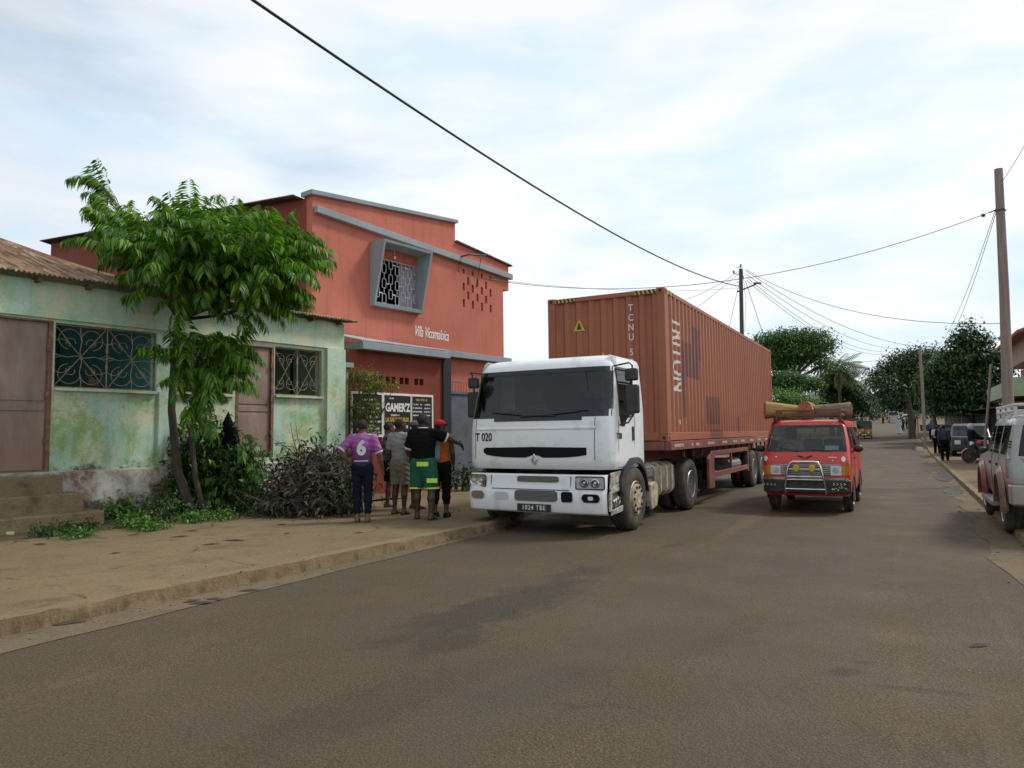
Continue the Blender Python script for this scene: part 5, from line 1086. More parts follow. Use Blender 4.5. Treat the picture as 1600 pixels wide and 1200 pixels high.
for x in (2.0, 2.7, 3.4, 4.2): q.box(x-.02, x+.02, -.70, .70, 1.815, 1.845); q.box(x-.02, x+.02, -.745, -.70, 1.72, 1.90); q.box(x-.02, x+.02, .70, .745, 1.72, 1.90)
q.box(4.2, 4.25, -.70, .70, 1.90, 1.94); q.build('roof_rack', m_rw, suv, bevel=.01)

# ---------------- smaller traffic down the road
def car_at(px, py, name, label, cat, mats, kind='car', face=1, w_=1.7, h_=1.45, L_=4.2, group=None, P=None):
    p = P if P else gpt(px, py, .01); t_ = thing(name, label, cat, p, RR+(0 if face > 0 else math.pi), group)
    hwd = w_/2; b = h_*.60
    if kind == 'van': lv = [(.3, .05, L_, hwd*.95, .12, .03), (.5, .0, L_, hwd, .12, .04), (b*.98, .03, L_, hwd, .12, .04), (b*1.03, .12, L_, hwd*.98, .1, .04), (h_*.93, .55, L_-.1, hwd*.90, .1, .03), (h_, .75, L_-.2, hwd*.75, .15, .02)]
    else: lv = [(.25, .1, L_, hwd*.95, .15, .05), (.45, .0, L_, hwd, .15, .06), (b*.9, .05, L_, hwd, .15, .06), (b*.98, .9, L_-.02, hwd*.98, .15, .03), (b*1.05, 1.1, L_-.05, hwd*.96, .12, .03), (h_*.93, 1.7, L_-.45, hwd*.82, .1, .03), (h_, 1.95, L_-.7, hwd*.68, .15, .02)]
    zw0, zw1 = lv[-3][0], lv[-2][0]
    bd_, _ = shell(lv, [L_-1.0, L_*.6, L_*.56, 1.75], [(zw0, zw1, 'front', 0, hwd*.86, 'windscreen', m_wind), (zw0, zw1, 'rear', 0, hwd*.8, 'rear_window', m_sideg), (zw0, zw1, 'left', 1.7, L_-.9, 'side_window', m_sideg), (zw0, zw1, 'right', 1.7, L_-.9, 'side_window', m_sideg)], mats, t_)
    for s_ in (-1, 1):
        for ax in (.8, L_-.85): wheel('wheel', t_, (ax, s_*hwd, .31), .31, .19, .19, 'plain', s_)
        q = MB(); q.box(-.03, .06, s_*hwd*.68-.14, s_*hwd*.68+.14, b*.62, b*.82); q.build('headlamp', m_refl, bd_, bevel=.02)
        q = MB(); q.box(L_-.06, L_+.045, s_*hwd*.75-.10, s_*hwd*.75+.10, b*.6, b*.85); q.build('tail_lamp', m_redl, bd_)
    q = MB(); q.box(-.09, .1, -hwd*.96, hwd*.96, .32, .50); q.build('bumper', m_bpl, bd_, bevel=.03)
    q = MB(); q.box(-.045, -.01, -.4, .4, b*.62, b*.8); q.build('grille', m_bpl, bd_)
    q = MB(); q.box(.3, L_-.2, -hwd*.85, hwd*.85, .3, .4); q.box(1.9, 2.1, -hwd*.8, hwd*.8, .4, h_*.75); q.build('seat', m_seat, t_); return t_
car_at(1397, 660, 'parked_van', 'silver-grey van stopped at the roadside near the round tree, far behind the auto-rickshaw', 'van', M('pale_silver_paint', (.38, .40, .41), .35, .2), 'van', -1, 1.8, 2.0, 4.6)
car_at(1366, 655.5, 'pickup', 'dark red van loaded on the roof, driving far down the middle of the road', 'van', M('dull_red_paint', (.25, .045, .04), .4), 'van', -1, 1.75, 1.95, 4.5)
car_at(1337, 657, 'parked_van', 'white van parked far off at the roadside under the palms', 'van', M('white_car_paint', (.6, .6, .58), .4), 'van', 1, 1.75, 2.0, 4.4)
car_at(1418, 661, 'parked_car', 'small white car parked far off at the kerb beside the silver-grey van', 'car', M('white_car_paint', (.6, .6, .58), .4), 'car', -1)
def rickshaw(P, rz, label, m_b, m_t, m_w=None, name='auto_rickshaw'):
    t_ = thing(name, label, 'auto rickshaw', P, rz); w2 = .64
    q = MB(); q.rings([[(x, y*k, z) for x, y, z in ((xf, -1, z), (xf, 1, z), (2.5, 1, z), (2.5, -1, z))] for z, xf, k in ((.22, .62, .60), (.30, .42, .64), (.70, .34, .64), (.92, .50, .60))]); b = q.build('body', m_b, t_, bevel=.06)
    q = MB(); q.rings([[(x0-.0, y, .34+h) for x0, y, h in ((.55, -.16, 0), (.40, 0, .0), (.55, .16, 0))], [(.44, -.20, .66), (.12, 0, .66), (.44, .20, .66)], [(.48, -.26, .98), (.22, 0, .98), (.48, .26, .98)]], caps=True); q.build('front_cowl', m_b, b, bevel=.02)
    q = MB(); q.rings([[(x, y, z) for y, z in ((-w2, 1.1), (-w2, 1.55), (-w2*.85, 1.70), (-w2*.4, 1.76), (w2*.4, 1.76), (w2*.85, 1.70), (w2, 1.55), (w2, 1.1))] for x in (1.75, 2.0, 2.48)], caps=False, closed=False); q.rings([[(x, y, z-.0*y) for y, z in ((-w2, 1.55), (-w2*.85, 1.70), (-w2*.4, 1.76+.02), (w2*.4, 1.78), (w2*.85, 1.70), (w2, 1.55))] for x in (.62, 1.2, 1.78)], caps=False, closed=False)
    q.add([(2.49, -w2, 1.05), (2.49, w2, 1.05), (2.49, w2, 1.55), (2.49, w2*.8, 1.7), (2.49, -w2*.8, 1.7), (2.49, -w2, 1.55)], [tuple(range(6))]); q.build('canopy', m_t, t_, smooth=50)
    q = MB()
    for s_ in (-1, 1): q.tube([(.50, s_*.56, .92), (.60, s_*.60, 1.52), (.66, s_*.52, 1.70)], .03, 6); q.tube([(1.35, s_*.63, .7), (1.4, s_*.63, 1.6)], .02, 6)
    q.box(.60, .66, -.52, .52, 1.60, 1.70); q.build('windscreen_frame', m_t, t_)
    q = MB(); q.quad((.50, -.55, .95), (.50, .55, .95), (.61, .55, 1.58), (.61, -.55, 1.58)); q.build('windscreen', m_wind, t_)
    q = MB(); q.box(1.7, 2.2, -.55, .55, .55, .72); q.box(2.2, 2.35, -.55, .55, .6, 1.2); q.box(.95, 1.2, -.3, .3, .55, .7); q.build('seat', m_seat, t_)
    for s_ in (-.38, .38): q = MB(); q.lathe([(.08, 0), (.07, .02), (.001, .03)], (.345, s_, .60), 'x', 12); q.build('headlamp', m_refl, b)
    q = MB(); q.box(.36, .38, -.2, .2, .36, .46); q.build('number_plate', m_wt, b)
    wheel('wheel', t_, (.45, -.05, .2), .2, .1, .1, 'plain', -1)
    for s_ in (-1, 1): wheel('wheel', t_, (2.1, s_*.64, .2), .2, .1, .1, 'plain', s_)
    return t_
p = gpt(1350, 686, .01); rickshaw(p, RR, 'yellow-orange auto-rickshaw with dark green canopy coming down the road behind the minibus', M('amber_yellow_paint', (.42, .19, .025), .4), M('dark_green_canopy', (.03, .075, .06), .7))
p = gp(1496, 714, .1); rickshaw(p+D*.8, RR, 'dark grey auto-rickshaw parked on the verge behind the two walkers', M('black_car_paint', (.02, .02, .022), .35), M('black_canopy', (.03, .03, .032), .8))
p = gp(1524, 716, .1)
car_at(0, 0, 'parked_car', 'dark slate van parked facing the road behind the red motorcycle', 'van', M('dark_slate_paint', (.07, .08, .09), .3), 'van', 1, 1.8, 1.75, 4.3, P=p+D*1.9)
# red motorcycle
q0 = gp(1516, 724, .1); mc = thing('motorcycle', 'red motorcycle parked across the verge in front of the dark slate van', 'motorcycle', q0+D*.4, RR-R(70)); m_mr = M('red_tank_paint', (.45, .03, .02), .3, coat=.4)
for x in (0, 1.25):
    q = MB(); q.lathe([(.30, -.045), (.30, .045), (.26, .05), (.23, .03), (.23, -.03), (.26, -.05)], (x, 0, .30), 'y', 22); wo = q.build('wheel', m_rub, mc, smooth=50); q = MB(); q.lathe([(.045, -.06), (.045, .06), (.001, .06)], (x, 0, .30), 'y', 10)
    for i in range(10): a = .628*i; q.tube([(x, 0, .3), (x+.23*math.cos(a), 0, .3+.23*math.sin(a))], .006, 4)
    q.build('rim', m_alu, wo)
q = MB(); q.rings([[(x, y*w_, z+h*k) for y, k in ((-1, 0), (-.8, .8), (0, 1), (.8, .8), (1, 0), (.6, -.7), (-.6, -.7))] for x, w_, z, h in ((.28, .06, .82, .06), (.38, .13, .84, .12), (.58, .14, .84, .12), (.72, .08, .80, .07))]); q.build('fuel_tank', m_mr, mc, smooth=60)
q = MB(); q.box(.68, 1.3, -.11, .11, .72, .80); q.build('saddle', m_bpl, mc, bevel=.03)
q = MB(); q.box(.45, .85, -.14, .14, .32, .66); q.cyl((.5, -.18, .4), (1.2, -.2, .34), .04); q.tube([(0, .07, .3), (.25, .07, .85)], .025, 6); q.tube([(0, -.07, .3), (.25, -.07, .85)], .025, 6); q.tube([(.28, 0, .8), (.5, 0, .4), (.9, 0, .4), (1.25, 0, .32)], .03, 6); q.tube([(.26, -.34, .98), (.24, -.1, 1.0), (.24, .1, 1.0), (.26, .34, .98)], .014, 6); q.build('frame', m_chas, mc)
q = MB(); q.lathe([(.08, -.02), (.09, .02), (.06, .1), (.001, .12)], (.10, 0, .84), 'x', 14); q.build('headlamp', m_refl, mc); q = MB(); q.rings([[(.3*math.cos(a)*1.1, y, .3+.3*math.sin(a)*1.12) for y in (-.06, .06)] for a in (R(30+15*i) for i in range(9))], caps=False, closed=False); q.build('mudguard', m_mr, mc)
# ================================================================ PEOPLE: one continuous skin grown from a distance field
def surface_nets(Df, org_, h):
    ins = Df < 0; nx, ny, nz = Df.shape
    c = np.zeros((nx-1, ny-1, nz-1, 3)); cnt = np.zeros((nx-1, ny-1, nz-1))
    sl = lambda o: tuple(slice(o_, n-1+o_) for o_, n in zip(o, (nx, ny, nz)))
    corners = [(i, j, k) for i in (0, 1) for j in (0, 1) for k in (0, 1)]
    for a in corners:
        for ax in range(3):
            if a[ax]: continue
            b = list(a); b[ax] = 1; b = tuple(b); da, db = Df[sl(a)], Df[sl(b)]; cr = (da < 0) != (db < 0)
            t_ = np.where(cr, da/np.where(cr, da-db, 1), 0)
            for k in range(3): c[..., k] += np.where(cr, a[k]+(t_ if k == ax else 0), 0)
            cnt += cr
    act = cnt > 0; idx = -np.ones(act.shape, int); idx[act] = np.arange(act.sum())
    I = np.argwhere(act); V = (c[act]/cnt[act][:, None]+I)*h+np.asarray(org_)
    F_ = []
    for ax in range(3):
        u, v = [(1, 2), (2, 0), (0, 1)][ax]
        A = [slice(1, nx-1), slice(1, ny-1), slice(1, nz-1)]; A[ax] = slice(0, (nx, ny, nz)[ax]-1); B = list(A); B[ax] = slice(1, (nx, ny, nz)[ax])
        ia, ib = ins[tuple(A)], ins[tuple(B)]; st = np.argwhere(ia != ib); fl = ia[ia != ib]
        base_ = st+np.array([s_.start for s_ in A]); 
        e = lambda du, dv: idx[tuple((base_-np.array([(du if k == u else dv if k == v else 0) for k in range(3)])).T)]
        q = np.stack([e(0, 0), e(1, 0), e(1, 1), e(0, 1)], 1); q[~fl] = q[~fl][:, ::-1]; F_.append(q)
    return V, np.concatenate(F_)
class SDF:
    def __init__(s, h=.010): s.P = []; s.h = h; s.clips = []; s.lo = np.full(3, 1e9); s.hi = -np.full(3, 1e9); s.noise = 0
    def cap(s, a, b, ra, rb=None, k=.03, sq=None):        # tapered capsule; sq = (axis vector, factor) flattens it
        a = np.asarray(a, float); b = np.asarray(b, float); rb = ra if rb is None else rb; s.P.append(('c', a, b, ra, rb, k, sq)); r_ = max(ra, rb)*1.5+.03
        s.lo = np.minimum(s.lo, np.minimum(a, b)-r_); s.hi = np.maximum(s.hi, np.maximum(a, b)+r_); return s
    def ell(s, c, r, k=.03, rot=None):
        c = np.asarray(c, float); r = np.asarray(r, float); s.P.append(('e', c, r, rot, 0, k, None)); m_ = max(r)+.03; s.lo = np.minimum(s.lo, c-m_); s.hi = np.maximum(s.hi, c+m_); return s
    def clip(s, p, n): s.clips.append((np.asarray(p, float), np.asarray(n, float)/np.linalg.norm(n))); return s    # keeps the side opposite to n
    def mesh(s, name, mat, parent):
        h = s.h; n = np.ceil((s.hi-s.lo)/h).astype(int)+2; Df = np.full(n, .25); ax = [s.lo[i]+h*np.arange(n[i]) for i in range(3)]
        for p in s.P:
            typ, k = p[0], p[5]
            if typ == 'c': r_ = max(p[3], p[4])*1.55+k+.02; l, u = np.minimum(p[1], p[2])-r_, np.maximum(p[1], p[2])+r_
            else: r_ = max(p[2])+k+.02; l, u = p[1]-r_, p[1]+r_
            i0 = np.maximum(0, np.floor((l-s.lo)/h).astype(int)); i1 = np.minimum(n, np.ceil((u-s.lo)/h).astype(int)+1)
            if (i1 <= i0).any(): continue
            X = np.stack(np.meshgrid(*[ax[i][i0[i]:i1[i]] for i in range(3)], indexing='ij'), -1)
            if typ == 'c':
                a, b, ra, rb, sq = p[1], p[2], p[3], p[4], p[6]; ab = b-a; L2 = max(1e-9, ab@ab); t_ = np.clip(((X-a)@ab)/L2, 0, 1); d_ = X-a-t_[..., None]*ab
                if sq is not None: v_ = np.asarray(sq[0], float); v_ /= np.linalg.norm(v_); d_ = d_+(d_@v_)[..., None]*v_*(sq[1]-1)
                d = np.linalg.norm(d_, axis=-1)-(ra+(rb-ra)*t_)
            else:
                q = X-p[1]
                if p[3] is not None: q = q@np.asarray(p[3])
                e = q/p[2]; ln = np.linalg.norm(e, axis=-1); d = (ln-1)*ln/(np.linalg.norm(q/p[2]**2, axis=-1)+1e-9)
                d = np.where(ln < 1e-3, -min(p[2]), d)
            sub = Df[i0[0]:i1[0], i0[1]:i1[1], i0[2]:i1[2]]; hh = np.maximum(k-np.abs(sub-d), 0)/k; sub[...] = np.minimum(sub, d)-hh*hh*k*.25
        if s.noise:
            X = np.stack(np.meshgrid(*ax, indexing='ij'), -1); x, y, z = X[..., 0], X[..., 1], X[..., 2]
            Df += s.noise*(np.sin(x*37+z*21+np.sin(y*31)*1.3)*np.sin(z*46-x*18+np.sin(x*25))+.6*np.sin(z*74+y*40+x*13))
        if s.clips:
            X = np.stack(np.meshgrid(*ax, indexing='ij'), -1)
            for p, nn in s.clips: Df = np.maximum(Df, (X-p)@nn)
        V, Q = surface_nets(Df, s.lo, h)
        return npmesh(name, V, Q, mat, parent, True)
V3 = lambda *a: np.array(a, float)
def lerp(a, b, k): return a+(b-a)*k
BASE = dict(pel=V3(0, 0, .93), che=V3(0, -.01, 1.27), nk=V3(0, -.01, 1.44), hd=V3(0, .015, 1.585), yaw=0.,
            sR=V3(.175, -.01, 1.385), eR=V3(.225, -.03, 1.10), wR=V3(.225, .05, .86), sL=V3(-.175, -.01, 1.385), eL=V3(-.225, -.03, 1.10), wL=V3(-.225, .05, .86),
            hR=V3(.088, 0, .90), kR=V3(.10, .015, .49), aR=V3(.105, -.02, .075), hL=V3(-.088, 0, .90), kL=V3(-.10, .015, .49), aL=V3(-.105, -.02, .075), tR=0., tL=0., w=1.)
SKIN = dict(dark=M('dark_brown_skin', (.075, .038, .024), .5, var=.12, scale=9), deep=M('deep_brown_skin', (.048, .025, .017), .5, var=.12, scale=9), mid=M('brown_skin', (.13, .065, .04), .5, var=.12, scale=9))
m_hair = M('black_hair', (.012, .010, .009), .8, bump=.6, bscale=120)
def person(loc, rz, label, pose, clothes, skin='dark', H=1.7, group=None, h=.010, face=False, half=False, hair='short', foot='bare'):
    """pose: joint overrides in metres for a 1.70 m figure facing +Y; clothes: list of (kind, options)"""
    J = dict(BASE); J.update({k: (V3(*v) if isinstance(v, tuple) else v) for k, v in pose.items()}); w_ = J['w']
    t_ = thing('person', label, 'person', loc, rz, group); sc_ = H/1.7; t_.scale = (sc_,)*3; sk = SKIN[skin]
    yaw = R(J['yaw']); cy, sy = math.cos(yaw), math.sin(yaw); hr = np.array([[cy, -sy, 0], [sy, cy, 0], [0, 0, 1]])     # head turn (ccw)
    hp = lambda x, y, z: J['hd']+hr@V3(x, y, z)
    b = SDF(h)
    # trunk
    b.cap(J['pel']+V3(0, 0, .0), J['pel']+V3(0, 0, .10), .135*w_, .125*w_, .05, (V3(0, 1, 0), 1.38)); b.cap(J['pel']+V3(0, 0, .10), J['che'], .122*w_, .150*w_, .05, (V3(0, 1, 0), 1.42)); b.cap(J['che'], J['nk']+V3(0, 0, -.06), .150*w_, .10, .05, (V3(0, 1, 0), 1.5))
    b.cap(J['sL'], J['sR'], .062*w_, None, .05); b.cap(J['nk']+V3(0, 0, -.05), J['hd']+V3(0, -.012, -.05), .062, .054, .03)
    # head: skull, face, jaw, nose, brow, lips, ears
    b.ell(hp(0, -.012, .03), (.077, .096, .092), .03, hr); b.ell(hp(0, .018, -.03), (.063, .078, .085), .03, hr); b.ell(hp(0, .05, -.085), (.042, .042, .032), .025, hr)
    b.cap(hp(0, .088, .015), hp(0, .105, -.022), .011, .017, .016); b.cap(hp(-.016, .098, -.027), hp(.016, .098, -.027), .010, None, .01); b.cap(hp(-.035, .082, .032), hp(.035, .082, .032), .013, None, .02); b.cap(hp(-.022, .085, -.055), hp(.022, .085, -.055), .011, None, .012); b.cap(hp(-.02, .083, -.068), hp(.02, .083, -.068), .011, None, .012)
    for s_ in (-1, 1): b.ell(hp(s_*.076, -.005, .0), (.012, .022, .032), .008, hr)
    # arms and hands
    for S_ in 'RL':
        s_, e, w2 = J['s'+S_], J['e'+S_], J['w'+S_]; b.cap(s_, e, .050*w_, .040*w_, .03); b.cap(e, lerp(e, w2, .35), .040*w_, .041*w_, .02); b.cap(lerp(e, w2, .35), w2, .041*w_, .027, .02)
        d = (w2-e)/np.linalg.norm(w2-e); out = V3(1 if S_ == 'R' else -1, 0, 0); nrm = out-d*(out@d)
        if np.linalg.norm(nrm) < .2: nrm = V3(0, 0, 1)-d*d[2]
        nrm /= np.linalg.norm(nrm); wd = np.cross(d, nrm); wd = wd if wd[1] > 0 or abs(wd[1]) < .3 and wd[2] > 0 else -wd      # palm width, thumb side forward / up
        pc = w2+d*.085; b.cap(w2, pc, .026, .036, .015, (nrm, 1.9))
        hb = J.get('droop'+S_, V3(0, 0, 0))
        for f, (o_, ln) in enumerate(((.030, .072), (.010, .082), (-.010, .076), (-.029, .060))):
            r0 = pc+wd*o_+d*.008; m1 = r0+(d*.92-nrm*.28+hb)*ln*.5; m2 = m1+(d*.72-nrm*.62+hb)*ln*.5; b.cap(r0-d*.02, m1, .0105, .0095, .006); b.cap(m1, m2, .0095, .008, .005)
        th = w2+d*.03+wd*.028; b.cap(th, th+(d*.55+wd*.75-nrm*.25)*.045, .0135, .011, .01); b.cap(th+(d*.55+wd*.75-nrm*.25)*.045, th+(d*1.3+wd*.85-nrm*.5)*.055, .011, .0095, .006)
    # legs and feet
    for S_ in 'RL':
        if half: break
        hq, k_, a = J['h'+S_], J['k'+S_], J['a'+S_]; b.cap(hq, k_, .088*w_, .056*w_, .04); b.cap(k_, lerp(k_, a, .35)+V3(0, -.012, 0), .054*w_, .053*w_, .03); b.cap(lerp(k_, a, .35)+V3(0, -.012, 0), a, .053*w_, .034, .03)
        ang = R(J['t'+S_]); fd = V3(-math.sin(ang), math.cos(ang), 0); heel = V3(a[0], a[1], a[2]-.045)-fd*.035
        b.cap(heel, heel+fd*.10+V3(0, 0, .005), .034, .040, .03); b.cap(heel+fd*.10, heel+fd*.19+V3(0, 0, -.012), .040, .026, .03, (V3(0, 0, 1), 1.15)); b.cap(heel+fd*.0, a, .036, .034, .03)
    body = b.mesh('body', sk, t_)
    if hair == 'short':
        g = SDF(.010); g.ell(hp(0, -.020, .036), (.086, .100, .097), .02, hr); g.clip(hp(0, .055, .06), hr@V3(0, 1, -.75)); g.clip(hp(0, -.02, -.035), V3(0, 0, -1)); g.noise = .002; g.mesh('hair', m_hair, t_)
    if face:
        for s_ in (-1, 1):
            q = MB(); p = hp(s_*.030, .079, .012); q.ball(p, .0125, n=10, k=6); ey = q.build('eye', m_wt, t_, smooth=60); q = MB(); q.ball(p+hr@V3(0, .008, 0), .0065, n=8, k=5); q.build('iris', m_hair, ey)
    for kind, o in clothes:
        c = SDF(o.get('h', .010)); mt = o['mat']; c.noise = o.get('noise', .0042)
        if kind in ('shirt', 'vest'):
            e_ = o.get('fit', .016)
            c.cap(J['pel'], J['pel']+V3(0, 0, .10), .135*w_+e_, .125*w_+e_*1.2, .05, (V3(0, 1, 0), 1.34)); c.cap(J['pel']+V3(0, 0, .10), J['che'], .122*w_+e_*1.4, .150*w_+e_, .05, (V3(0, 1, 0), 1.36)); c.cap(J['che'], J['nk']+V3(0, 0, -.06), .150*w_+e_, .105+e_*.5, .05, (V3(0, 1, 0), 1.42)); c.cap(J['sL'], J['sR'], .062*w_+e_*.7, None, .05)
            if o.get('low'): c.cap(J['pel']+V3(0, 0, -.10), J['pel']+V3(0, 0, .05), .150*w_+e_, .14*w_+e_, .05, (V3(0, 1, 0), 1.28))
            sl_ = o.get('sleeve', .62)
            if kind == 'shirt':
                for S_ in 'RL':
                    s_, e, w2 = J['s'+S_], J['e'+S_], J['w'+S_]
                    if sl_ <= 1: c.cap(s_, lerp(s_, e, sl_), .052*w_+e_*.9, .050*w_+e_*1.3, .03)
                    else: c.cap(s_, e, .052*w_+e_*.9, .046*w_+e_, .03); c.cap(e, lerp(e, w2, sl_-1), .046*w_+e_, .034+e_, .02)
            c.clip(J['pel']+V3(0, 0, o.get('hem', -.06)), V3(.06*o.get('tilt', 0), 0, -1)); c.clip(J['nk']+V3(0, 0, .025), V3(0, .25, 1))
            ob = c.mesh(o.get('name', 'shirt'), mt, t_)
            if o.get('trim'):       # pale cuffs at the sleeve ends
                for S_ in 'RL':
                    s_, e = J['s'+S_], J['e'+S_]; q = MB(); p = lerp(s_, e, sl_); d = (e-s_)/np.linalg.norm(e-s_); r_ = .050*w_+e_*1.3; q.tube([p+d*(r_*.62), p+d*(r_*.62+.012)], [r_*.92, r_*.86], 14); q.tube([p+d*(r_*.40), p+d*(r_*.62)], [r_*1.0, r_*.93], 14); q.build('cuff', o['trim'], ob, smooth=60)
        elif kind in ('shorts', 'trousers'):
            e_ = o.get('fit', .02); to = o.get('to', .8); hm = o.get('hem_r', .03)
            c.cap(J['pel']+V3(0, 0, .09), J['pel']+V3(0, 0, -.04), .128*w_+e_, .146*w_+e_, .04, (V3(0, 1, 0), 1.3))
            for S_ in 'RL':
                hq, k_, a = J['h'+S_], J['k'+S_], J['a'+S_]
                if to <= 1: c.cap(hq, lerp(hq, k_, to), .092*w_+e_, .060*w_+hm, .03); p = lerp(hq, k_, to); d = (k_-hq)
                else: c.cap(hq, k_, .090*w_+e_, .056*w_+e_*1.1, .03); c.cap(k_, lerp(k_, a, .35)+V3(0, -.012, 0), .056*w_+e_*1.1, .056+e_*.9, .02); c.cap(lerp(k_, a, .35)+V3(0, -.012, 0), lerp(k_, a, to-1), .056+e_*.9, .042+hm, .02)
            c.clip(J['pel']+V3(0, 0, .10), V3(0, 0, 1))
            if to <= 1: c.clip(V3(0, 0, lerp(J['hR'], J['kR'], to)[2]+.012), V3(0, 0, -1))
            ob = c.mesh('shorts' if to <= 1 else 'trousers', mt, t_)
        elif kind == 'cap':
            c.noise = 0; c.ell(hp(0, -.018, .045), (.092, .108, .092), .01, hr); c.clip(hp(0, 0, .035), V3(0, 0, -1)); c.clip(hp(0, 0, .035), V3(0, 0, -1)); ob = c.mesh('cap', mt, t_)
            q = MB(); A_ = [hp(math.sin(a)*.088, .07+math.cos(a)*.075, .048-.012*math.cos(a)) for a in (R(-85+17*i) for i in range(11))]; B_ = [hp(math.sin(a)*.083, -.018+math.cos(a)*.098, .052) for a in (R(-62+12.4*i) for i in range(11))]; q.rings([A_, B_, [p+V3(0, 0, .008) for p in B_], [p+V3(0, 0, .007) for p in A_]], caps=False, closed=False); q.build('peak', mt, ob)
        elif kind == 'robe':
            e_ = .02; c.cap(J['pel']+V3(0, 0, .10), J['che'], .150, .165, .05, (V3(0, 1, 0), 1.3)); c.cap(J['che'], J['nk']+V3(0, 0, -.06), .165, .11, .05, (V3(0, 1, 0), 1.4)); c.cap(J['sL'], J['sR'], .08, None, .05); c.cap(V3(0, 0, .10), J['pel']+V3(0, 0, .1), .30, .15, .04, (V3(0, 1, 0), 1.25))
            for S_ in 'RL': c.cap(J['s'+S_], J['e'+S_], .07, .065, .03); c.cap(J['e'+S_], lerp(J['e'+S_], J['w'+S_], .9), .065, .07, .03)
            c.clip(V3(0, 0, .09), V3(0, 0, -1)); c.clip(J['nk']+V3(0, 0, .02), V3(0, 0, 1)); c.noise = .006; c.mesh('robe', mt, t_)
        elif kind == 'bag':
            c.noise = .003; p = J['che']+V3(*o['at']); c.cap(p+V3(0, 0, -.15), p+V3(0, 0, .10), .125, .115, .03, (V3(0, 1, 0), 1.7)); c.cap(p+V3(0, -.05, -.14), p+V3(0, -.05, -.04), .09, .08, .03, (V3(0, 1, 0), 1.8)); ob = c.mesh('backpack', mt, t_)
            q = MB(); sd = 1 if o['at'][1] < 0 else -1
            for s_ in (-1, 1): q.tube([p+V3(s_*.07, .05*sd, .12), J['nk']+V3(s_*.11, 0, -.0), J['che']+V3(s_*.13, .13*sd, .02), p+V3(s_*.1, .10*sd, -.14)], .014, 6)
            q.build('strap', mt, ob)
        elif kind == 'sandals':
            q = MB()
            for S_ in 'RL':
                a = J['a'+S_]; ang = R(J['t'+S_]); fd = V3(-math.sin(ang), math.cos(ang), 0); rt = V3(math.cos(ang), math.sin(ang), 0); c0_ = V3(a[0], a[1], 0)-fd*.075
                o_ = [c0_+rt*x+fd*y for x, y in ((-.036, .0), (.036, 0), (.042, .12), (.050, .2), (.03, .265), (-.02, .27), (-.045, .2), (-.038, .12))]; q.rings([[p+V3(0, 0, -.018) for p in o_], [p+V3(0, 0, .004) for p in o_]])
                if o.get('shoe'): q.rings([[p+V3(0, 0, .0) for p in o_], [p+V3(0, 0, .05)-fd*.01 for p in o_], [lerp(p, c0_+fd*.08, .35)+V3(0, 0, .085) for p in o_]])
                else: q.tube([c0_+fd*.13-rt*.046, c0_+fd*.17+V3(0, 0, .055), c0_+fd*.13+rt*.046], .012, 5)
            q.build('shoe' if o.get('shoe') else 'sandal', mt, t_)
        elif kind == 'helmet':
            c.noise = 0; c.ell(hp(0, -.005, .03), (.115, .135, .125), .02, hr); c.cap(hp(0, .02, -.06), hp(0, .06, -.07), .085, .07, .03); c.mesh('helmet', mt, t_)
    return t_
m_navy = M('navy_cloth', (.008, .009, .020), .9, var=.2, spec=.15); m_blackc = M('black_cloth', (.006, .006, .0065), .9, var=.2, spec=.12); m_gryc = M('grey_marl_cloth', (.26, .265, .25), .9, spec=.2, var=.1, bump=.1, bscale=150); m_khaki = M('khaki_cloth', (.17, .15, .105), .9, spec=.2, var=.2, scale=6); m_grnc = M('green_cloth', (.016, .09, .055), .85, spec=.2, var=.15); m_neon = M('neon_yellow_trim', (.55, .75, .06), .7); m_wcl = M('white_cloth', (.6, .6, .62), .85, spec=.2); m_orange = M('orange_cloth', (.45, .11, .02), .85, spec=.2, var=.15); m_redc = M('red_cloth', (.40, .022, .018), .8, spec=.2); m_tanc = M('tan_cloth', (.42, .25, .13), .85, spec=.2); m_sand = M('worn_rubber_sandal', (.10, .075, .065), .8)
t = NT('purple_jersey'); z_ = t.sep()[2]; c = t.ramp(t.lin(t.math('ADD', z_, t.math('MULTIPLY', t.noise(8, 4), .06)), .92, 1.42), (.08, (.03, .018, .06)), (.38, (.12, .035, .14)), (.65, (.26, .06, .235)), (1., (.32, .085, .28))); t.set(Base_Color=c, Roughness=.7); m_purp = t.m
t = NT('patterned_shirt'); c = t.ramp(t.noise(16, 3, .6, dist=1.2), (.42, (.014, .012, .012)), (.5, (.09, .05, .035)), (.56, (.02, .018, .018)), (.63, (.35, .31, .26)), (.68, (.02, .016, .016))); t.set(Base_Color=c, Roughness=.8); m_patt = t.m
GRP = 'young men standing by the notice board'
PV = .152
def gpp(px, py): p = gp(px, py, .15); return Vector((p.x, p.y, PV))
# 1 purple number six, seen from behind, barefoot, one hand at the hip
p1 = person(gpp(566, 815), R(4), 'barefoot person in a purple number 6 football shirt and navy trousers, seen from behind', dict(eL=(-.36, -.10, 1.17), wL=(-.20, -.02, .985), eR=(.29, -.02, 1.11), wR=(.33, .06, .86), aL=(-.075, -.06, .075), kL=(-.09, .03, .49), aR=(.10, -.10, .075), kR=(.10, .02, .49), hd=(.0, .035, 1.575), yaw=-12., droopL=V3(.3, .3, -.2)), [('shirt', dict(mat=m_purp, trim=m_wcl, hem=-.02, sleeve=.70, fit=.022, tilt=-1)), ('trousers', dict(mat=m_navy, to=1.78, fit=.012, hem_r=.012))], 'mid', 1.72, GRP)
text('shirt_number', '6', .33, m_wcl, p1, basis((0, -.142, 1.22), (1, 0, 0), (0, .06, 1)), .003, .9, bold=.016)
q = MB(); q.box(-.115, .115, -.146, -.13, 1.005, 1.02); 
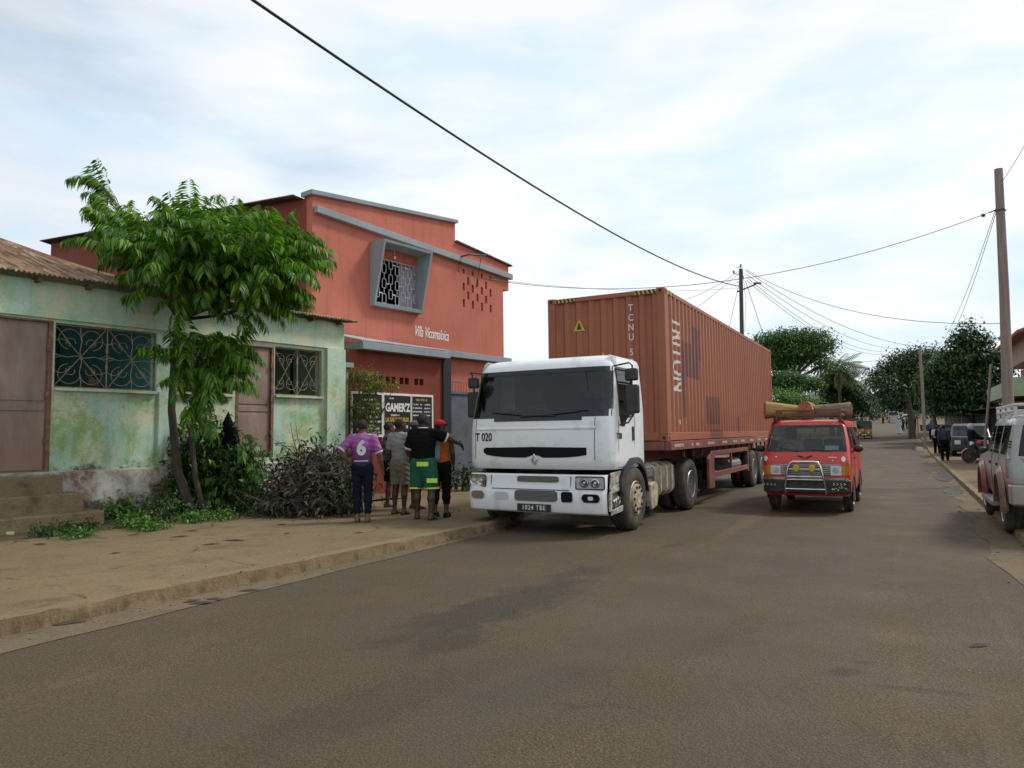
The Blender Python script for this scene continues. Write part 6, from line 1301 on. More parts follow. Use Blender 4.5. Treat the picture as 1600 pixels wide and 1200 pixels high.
for s_ in (-1, 1): q.tube([(s_*.10, -.06, 1.455), (s_*.17, -.05, 1.44), (s_*.22, -.04, 1.39)], .010, 5)
q.build('shirt_trim', m_wcl, p1)
# 2 patterned shirt, facing right, smiling
person(gpp(607, 792), R(-78), 'person in a dark patterned short-sleeved shirt facing the truck beside the notice board', dict(yaw=22.), [('shirt', dict(mat=m_patt, hem=-.16, low=True, sleeve=.7, fit=.022)), ('shorts', dict(mat=m_blackc, to=.95, fit=.022, hem_r=.045)), ('sandals', dict(mat=m_sand))], 'mid', 1.70, GRP, face=True)
# 3 grey T-shirt, khaki shorts
person(gpp(625, 804), R(-28), 'person in a grey T-shirt and khaki shorts standing with his back to the road', dict(yaw=-25., wR=(.20, .12, .90), eR=(.235, .0, 1.12)), [('shirt', dict(mat=m_gryc, hem=-.03, sleeve=.62, fit=.020)), ('shorts', dict(mat=m_khaki, to=.92, fit=.024, hem_r=.04)), ('sandals', dict(mat=m_sand))], 'deep', 1.74, GRP)
# 4 big man in black, arm stretched out to the right
p4_ = person(gpp(662, 812), R(-12), 'person in a black polo shirt and green neon-trimmed shorts stretching one arm towards the truck', dict(w=1.16, sR=(.195, .0, 1.395), eR=(.37, .09, 1.31), wR=(.50, .25, 1.23), eL=(-.26, .02, 1.12), wL=(-.24, .14, .93), aL=(-.12, .03, .075), aR=(.15, -.07, .075), kR=(.14, .0, .49), kL=(-.12, .03, .49), yaw=-38., tR=-15., tL=15., droopR=V3(.1, 0, -.75)), [('shirt', dict(mat=m_blackc, trim=m_wcl, hem=-.05, sleeve=.68, fit=.028)), ('shorts', dict(mat=m_grnc, to=1.0, fit=.030, hem_r=.052)), ('sandals', dict(mat=m_sand))], 'deep', 1.80, GRP)
q = MB(); q.box(-.06, .13, -.160, -.135, .865, .935); q.box(.10, .27, -.135, -.10, .60, .67); 
for s_, x, y in ((-1, -.12, .03), (1, .14, .0)): q.tube([(x, y, .50), (x, y, .525)], [.128, .129], 18)
q.build('shorts_trim', m_neon, p4_)
q = MB(); q.tube([(.075*math.cos(a), -.015+.07*math.sin(a), 1.485) for a in (2*math.pi*i/16 for i in range(17))], .010, 6, False); q.build('collar_trim', m_wcl, p4_)
# 5 grey cap, mostly hidden behind the big man
person(gpp(650, 795), R(-60), 'person in a grey baseball cap mostly hidden behind the man in black', dict(yaw=-10.), [('cap', dict(mat=M('grey_cap_cloth', (.10, .11, .12), .9, spec=.2))), ('shirt', dict(mat=M('slate_cloth', (.10, .11, .13), .9, spec=.2), hem=-.08)), ('shorts', dict(mat=m_blackc, to=.95)), ('sandals', dict(mat=m_sand))], 'dark', 1.72, GRP)
# 6 red cap, orange clothes, grey backpack
person(gpp(689, 808), R(-10), 'person in a red cap and orange vest carrying a grey backpack beside the truck', dict(yaw=-55., w=.98, eR=(.22, .0, 1.12), wR=(.20, .12, .92)), [('cap', dict(mat=m_redc)), ('vest', dict(mat=m_orange, hem=-.06, fit=.022)), ('trousers', dict(mat=m_blackc, to=1.55, fit=.02, hem_r=.02)), ('bag', dict(mat=M('pale_grey_nylon', (.22, .24, .26), .8), at=(-.08, -.17, -.04))), ('sandals', dict(mat=m_blackc, shoe=1))], 'dark', 1.70, GRP)
# in the green house window
tq, zq = bt(152, 600, -.6); pw = P0+DB*tq-NB*.62
person((pw.x, pw.y, 1.0), RB+R(100), 'person with short dark hair standing inside behind the scrolled window grille', dict(hd=(0, .05, 1.56)), [('shirt', dict(mat=m_blackc))], 'mid', 1.84, h=.012, half=True, face=True)
# drivers
def seated(par, x, y, z, label, mat, sc=1.): 
    p = par.location+Vector((math.cos(par.rotation_euler.z)*x-math.sin(par.rotation_euler.z)*y, math.sin(par.rotation_euler.z)*x+math.cos(par.rotation_euler.z)*y, z-.87))
    return person(p, par.rotation_euler.z+R(90), label, dict(eR=(.26, .16, 1.12), wR=(.18, .36, 1.15), eL=(-.26, .16, 1.12), wL=(-.18, .36, 1.15), hR=(.09, .05, .9), kR=(.14, .42, .95), aR=(.14, .50, .55), hL=(-.09, .05, .9), kL=(-.14, .42, .95), aL=(-.14, .50, .55)), [('shirt', dict(mat=mat)), ('trousers', dict(mat=m_navy, to=1.9))], 'dark', 1.7, h=.014, face=True)
seated(van, 1.30, .42, .83, 'person in a pale shirt driving the red minibus', M('beige_cloth', (.40, .37, .30), .9, spec=.2))
seated(trk, 1.02, -.55, 1.50, 'person in a blue shirt at the wheel of the white truck', M('blue_cloth', (.03, .07, .2), .9, spec=.2))
# walkers on the right verge
pa = person(gp(1477, 720, .1)+Vector((0, 0, .0)), RR-R(95), 'person in a dark blue shirt and black trousers walking along the verge', dict(aL=(-.10, -.10, .075), aR=(.10, .08, .075), kR=(.10, .1, .5)), [('shirt', dict(mat=M('dusk_blue_cloth', (.05, .055, .09), .9, spec=.2), sleeve=1.9, hem=-.08)), ('trousers', dict(mat=m_blackc, to=1.9)), ('sandals', dict(mat=m_blackc, shoe=1))], 'dark', 1.68, h=.014)
person(gp(1465, 710, .1), RR-R(85), 'person in a white shirt with a navy backpack walking ahead of the dark blue shirt', dict(aL=(-.10, .06, .075), aR=(.10, -.12, .075)), [('shirt', dict(mat=m_wcl, sleeve=.7, hem=-.1)), ('trousers', dict(mat=m_blackc, to=1.9)), ('bag', dict(mat=m_navy, at=(0, -.17, 0))), ('sandals', dict(mat=m_blackc, shoe=1))], 'dark', 1.66, h=.014)
person(gpt(1405, 678, .02), RR+R(90), 'person in a long white robe standing at the roadside by the leaning pole', dict(), [('robe', dict(mat=M('white_robe_cloth', (.72, .72, .74), .85, spec=.2))), ('cap', dict(mat=m_wcl)), ('sandals', dict(mat=m_sand))], 'dark', 1.78, h=.02)
pr = person(q0+D*.55+Vector((.15, 0, -.03)), RR+R(200), 'person in a white and blue helmet sitting on the red motorcycle', dict(pel=V3(0, 0, .90), eR=(.27, .18, 1.15), wR=(.30, .42, 1.08), eL=(-.27, .18, 1.15), wL=(-.30, .42, 1.08), kR=(.22, .36, .62), aR=(.22, .30, .30), kL=(-.22, .36, .62), aL=(-.22, .30, .30)), [('shirt', dict(mat=m_navy, sleeve=1.9)), ('trousers', dict(mat=M('denim_cloth', (.06, .09, .14), .9, spec=.2), to=1.9)), ('helmet', dict(mat=M('white_blue_helmet', (.45, .5, .6), .25))), ('sandals', dict(mat=m_blackc, shoe=1))], 'dark', 1.7, h=.014)
for k, (px, py, lab, mt) in enumerate(((1411, 673, 'person in green standing far off under the roadside tree', M('green_far_cloth', (.03, .12, .09), .9, spec=.2)), (1417, 671, 'person in dark red standing far off near the blue stall', M('maroon_far_cloth', (.14, .03, .03), .9, spec=.2)), (1456, 688, 'person in a bright blue shirt behind the leaning pole', M('bright_blue_cloth', (.03, .12, .32), .9, spec=.2)), (1429, 674, 'person in black standing far off near the roadside stall', m_blackc), (1345, 668, 'person in white standing far off near the white van under the palms', m_wcl), (1380, 662, 'person in orange crossing far down the road', m_orange))):
    person(gpt(px, py, .02), R(60*k), lab, dict(), [('shirt', dict(mat=mt)), ('trousers', dict(mat=m_navy, to=1.9))], 'dark', 1.7, h=.025)
# ================================================================ POLES AND WIRES
t = NT('weathered_pole_wood'); c = t.ramp(t.noise(3, 7, .7, stretch=(4, 4, .25)), (.3, (.20, .155, .13)), (.7, (.34, .28, .24))); t.set(Base_Color=c, Roughness=.95); t.bump(t.noise(6, 6, .7, stretch=(5, 5, .2)), .5, .02); m_pole = t.m
m_metalp = M('dark_steel', (.06, .06, .065), .6); m_wire = M('cable_black', (.012, .012, .013), .6); m_wireg = M('cable_grey', (.10, .10, .105), .6)
def pole(name, label, base, top, r0, r1, mat, cat='pole', extra=None):
    b = Vector(base); t_ = thing(name, label, cat, b); q = MB(); d = Vector(top)-b; q.tube([(0, 0, -.3), d*.3, d*.6+Vector((.02, 0, 0)), d], [r0, r0+(r1-r0)*.3, r0+(r1-r0)*.6, r1], 14); q.build('shaft', mat, t_, smooth=40)
    if extra: extra(t_, d)
    return t_
def ex1(t_, d):
    q = MB(); k = d*.865; q.tube([k+Vector((-.17, -.02, 0)), k+Vector((0, -.17, .0)), k+Vector((.17, 0, .0)), k+Vector((0, .17, 0)), k+Vector((-.17, -.02, 0))], .018, 6, False); q.tube([k+Vector((-.17, 0, 0)), k+Vector((-.3, 0, -.06))], .02, 6); q.box(k.x-.36, k.x-.28, -.03, .03, k.z-.1, k.z-.02); q.build('clamp', m_metalp, t_)
B1 = dp(1580, 748, 20.3); B1.z = .1; T1 = dp(1560, 264, 20.0)
pole('utility_pole', 'thick leaning wooden utility pole beside the parked off-roader', B1, T1, .155, .105, m_pole, 'pole', ex1)
def ex2(t_, d):
    q = MB(); z = d.z
    q.tube([(0, 0, z-1.1), (.9, .0, z-.75)], .035, 8); q.box(.8, 1.15, -.03, .03, z-.74, z-.66); q.build('bracket_arm', m_metalp, t_)
    q = MB()
    for x, z0 in ((.22, z+.15), (.25, z-.2), (.2, z-.55), (-.12, z-.15), (.3, z-.4)): q.lathe([(.03, -.07), (.05, -.03), (.03, 0), (.05, .03), (.02, .07)], (x, 0, z0), 'z', 8); q.tube([(0, 0, z0-.1), (x, 0, z0-.06)], .015, 5)
    q.tube([(.2, 0, z+.2), (.22, .05, z-.3), (.16, 0, z-.8), (.12, 0, z-2.6)], .012, 5); q.tube([(.3, 0, z), (.4, 0, z-1.5), (.3, 0, z-3)], .008, 5); q.build('insulator', m_metalp, t_)
B2 = dp(1160, 700, 33.); B2.z = terr(B2.dot(D)); T2 = dp(1157.5, 420, 33.)
pole('power_pole', 'dark steel power pole with a bracket arm behind the container', B2, T2, .12, .085, m_metalp, 'pole', ex2)
p = gpt(1446, 696, .1); tp_ = dp(1437, 541, p.y)
pole('utility_pole', 'thin leaning wooden pole on the verge before the dark trees', p, tp_, .125, .09, m_pole)
p = gpt(1284, 672, .0); pole('power_pole', 'grey concrete pole rising behind the log on the minibus roof', p, dp(1282, 562, p.y), .17, .12, M('pole_concrete', (.3, .3, .29), .9))
p = gpt(1309, 668); pole('utility_pole', 'short bare post in front of the palms', p, dp(1308, 610, p.y), .14, .12, m_pole)
p = gpt(1250, 672); pole('utility_pole', 'short pale post standing in the hedge behind the container', p, dp(1249, 600, p.y), .15, .13, M('pole_concrete', (.3, .3, .29), .9))
for k, (px, yb_, yt, nm) in enumerate(((1369, 656, 612, 'far power pole above the dark red van'), (1359, 657, 606, 'far power pole beside the low palms and the white van'), (1383, 652, 618, 'most distant power pole at the end of the road'), (1428, 664, 606, 'slim post before the big round tree'))):
    p = gpt(px, yb_); pole('power_pole', nm, p, dp(px, yt, p.y), .16, .12, m_metalp)
p = gp(1563, 735, .1); pole('utility_pole', 'thin crooked post leaning in front of the layered tree beside the thick pole', p+D*6, dp(1548, 570, p.y+5.3), .06, .05, m_pole)
def wire(label, a, b, sag, r=.008, mat=m_wire, n=28, group=None, end=1.):
    a, b = Vector(a), Vector(b); q = MB(); q.tube([a.lerp(b, i/n)-Vector((0, 0, 4*sag*(i/n)*(1-i/n))) for i in range(n+1)], r, 6); return tag(q.build('overhead_wire', mat), label, 'wire', group)
A0_ = dp(340, -38, 7.2); wire('thickest black cable, sagging from high above the pavement to the steel pole', A0_, T2+Vector((0, 0, -.85)), .62, .019, m_wire, 40)
VB = P0+DB*15.2-NB*2.35+Vector((0, 0, 7.15)); wire('long thin wire from the pink villa across the sky to the thick wooden pole', VB, Vector(B1).lerp(T1, .865)+Vector((-.3, 0, -.05)), 1.15, .010, m_wireg, 40)
wire('thin service wire from the pink villa down to the steel pole', VB, T2+Vector((0, 0, -.9)), .3, .007, m_wireg)
P1w = T1+Vector((-.1, 0, 0))
wire('black wire from the steel pole to the middle of the thick wooden pole', T2+Vector((.25, 0, -.05)), dp(1576, 505, 20.2), .75, .010, m_wire)
for k, (px, py, Y, sg_, lab) in enumerate(((1455, 542, 48, .9, 'wire from the steel pole down to the tall layered tree'), (1405, 545, 60, .9, 'wire from the steel pole down to the top of the round tree'), (1385, 549, 62, 1.0, 'lower wire of the pair from the steel pole to the round tree'), (1386, 553, 64, 1.1, 'lowest wire from the steel pole to the round tree'))): wire(lab, T2+Vector((.25, 0, -.1-.15*k)), dp(px, py, Y), sg_, .012, m_wireg)
wire('pale wire crossing the gap above the palms', dp(1205, 552, 70), dp(1390, 562, 66), .5, .016, m_wireg)
wire('lower stay wire sloping from the steel pole behind the container', T2+Vector((-.1, 0, -.2)), dp(1060, 500, 30), .1, .009, m_wireg); wire('flatter stay wire running from the steel pole over the container', T2+Vector((-.1, 0, -.1)), dp(1020, 480, 30), .3, .009, m_wireg); wire('near-vertical guy wire from the steel pole down behind the container', T2+Vector((0, 0, -.3)), dp(1110, 640, 33), .0, .009, m_wireg); wire('steep guy wire from the steel pole to the spreading tree', T2+Vector((.2, 0, -.6)), dp(1215, 590, 34), .0, .012, m_wire)
wire('first of the two wires hanging steeply from the thick wooden pole to the trees', T1+Vector((-.1, 0, -1.05)), dp(1466, 540, 50), .6, .009, m_wireg); wire('second of the two wires hanging steeply from the thick wooden pole to the trees', T1+Vector((-.1, 0, -1.15)), dp(1475, 545, 46), .5, .009, m_wireg); wire('thin wire rising from the thick wooden pole out of view', T1+Vector((.1, 0, -.35)), dp(1640, 150, 15), .1, .008, m_wireg)

# ================================================================ TREES
m_trunk = M('grey_brown_bark', (.10, .075, .055), .95, var=.3, scale=5, bump=.6, bscale=20)
L_dark = leafmat('dark_leaves', (.012, .032, .008), (.026, .066, .014), (.05, .11, .022), .2); L_mid = leafmat('mid_leaves', (.030, .075, .015), (.06, .14, .028), (.10, .20, .04), .28); L_lime = leafmat('lime_leaves', (.06, .13, .02), (.11, .23, .035), (.17, .30, .06), .32); L_near = leafmat('glossy_pinnate_leaves', (.022, .068, .004), (.078, .20, .009), (.22, .40, .026), .36, .45); L_dead = leafmat('withered_leaves', (.028, .024, .017), (.062, .053, .037), (.14, .125, .095), .1, .8); L_palm = leafmat('palm_leaves', (.03, .06, .014), (.07, .115, .025), (.16, .16, .04), .25)
def foliage(name, blobs, n, size, mat, parent, rng, clump=14, spread=.5, flat=.5, width=.45, shell_=.55):
    """leaf clumps through a set of ellipsoid blobs (centre, radii)"""
    vol = np.array([b[1][0]*b[1][1]*b[1][2] for b in blobs])**.75; vol /= vol.sum(); Cs, Ds, Ns = [], [], []
    for (c, r_), v in zip(blobs, vol):
        k = max(3, int(n*v/clump)); u = rng.normal(size=(k, 3)); u /= np.linalg.norm(u, axis=1, keepdims=True); rad = (shell_+(1-shell_)*rng.random((k, 1)))*(1+.28*np.sin(u[:, :1]*5+c[0])*np.cos(u[:, 1:2]*6+c[1])); cc = np.asarray(c)+u*np.asarray(r_)*rad
        cc = np.repeat(cc, clump, 0); uu = np.repeat(u, clump, 0); m_ = len(cc); off = rng.normal(size=(m_, 3))*np.array([1, 1, flat])*spread*size*3
        Cs.append(cc+off); d = uu*.6+rng.normal(size=(m_, 3))*.7+np.array([0, 0, -.25]); Ds.append(d); nn = np.array([0, 0, 1.])+uu*.5+rng.normal(size=(m_, 3))*.45; Ns.append(nn)
    C_ = np.concatenate(Cs); Dv = np.concatenate(Ds); Nv = np.concatenate(Ns); Nv /= np.linalg.norm(Nv, axis=1, keepdims=True); sz = size*(.65+.7*rng.random(len(C_)))
    return leaves(name, C_, Dv, Nv, sz, sz*width, mat, parent)
def tree(name, label, base, th, blobs, n, size, mat, seed, r0=.3, clump=14, group=None, **kw):
    """base on the ground; blobs relative to it"""
    rng = np.random.default_rng(seed); t_ = thing(name, label, 'tree', base, 0, group); q = MB(); rr = random.Random(seed); top = Vector((rr.uniform(-.3, .3), rr.uniform(-.3, .3), th))
    q.tube([(0, 0, -.3), (top.x*.3, top.y*.5, th*.5), top], [r0*1.25, r0, r0*.75], 10)
    for c, r_ in blobs:
        c = Vector(c); mid = top.lerp(c, .5)+Vector((rr.uniform(-.3, .3), rr.uniform(-.3, .3), -.2*abs(c.z-top.z)*.3)); q.tube([top-Vector((0, 0, .2)), mid, c], [r0*.5, r0*.32, r0*.12], 7)
        for i in range(4): e = c+Vector((rr.uniform(-1, 1)*r_[0], rr.uniform(-1, 1)*r_[1], rr.uniform(-.3, .9)*r_[2]))*.75; q.tube([mid, mid.lerp(e, .6)+Vector((0, 0, .15)), e], [r0*.2, r0*.12, r0*.04], 5)
    q.build('trunk', m_trunk, t_, smooth=50); foliage('crown', blobs, n, size, mat, t_, rng, clump, **kw); return t_
def px_blobs(base, Y, lst, dpt=1.):
    """blob list from picture centres and radii at depth Y -> local metres"""
    o = []
    for (px, py, rx, ry, *dy) in lst:
        y = Y+(dy[0] if dy else 0); c = dp(px, py, y)-base; k = y/F_PX; o.append((tuple(c), (rx*k, rx*k*dpt, ry*k)))
    return o
b = gpt(1425, 672); b = so(b.dot(D), 5.2); Y = 66.; b.y; Bq = dp(1425, 668, Y); Bq.z = terr(Bq.dot(D))
tree('round_tree', 'huge dark round-crowned tree overhanging the far end of the road', Bq, 4.5, px_blobs(Bq, Y, [(1402, 590, 30, 30), (1425, 568, 32, 26), (1455, 568, 30, 24, 4), (1385, 608, 20, 22, -2), (1378, 585, 14, 16), (1412, 615, 26, 22, 3), (1440, 605, 34, 32, 2), (1470, 600, 30, 30, 6), (1478, 575, 22, 20, 6), (1488, 610, 24, 24, 8), (1395, 630, 16, 10, 5), (1372, 592, 9, 10)]), 34000, .27, L_dark, 21, .26)
Y = 53.; Bq = dp(1520, 690, Y); Bq.z = terr(Bq.dot(D))+.1
bl_ = [(1512, 516, 10, 14), (1508, 535, 20, 9), (1525, 532, 15, 9), (1512, 556, 34, 13), (1540, 556, 22, 10), (1480, 575, 26, 12), (1530, 582, 34, 14), (1555, 570, 15, 9), (1500, 605, 38, 18), (1545, 605, 24, 16), (1470, 600, 20, 16), (1525, 630, 34, 14), (1485, 632, 28, 12), (1512, 575, 26, 26, 1), (1512, 610, 30, 25, 1)]
tree('layered_tree', 'tall dark tree with horizontal layered branches behind the dark slate van', Bq, 4.2, px_blobs(Bq, Y, bl_, .9), 26000, .30, L_dark, 5, .26, clump=11, flat=.22, width=.5)
Y = 58; Bq = dp(1466, 690, Y); Bq.z = terr(Bq.dot(D))+.1
tree('bushy_tree', 'lighter green bushy tree between the round and the layered dark trees', Bq, 2.5, px_blobs(Bq, Y, [(1455, 585, 14, 14), (1447, 600, 12, 12), (1468, 606, 16, 12), (1478, 615, 16, 10), (1455, 620, 16, 14), (1470, 632, 18, 10)]), 5000, .28, L_mid, 8, .15)
Y = 52; Bq = dp(1240, 680, Y); Bq.z = terr(Bq.dot(D))
tree('spreading_tree', 'broad spreading tree with an open crown behind the container', Bq, 5.2, px_blobs(Bq, Y, [(1200, 535, 20, 12), (1228, 528, 24, 10), (1258, 527, 22, 11), (1280, 532, 16, 14), (1215, 550, 26, 14), (1245, 550, 24, 12), (1270, 552, 18, 10), (1290, 545, 8, 8), (1202, 565, 18, 10), (1228, 568, 20, 8), (1290, 572, 12, 9)]), 17000, .20, L_mid, 13, .28, clump=12, flat=.5, spread=.75)
Y = 49; Bq = dp(1225, 682, Y); Bq.z = terr(Bq.dot(D))
tree('umbrella_tree', 'flat-topped dark green tree below the spreading tree behind the container', Bq, 3.2, px_blobs(Bq, Y, [(1225, 592, 26, 11), (1250, 596, 22, 9), (1208, 602, 16, 9), (1268, 602, 14, 7), (1238, 606, 22, 6)]), 9000, .18, L_mid, 14, .2, flat=.4)
Y = 42; Bq = dp(1235, 690, Y); Bq.z = terr(Bq.dot(D)); hg = thing('hedge', 'bright lime green hedge behind the minibus load', 'hedge', Bq)
foliage('foliage', px_blobs(Bq, Y, [(1212, 622, 20, 14), (1235, 624, 22, 12), (1258, 628, 18, 12), (1225, 645, 30, 16), (1255, 648, 26, 14), (1205, 640, 16, 18)]), 9000, .15, L_lime, hg, np.random.default_rng(4))
q = MB(); [q.tube([(x, 0, 0), (x+.2, 0, 1.4)], .03, 5) for x in (-1, -.3, .4, 1.0)]; q.build('stem', m_trunk, hg)
Y = 78; Bq = dp(1300, 672, Y); Bq.z = terr(Bq.dot(D))
tree('broadleaf_tree', 'dark green tree mass filling in behind the palms', Bq, 3, px_blobs(Bq, Y, [(1292, 600, 16, 18), (1310, 595, 18, 18), (1330, 618, 16, 16), (1345, 628, 12, 12), (1300, 630, 20, 16), (1322, 640, 18, 12), (1350, 640, 10, 9)]), 11000, .27, L_dark, 17, .25)
def palm(label, px, yb, yt, Y, nf, L_, seed, mat=None):
    B = dp(px, yb, Y); B.z = terr(B.dot(D)); T_ = dp(px, yt, Y)-B; t_ = thing('palm_tree', label, 'palm tree', B, 0, 'palms left of the road'); q = MB(); q.tube([(0, 0, -.3), T_*.5+Vector((.15, 0, 0)), T_], [.24, .17, .13], 9); q.build('trunk', m_trunk, t_, smooth=50)
    rng = np.random.default_rng(seed); Cs, Ds, Ns = [], [], []
    for i in range(nf):
        a = 2*math.pi*i/nf*2.4+rng.random(); el = R(rng.uniform(-35, 75)); L2 = L_*rng.uniform(.8, 1.1); p = np.array(T_); d = np.array([math.cos(a)*math.cos(el), math.sin(a)*math.cos(el), math.sin(el)]); st_ = L2/16
        for k in range(16):
            p = p+d*st_; d = d+np.array([0, 0, -.085]); d /= np.linalg.norm(d); sd = np.cross(d, [0, 0, 1.]); sd /= np.linalg.norm(sd)+1e-6
            for s_ in (-1, 1): Cs.append(p.copy()); Ds.append(sd*s_*.8+d*.55+np.array([0, 0, -.35])); Ns.append(np.cross(sd, d)+.01)
    C_ = np.array(Cs); kk = np.tile(np.repeat(np.sin(np.linspace(.35, 2.9, 16)), 2), nf); leaves('crown', C_, np.array(Ds), np.array(Ns), L_*.30*kk, .10*np.ones(len(C_)), mat or L_palm, t_, .1, .3)
palm('tallest palm, crown bright against the sky behind the concrete pole', 1310, 668, 577, 76, 34, 3.0, 1); palm('yellowing palm between the tallest palm and the dark drooping palm', 1327, 668, 598, 84, 26, 2.9, 2); palm('palm with drooping dark fronds nearest the road gap', 1345, 666, 606, 92, 30, 3.1, 3, L_dark); palm('low palm with brown fronds beside the bare post', 1318, 668, 612, 80, 24, 2.6, 4)
q0_ = so(420, -30); far = thing('far_wood', None, None, (0, 0, 0)); far.name = 'far_trees'
bl2 = []
for i in range(26): s_ = 150+i*13; bl2.append((tuple(so(s_, -9-4*math.sin(i*1.7), 2.2)), (6, 6, 3.2+1.2*math.sin(i*2.3)))); bl2.append((tuple(so(s_+6, 9+4*math.cos(i*1.3), 2.6)), (6, 6, 3.6+1.4*math.cos(i*1.9))))
for i in range(10): bl2.append((tuple(so(440+i*5, -24+5.5*i, 3.0)), (8, 8, 4)))
bpy.data.objects.remove(far); fo = foliage('far_trees', bl2, 14000, .95, L_dark, None, np.random.default_rng(3)); tag(fo, 'distant mass of roadside trees at the end of the road', 'trees', None, 'stuff')

# ---------------- buildings and stalls along the road
p = so(30.5, 7.0); rh = thing('house', 'pinkish brown house with a red tiled gable roof behind the thick pole', 'house', dp(1655, 640, 27.5)*1., RR); rh.location.z = .1
q = MB(); q.prism([(-1.6, 5.0), (1.9, 5.0), (1.9, 6.1), (.15, 7.0), (-1.6, 6.1)] if False else [(-1.3, 0.1), (3.2, .1), (3.2, 5.4), (-1.3, 5.4)], .0, 5., 'x') if False else q.box(.6, 7, -6, .3, 0, 4.2); 
q.box(.0, 7.2, -6.5, .75, 4.3, 5.35); q.prism([(-6.5, 5.35), (.75, 5.35), (-2.8, 6.6)], .02, .25, 'x'); q.build('wall', M('pinkish_brown_wall', (.36, .235, .19), .85), rh)
q = MB(); q.box(.0, .3, .35, .65, 2.75, 4.3); q.build('column', M('pinkish_brown_wall', (.36, .235, .19), .85), rh)
q = MB(); q.hexa([(-.5, 1.25, 5.22), (7.6, 1.25, 5.22), (7.6, -2.8, 6.7), (-.5, -2.8, 6.7)], [(-.5, 1.25, 5.34), (7.6, 1.25, 5.34), (7.6, -2.8, 6.84), (-.5, -2.8, 6.84)]); q.build('roof', M('red_roof_tile', (.30, .085, .055), .8, var=.2, scale=6), rh)
sp = gp(1566, 730, .1)+D*1.5+N*.75; shp = thing('shop', 'small shop with a pale green awning fascia behind the parked off-roader', 'shop', (sp.x, sp.y, .1), RR)
q = MB(); q.box(0, 7, -4, 0, 0, 2.55); q.build('wall', M('brown_red_wall', (.13, .05, .04), .9, var=.2), shp); q = MB(); q.box(-.3, 7, -4, .35, 2.75, 3.35); q.hexa([(-.3, .36, 2.75), (-.3, -3.9, 2.75), (-.1, -3.9, 2.75), (-.1, .36, 2.75)], [(-.4, .4, 3.5), (-.4, -3.9, 3.5), (-.1, -3.9, 3.5), (-.1, .4, 3.5)]); q.build('fascia', M('pale_green_fascia', (.33, .42, .26), .8, var=.15), shp); q = MB(); q.box(-.02, .06, -3.5, -.6, .3, 2.5); q.box(-.02, .02, .0, .04, 0, 2.5); q.build('door', m_dark, shp)
bw = gp(1540, 700, .1)+D*10+N*1.0; wl = thing('boundary_wall', 'reddish brown wall with yellow posts behind the parked cars', 'wall', (bw.x, bw.y, .1), RR); q = MB(); q.box(-6, 10, -.1, .1, 0, 2.1); q.build('wall', M('brown_red_wall', (.13, .05, .04), .9), wl); q = MB()
for i in range(8): q.box(-6+2.2*i, -5.7+2.2*i, -.14, .16, 0, 2.5)
q.build('pillar', M('ochre_post', (.33, .22, .08), .85), wl)
for k, (px, py, lab, c1, wd_) in enumerate(((1458, 694, 'market stall with a grey sheet roof just behind the thin leaning pole', (.22, .21, .18), 3.2), (1432, 677, 'market stall under a blue tarpaulin by the dark round tree', (.05, .10, .22), 3.0), (1500, 702, 'market stall with a pale roof behind the dark slate van', (.30, .28, .24), 4.0))):
    p = gpt(px, py, .05)+N*(1.6 if k != 2 else 2.5)+D*(2 if k != 2 else 8); p.z = terr(p.dot(D))+.1; st_ = thing('market_stall', lab, 'stall', p, RR); q = MB(); q.hexa([(-1.4, -wd_/2, 1.9), (1.4, -wd_/2, 1.9), (1.4, wd_/2, 2.2), (-1.4, wd_/2, 2.2)], [(-1.4, -wd_/2, 1.94), (1.4, -wd_/2, 1.94), (1.4, wd_/2, 2.24), (-1.4, wd_/2, 2.24)]); q.build('roof', M('stall_roof_%s' % 'abc'[k], c1, .8), st_)
    q = MB(); [q.cyl((x, y, 0), (x, y, 2.), .04, n=8) for x in (-1.3, 1.3) for y in (-wd_/2+.1, wd_/2-.1)]; q.build('post', m_pole, st_); q = MB(); q.box(-1.2, -.5, -wd_/2+.2, wd_/2-.2, .75, .8); q.box(-1.15, -.6, -wd_/2+.3, wd_/2-.3, .1, .75); q.build('counter', m_trunk, st_)
for k, (s0_, o0_, L_, dp_, hh, c1, lab) in enumerate(((58, 5.6, 9, 4, 2.7, (.055, .045, .038), 'timber hut added as dark backdrop under the tall layered tree'), (72, 6.0, 11, 4, 2.6, (.075, .05, .04), 'rust-brown sheet metal hut added as dark backdrop beneath the round tree'), (90, 5.4, 14, 4, 2.9, (.045, .05, .05), 'long grey-black hut added as dark backdrop far off beneath the round tree'), (112, 5.6, 16, 5, 3.0, (.07, .06, .05), 'farthest brown hut added as dark backdrop on the tree-shaded side of the road'))):  # dark huts added so the space under the crowns reads as shade
    o = thing('backdrop_hut', lab, 'backdrop_hut', so(s0_, o0_), RR); q = MB(); q.box(0, L_, -dp_, 0, -.5, hh); q.build('wall', M('backdrop_hut_wall_%s' % 'abcd'[k], c1, .95, var=.35, scale=1.5), o); q = MB(); q.hexa([(-.4, -dp_, hh+.5), (L_+.3, -dp_, hh+.5), (L_+.3, 1.1, hh-.1), (-.4, 1.1, hh-.1)], [(-.4, -dp_, hh+.58), (L_+.3, -dp_, hh+.58), (L_+.3, 1.1, hh-.02), (-.4, 1.1, hh-.02)]); q.build('roof', m_rustd, o); q = MB(); [q.box(1+3.2*i, 2.6+3.2*i, .0, .03, .9, 2.1) for i in range(int(L_/3.4))]; q.build('shutter', M('backdrop_hut_shutter', (.02, .02, .02), .9), o)
p = gpt(1268, 676); bb_ = thing('billboard', 'white and grey billboard panels on posts beside the grey concrete pole', 'billboard', p, RR-R(10)); zc = (dp(1272, 628, p.y)-p).z
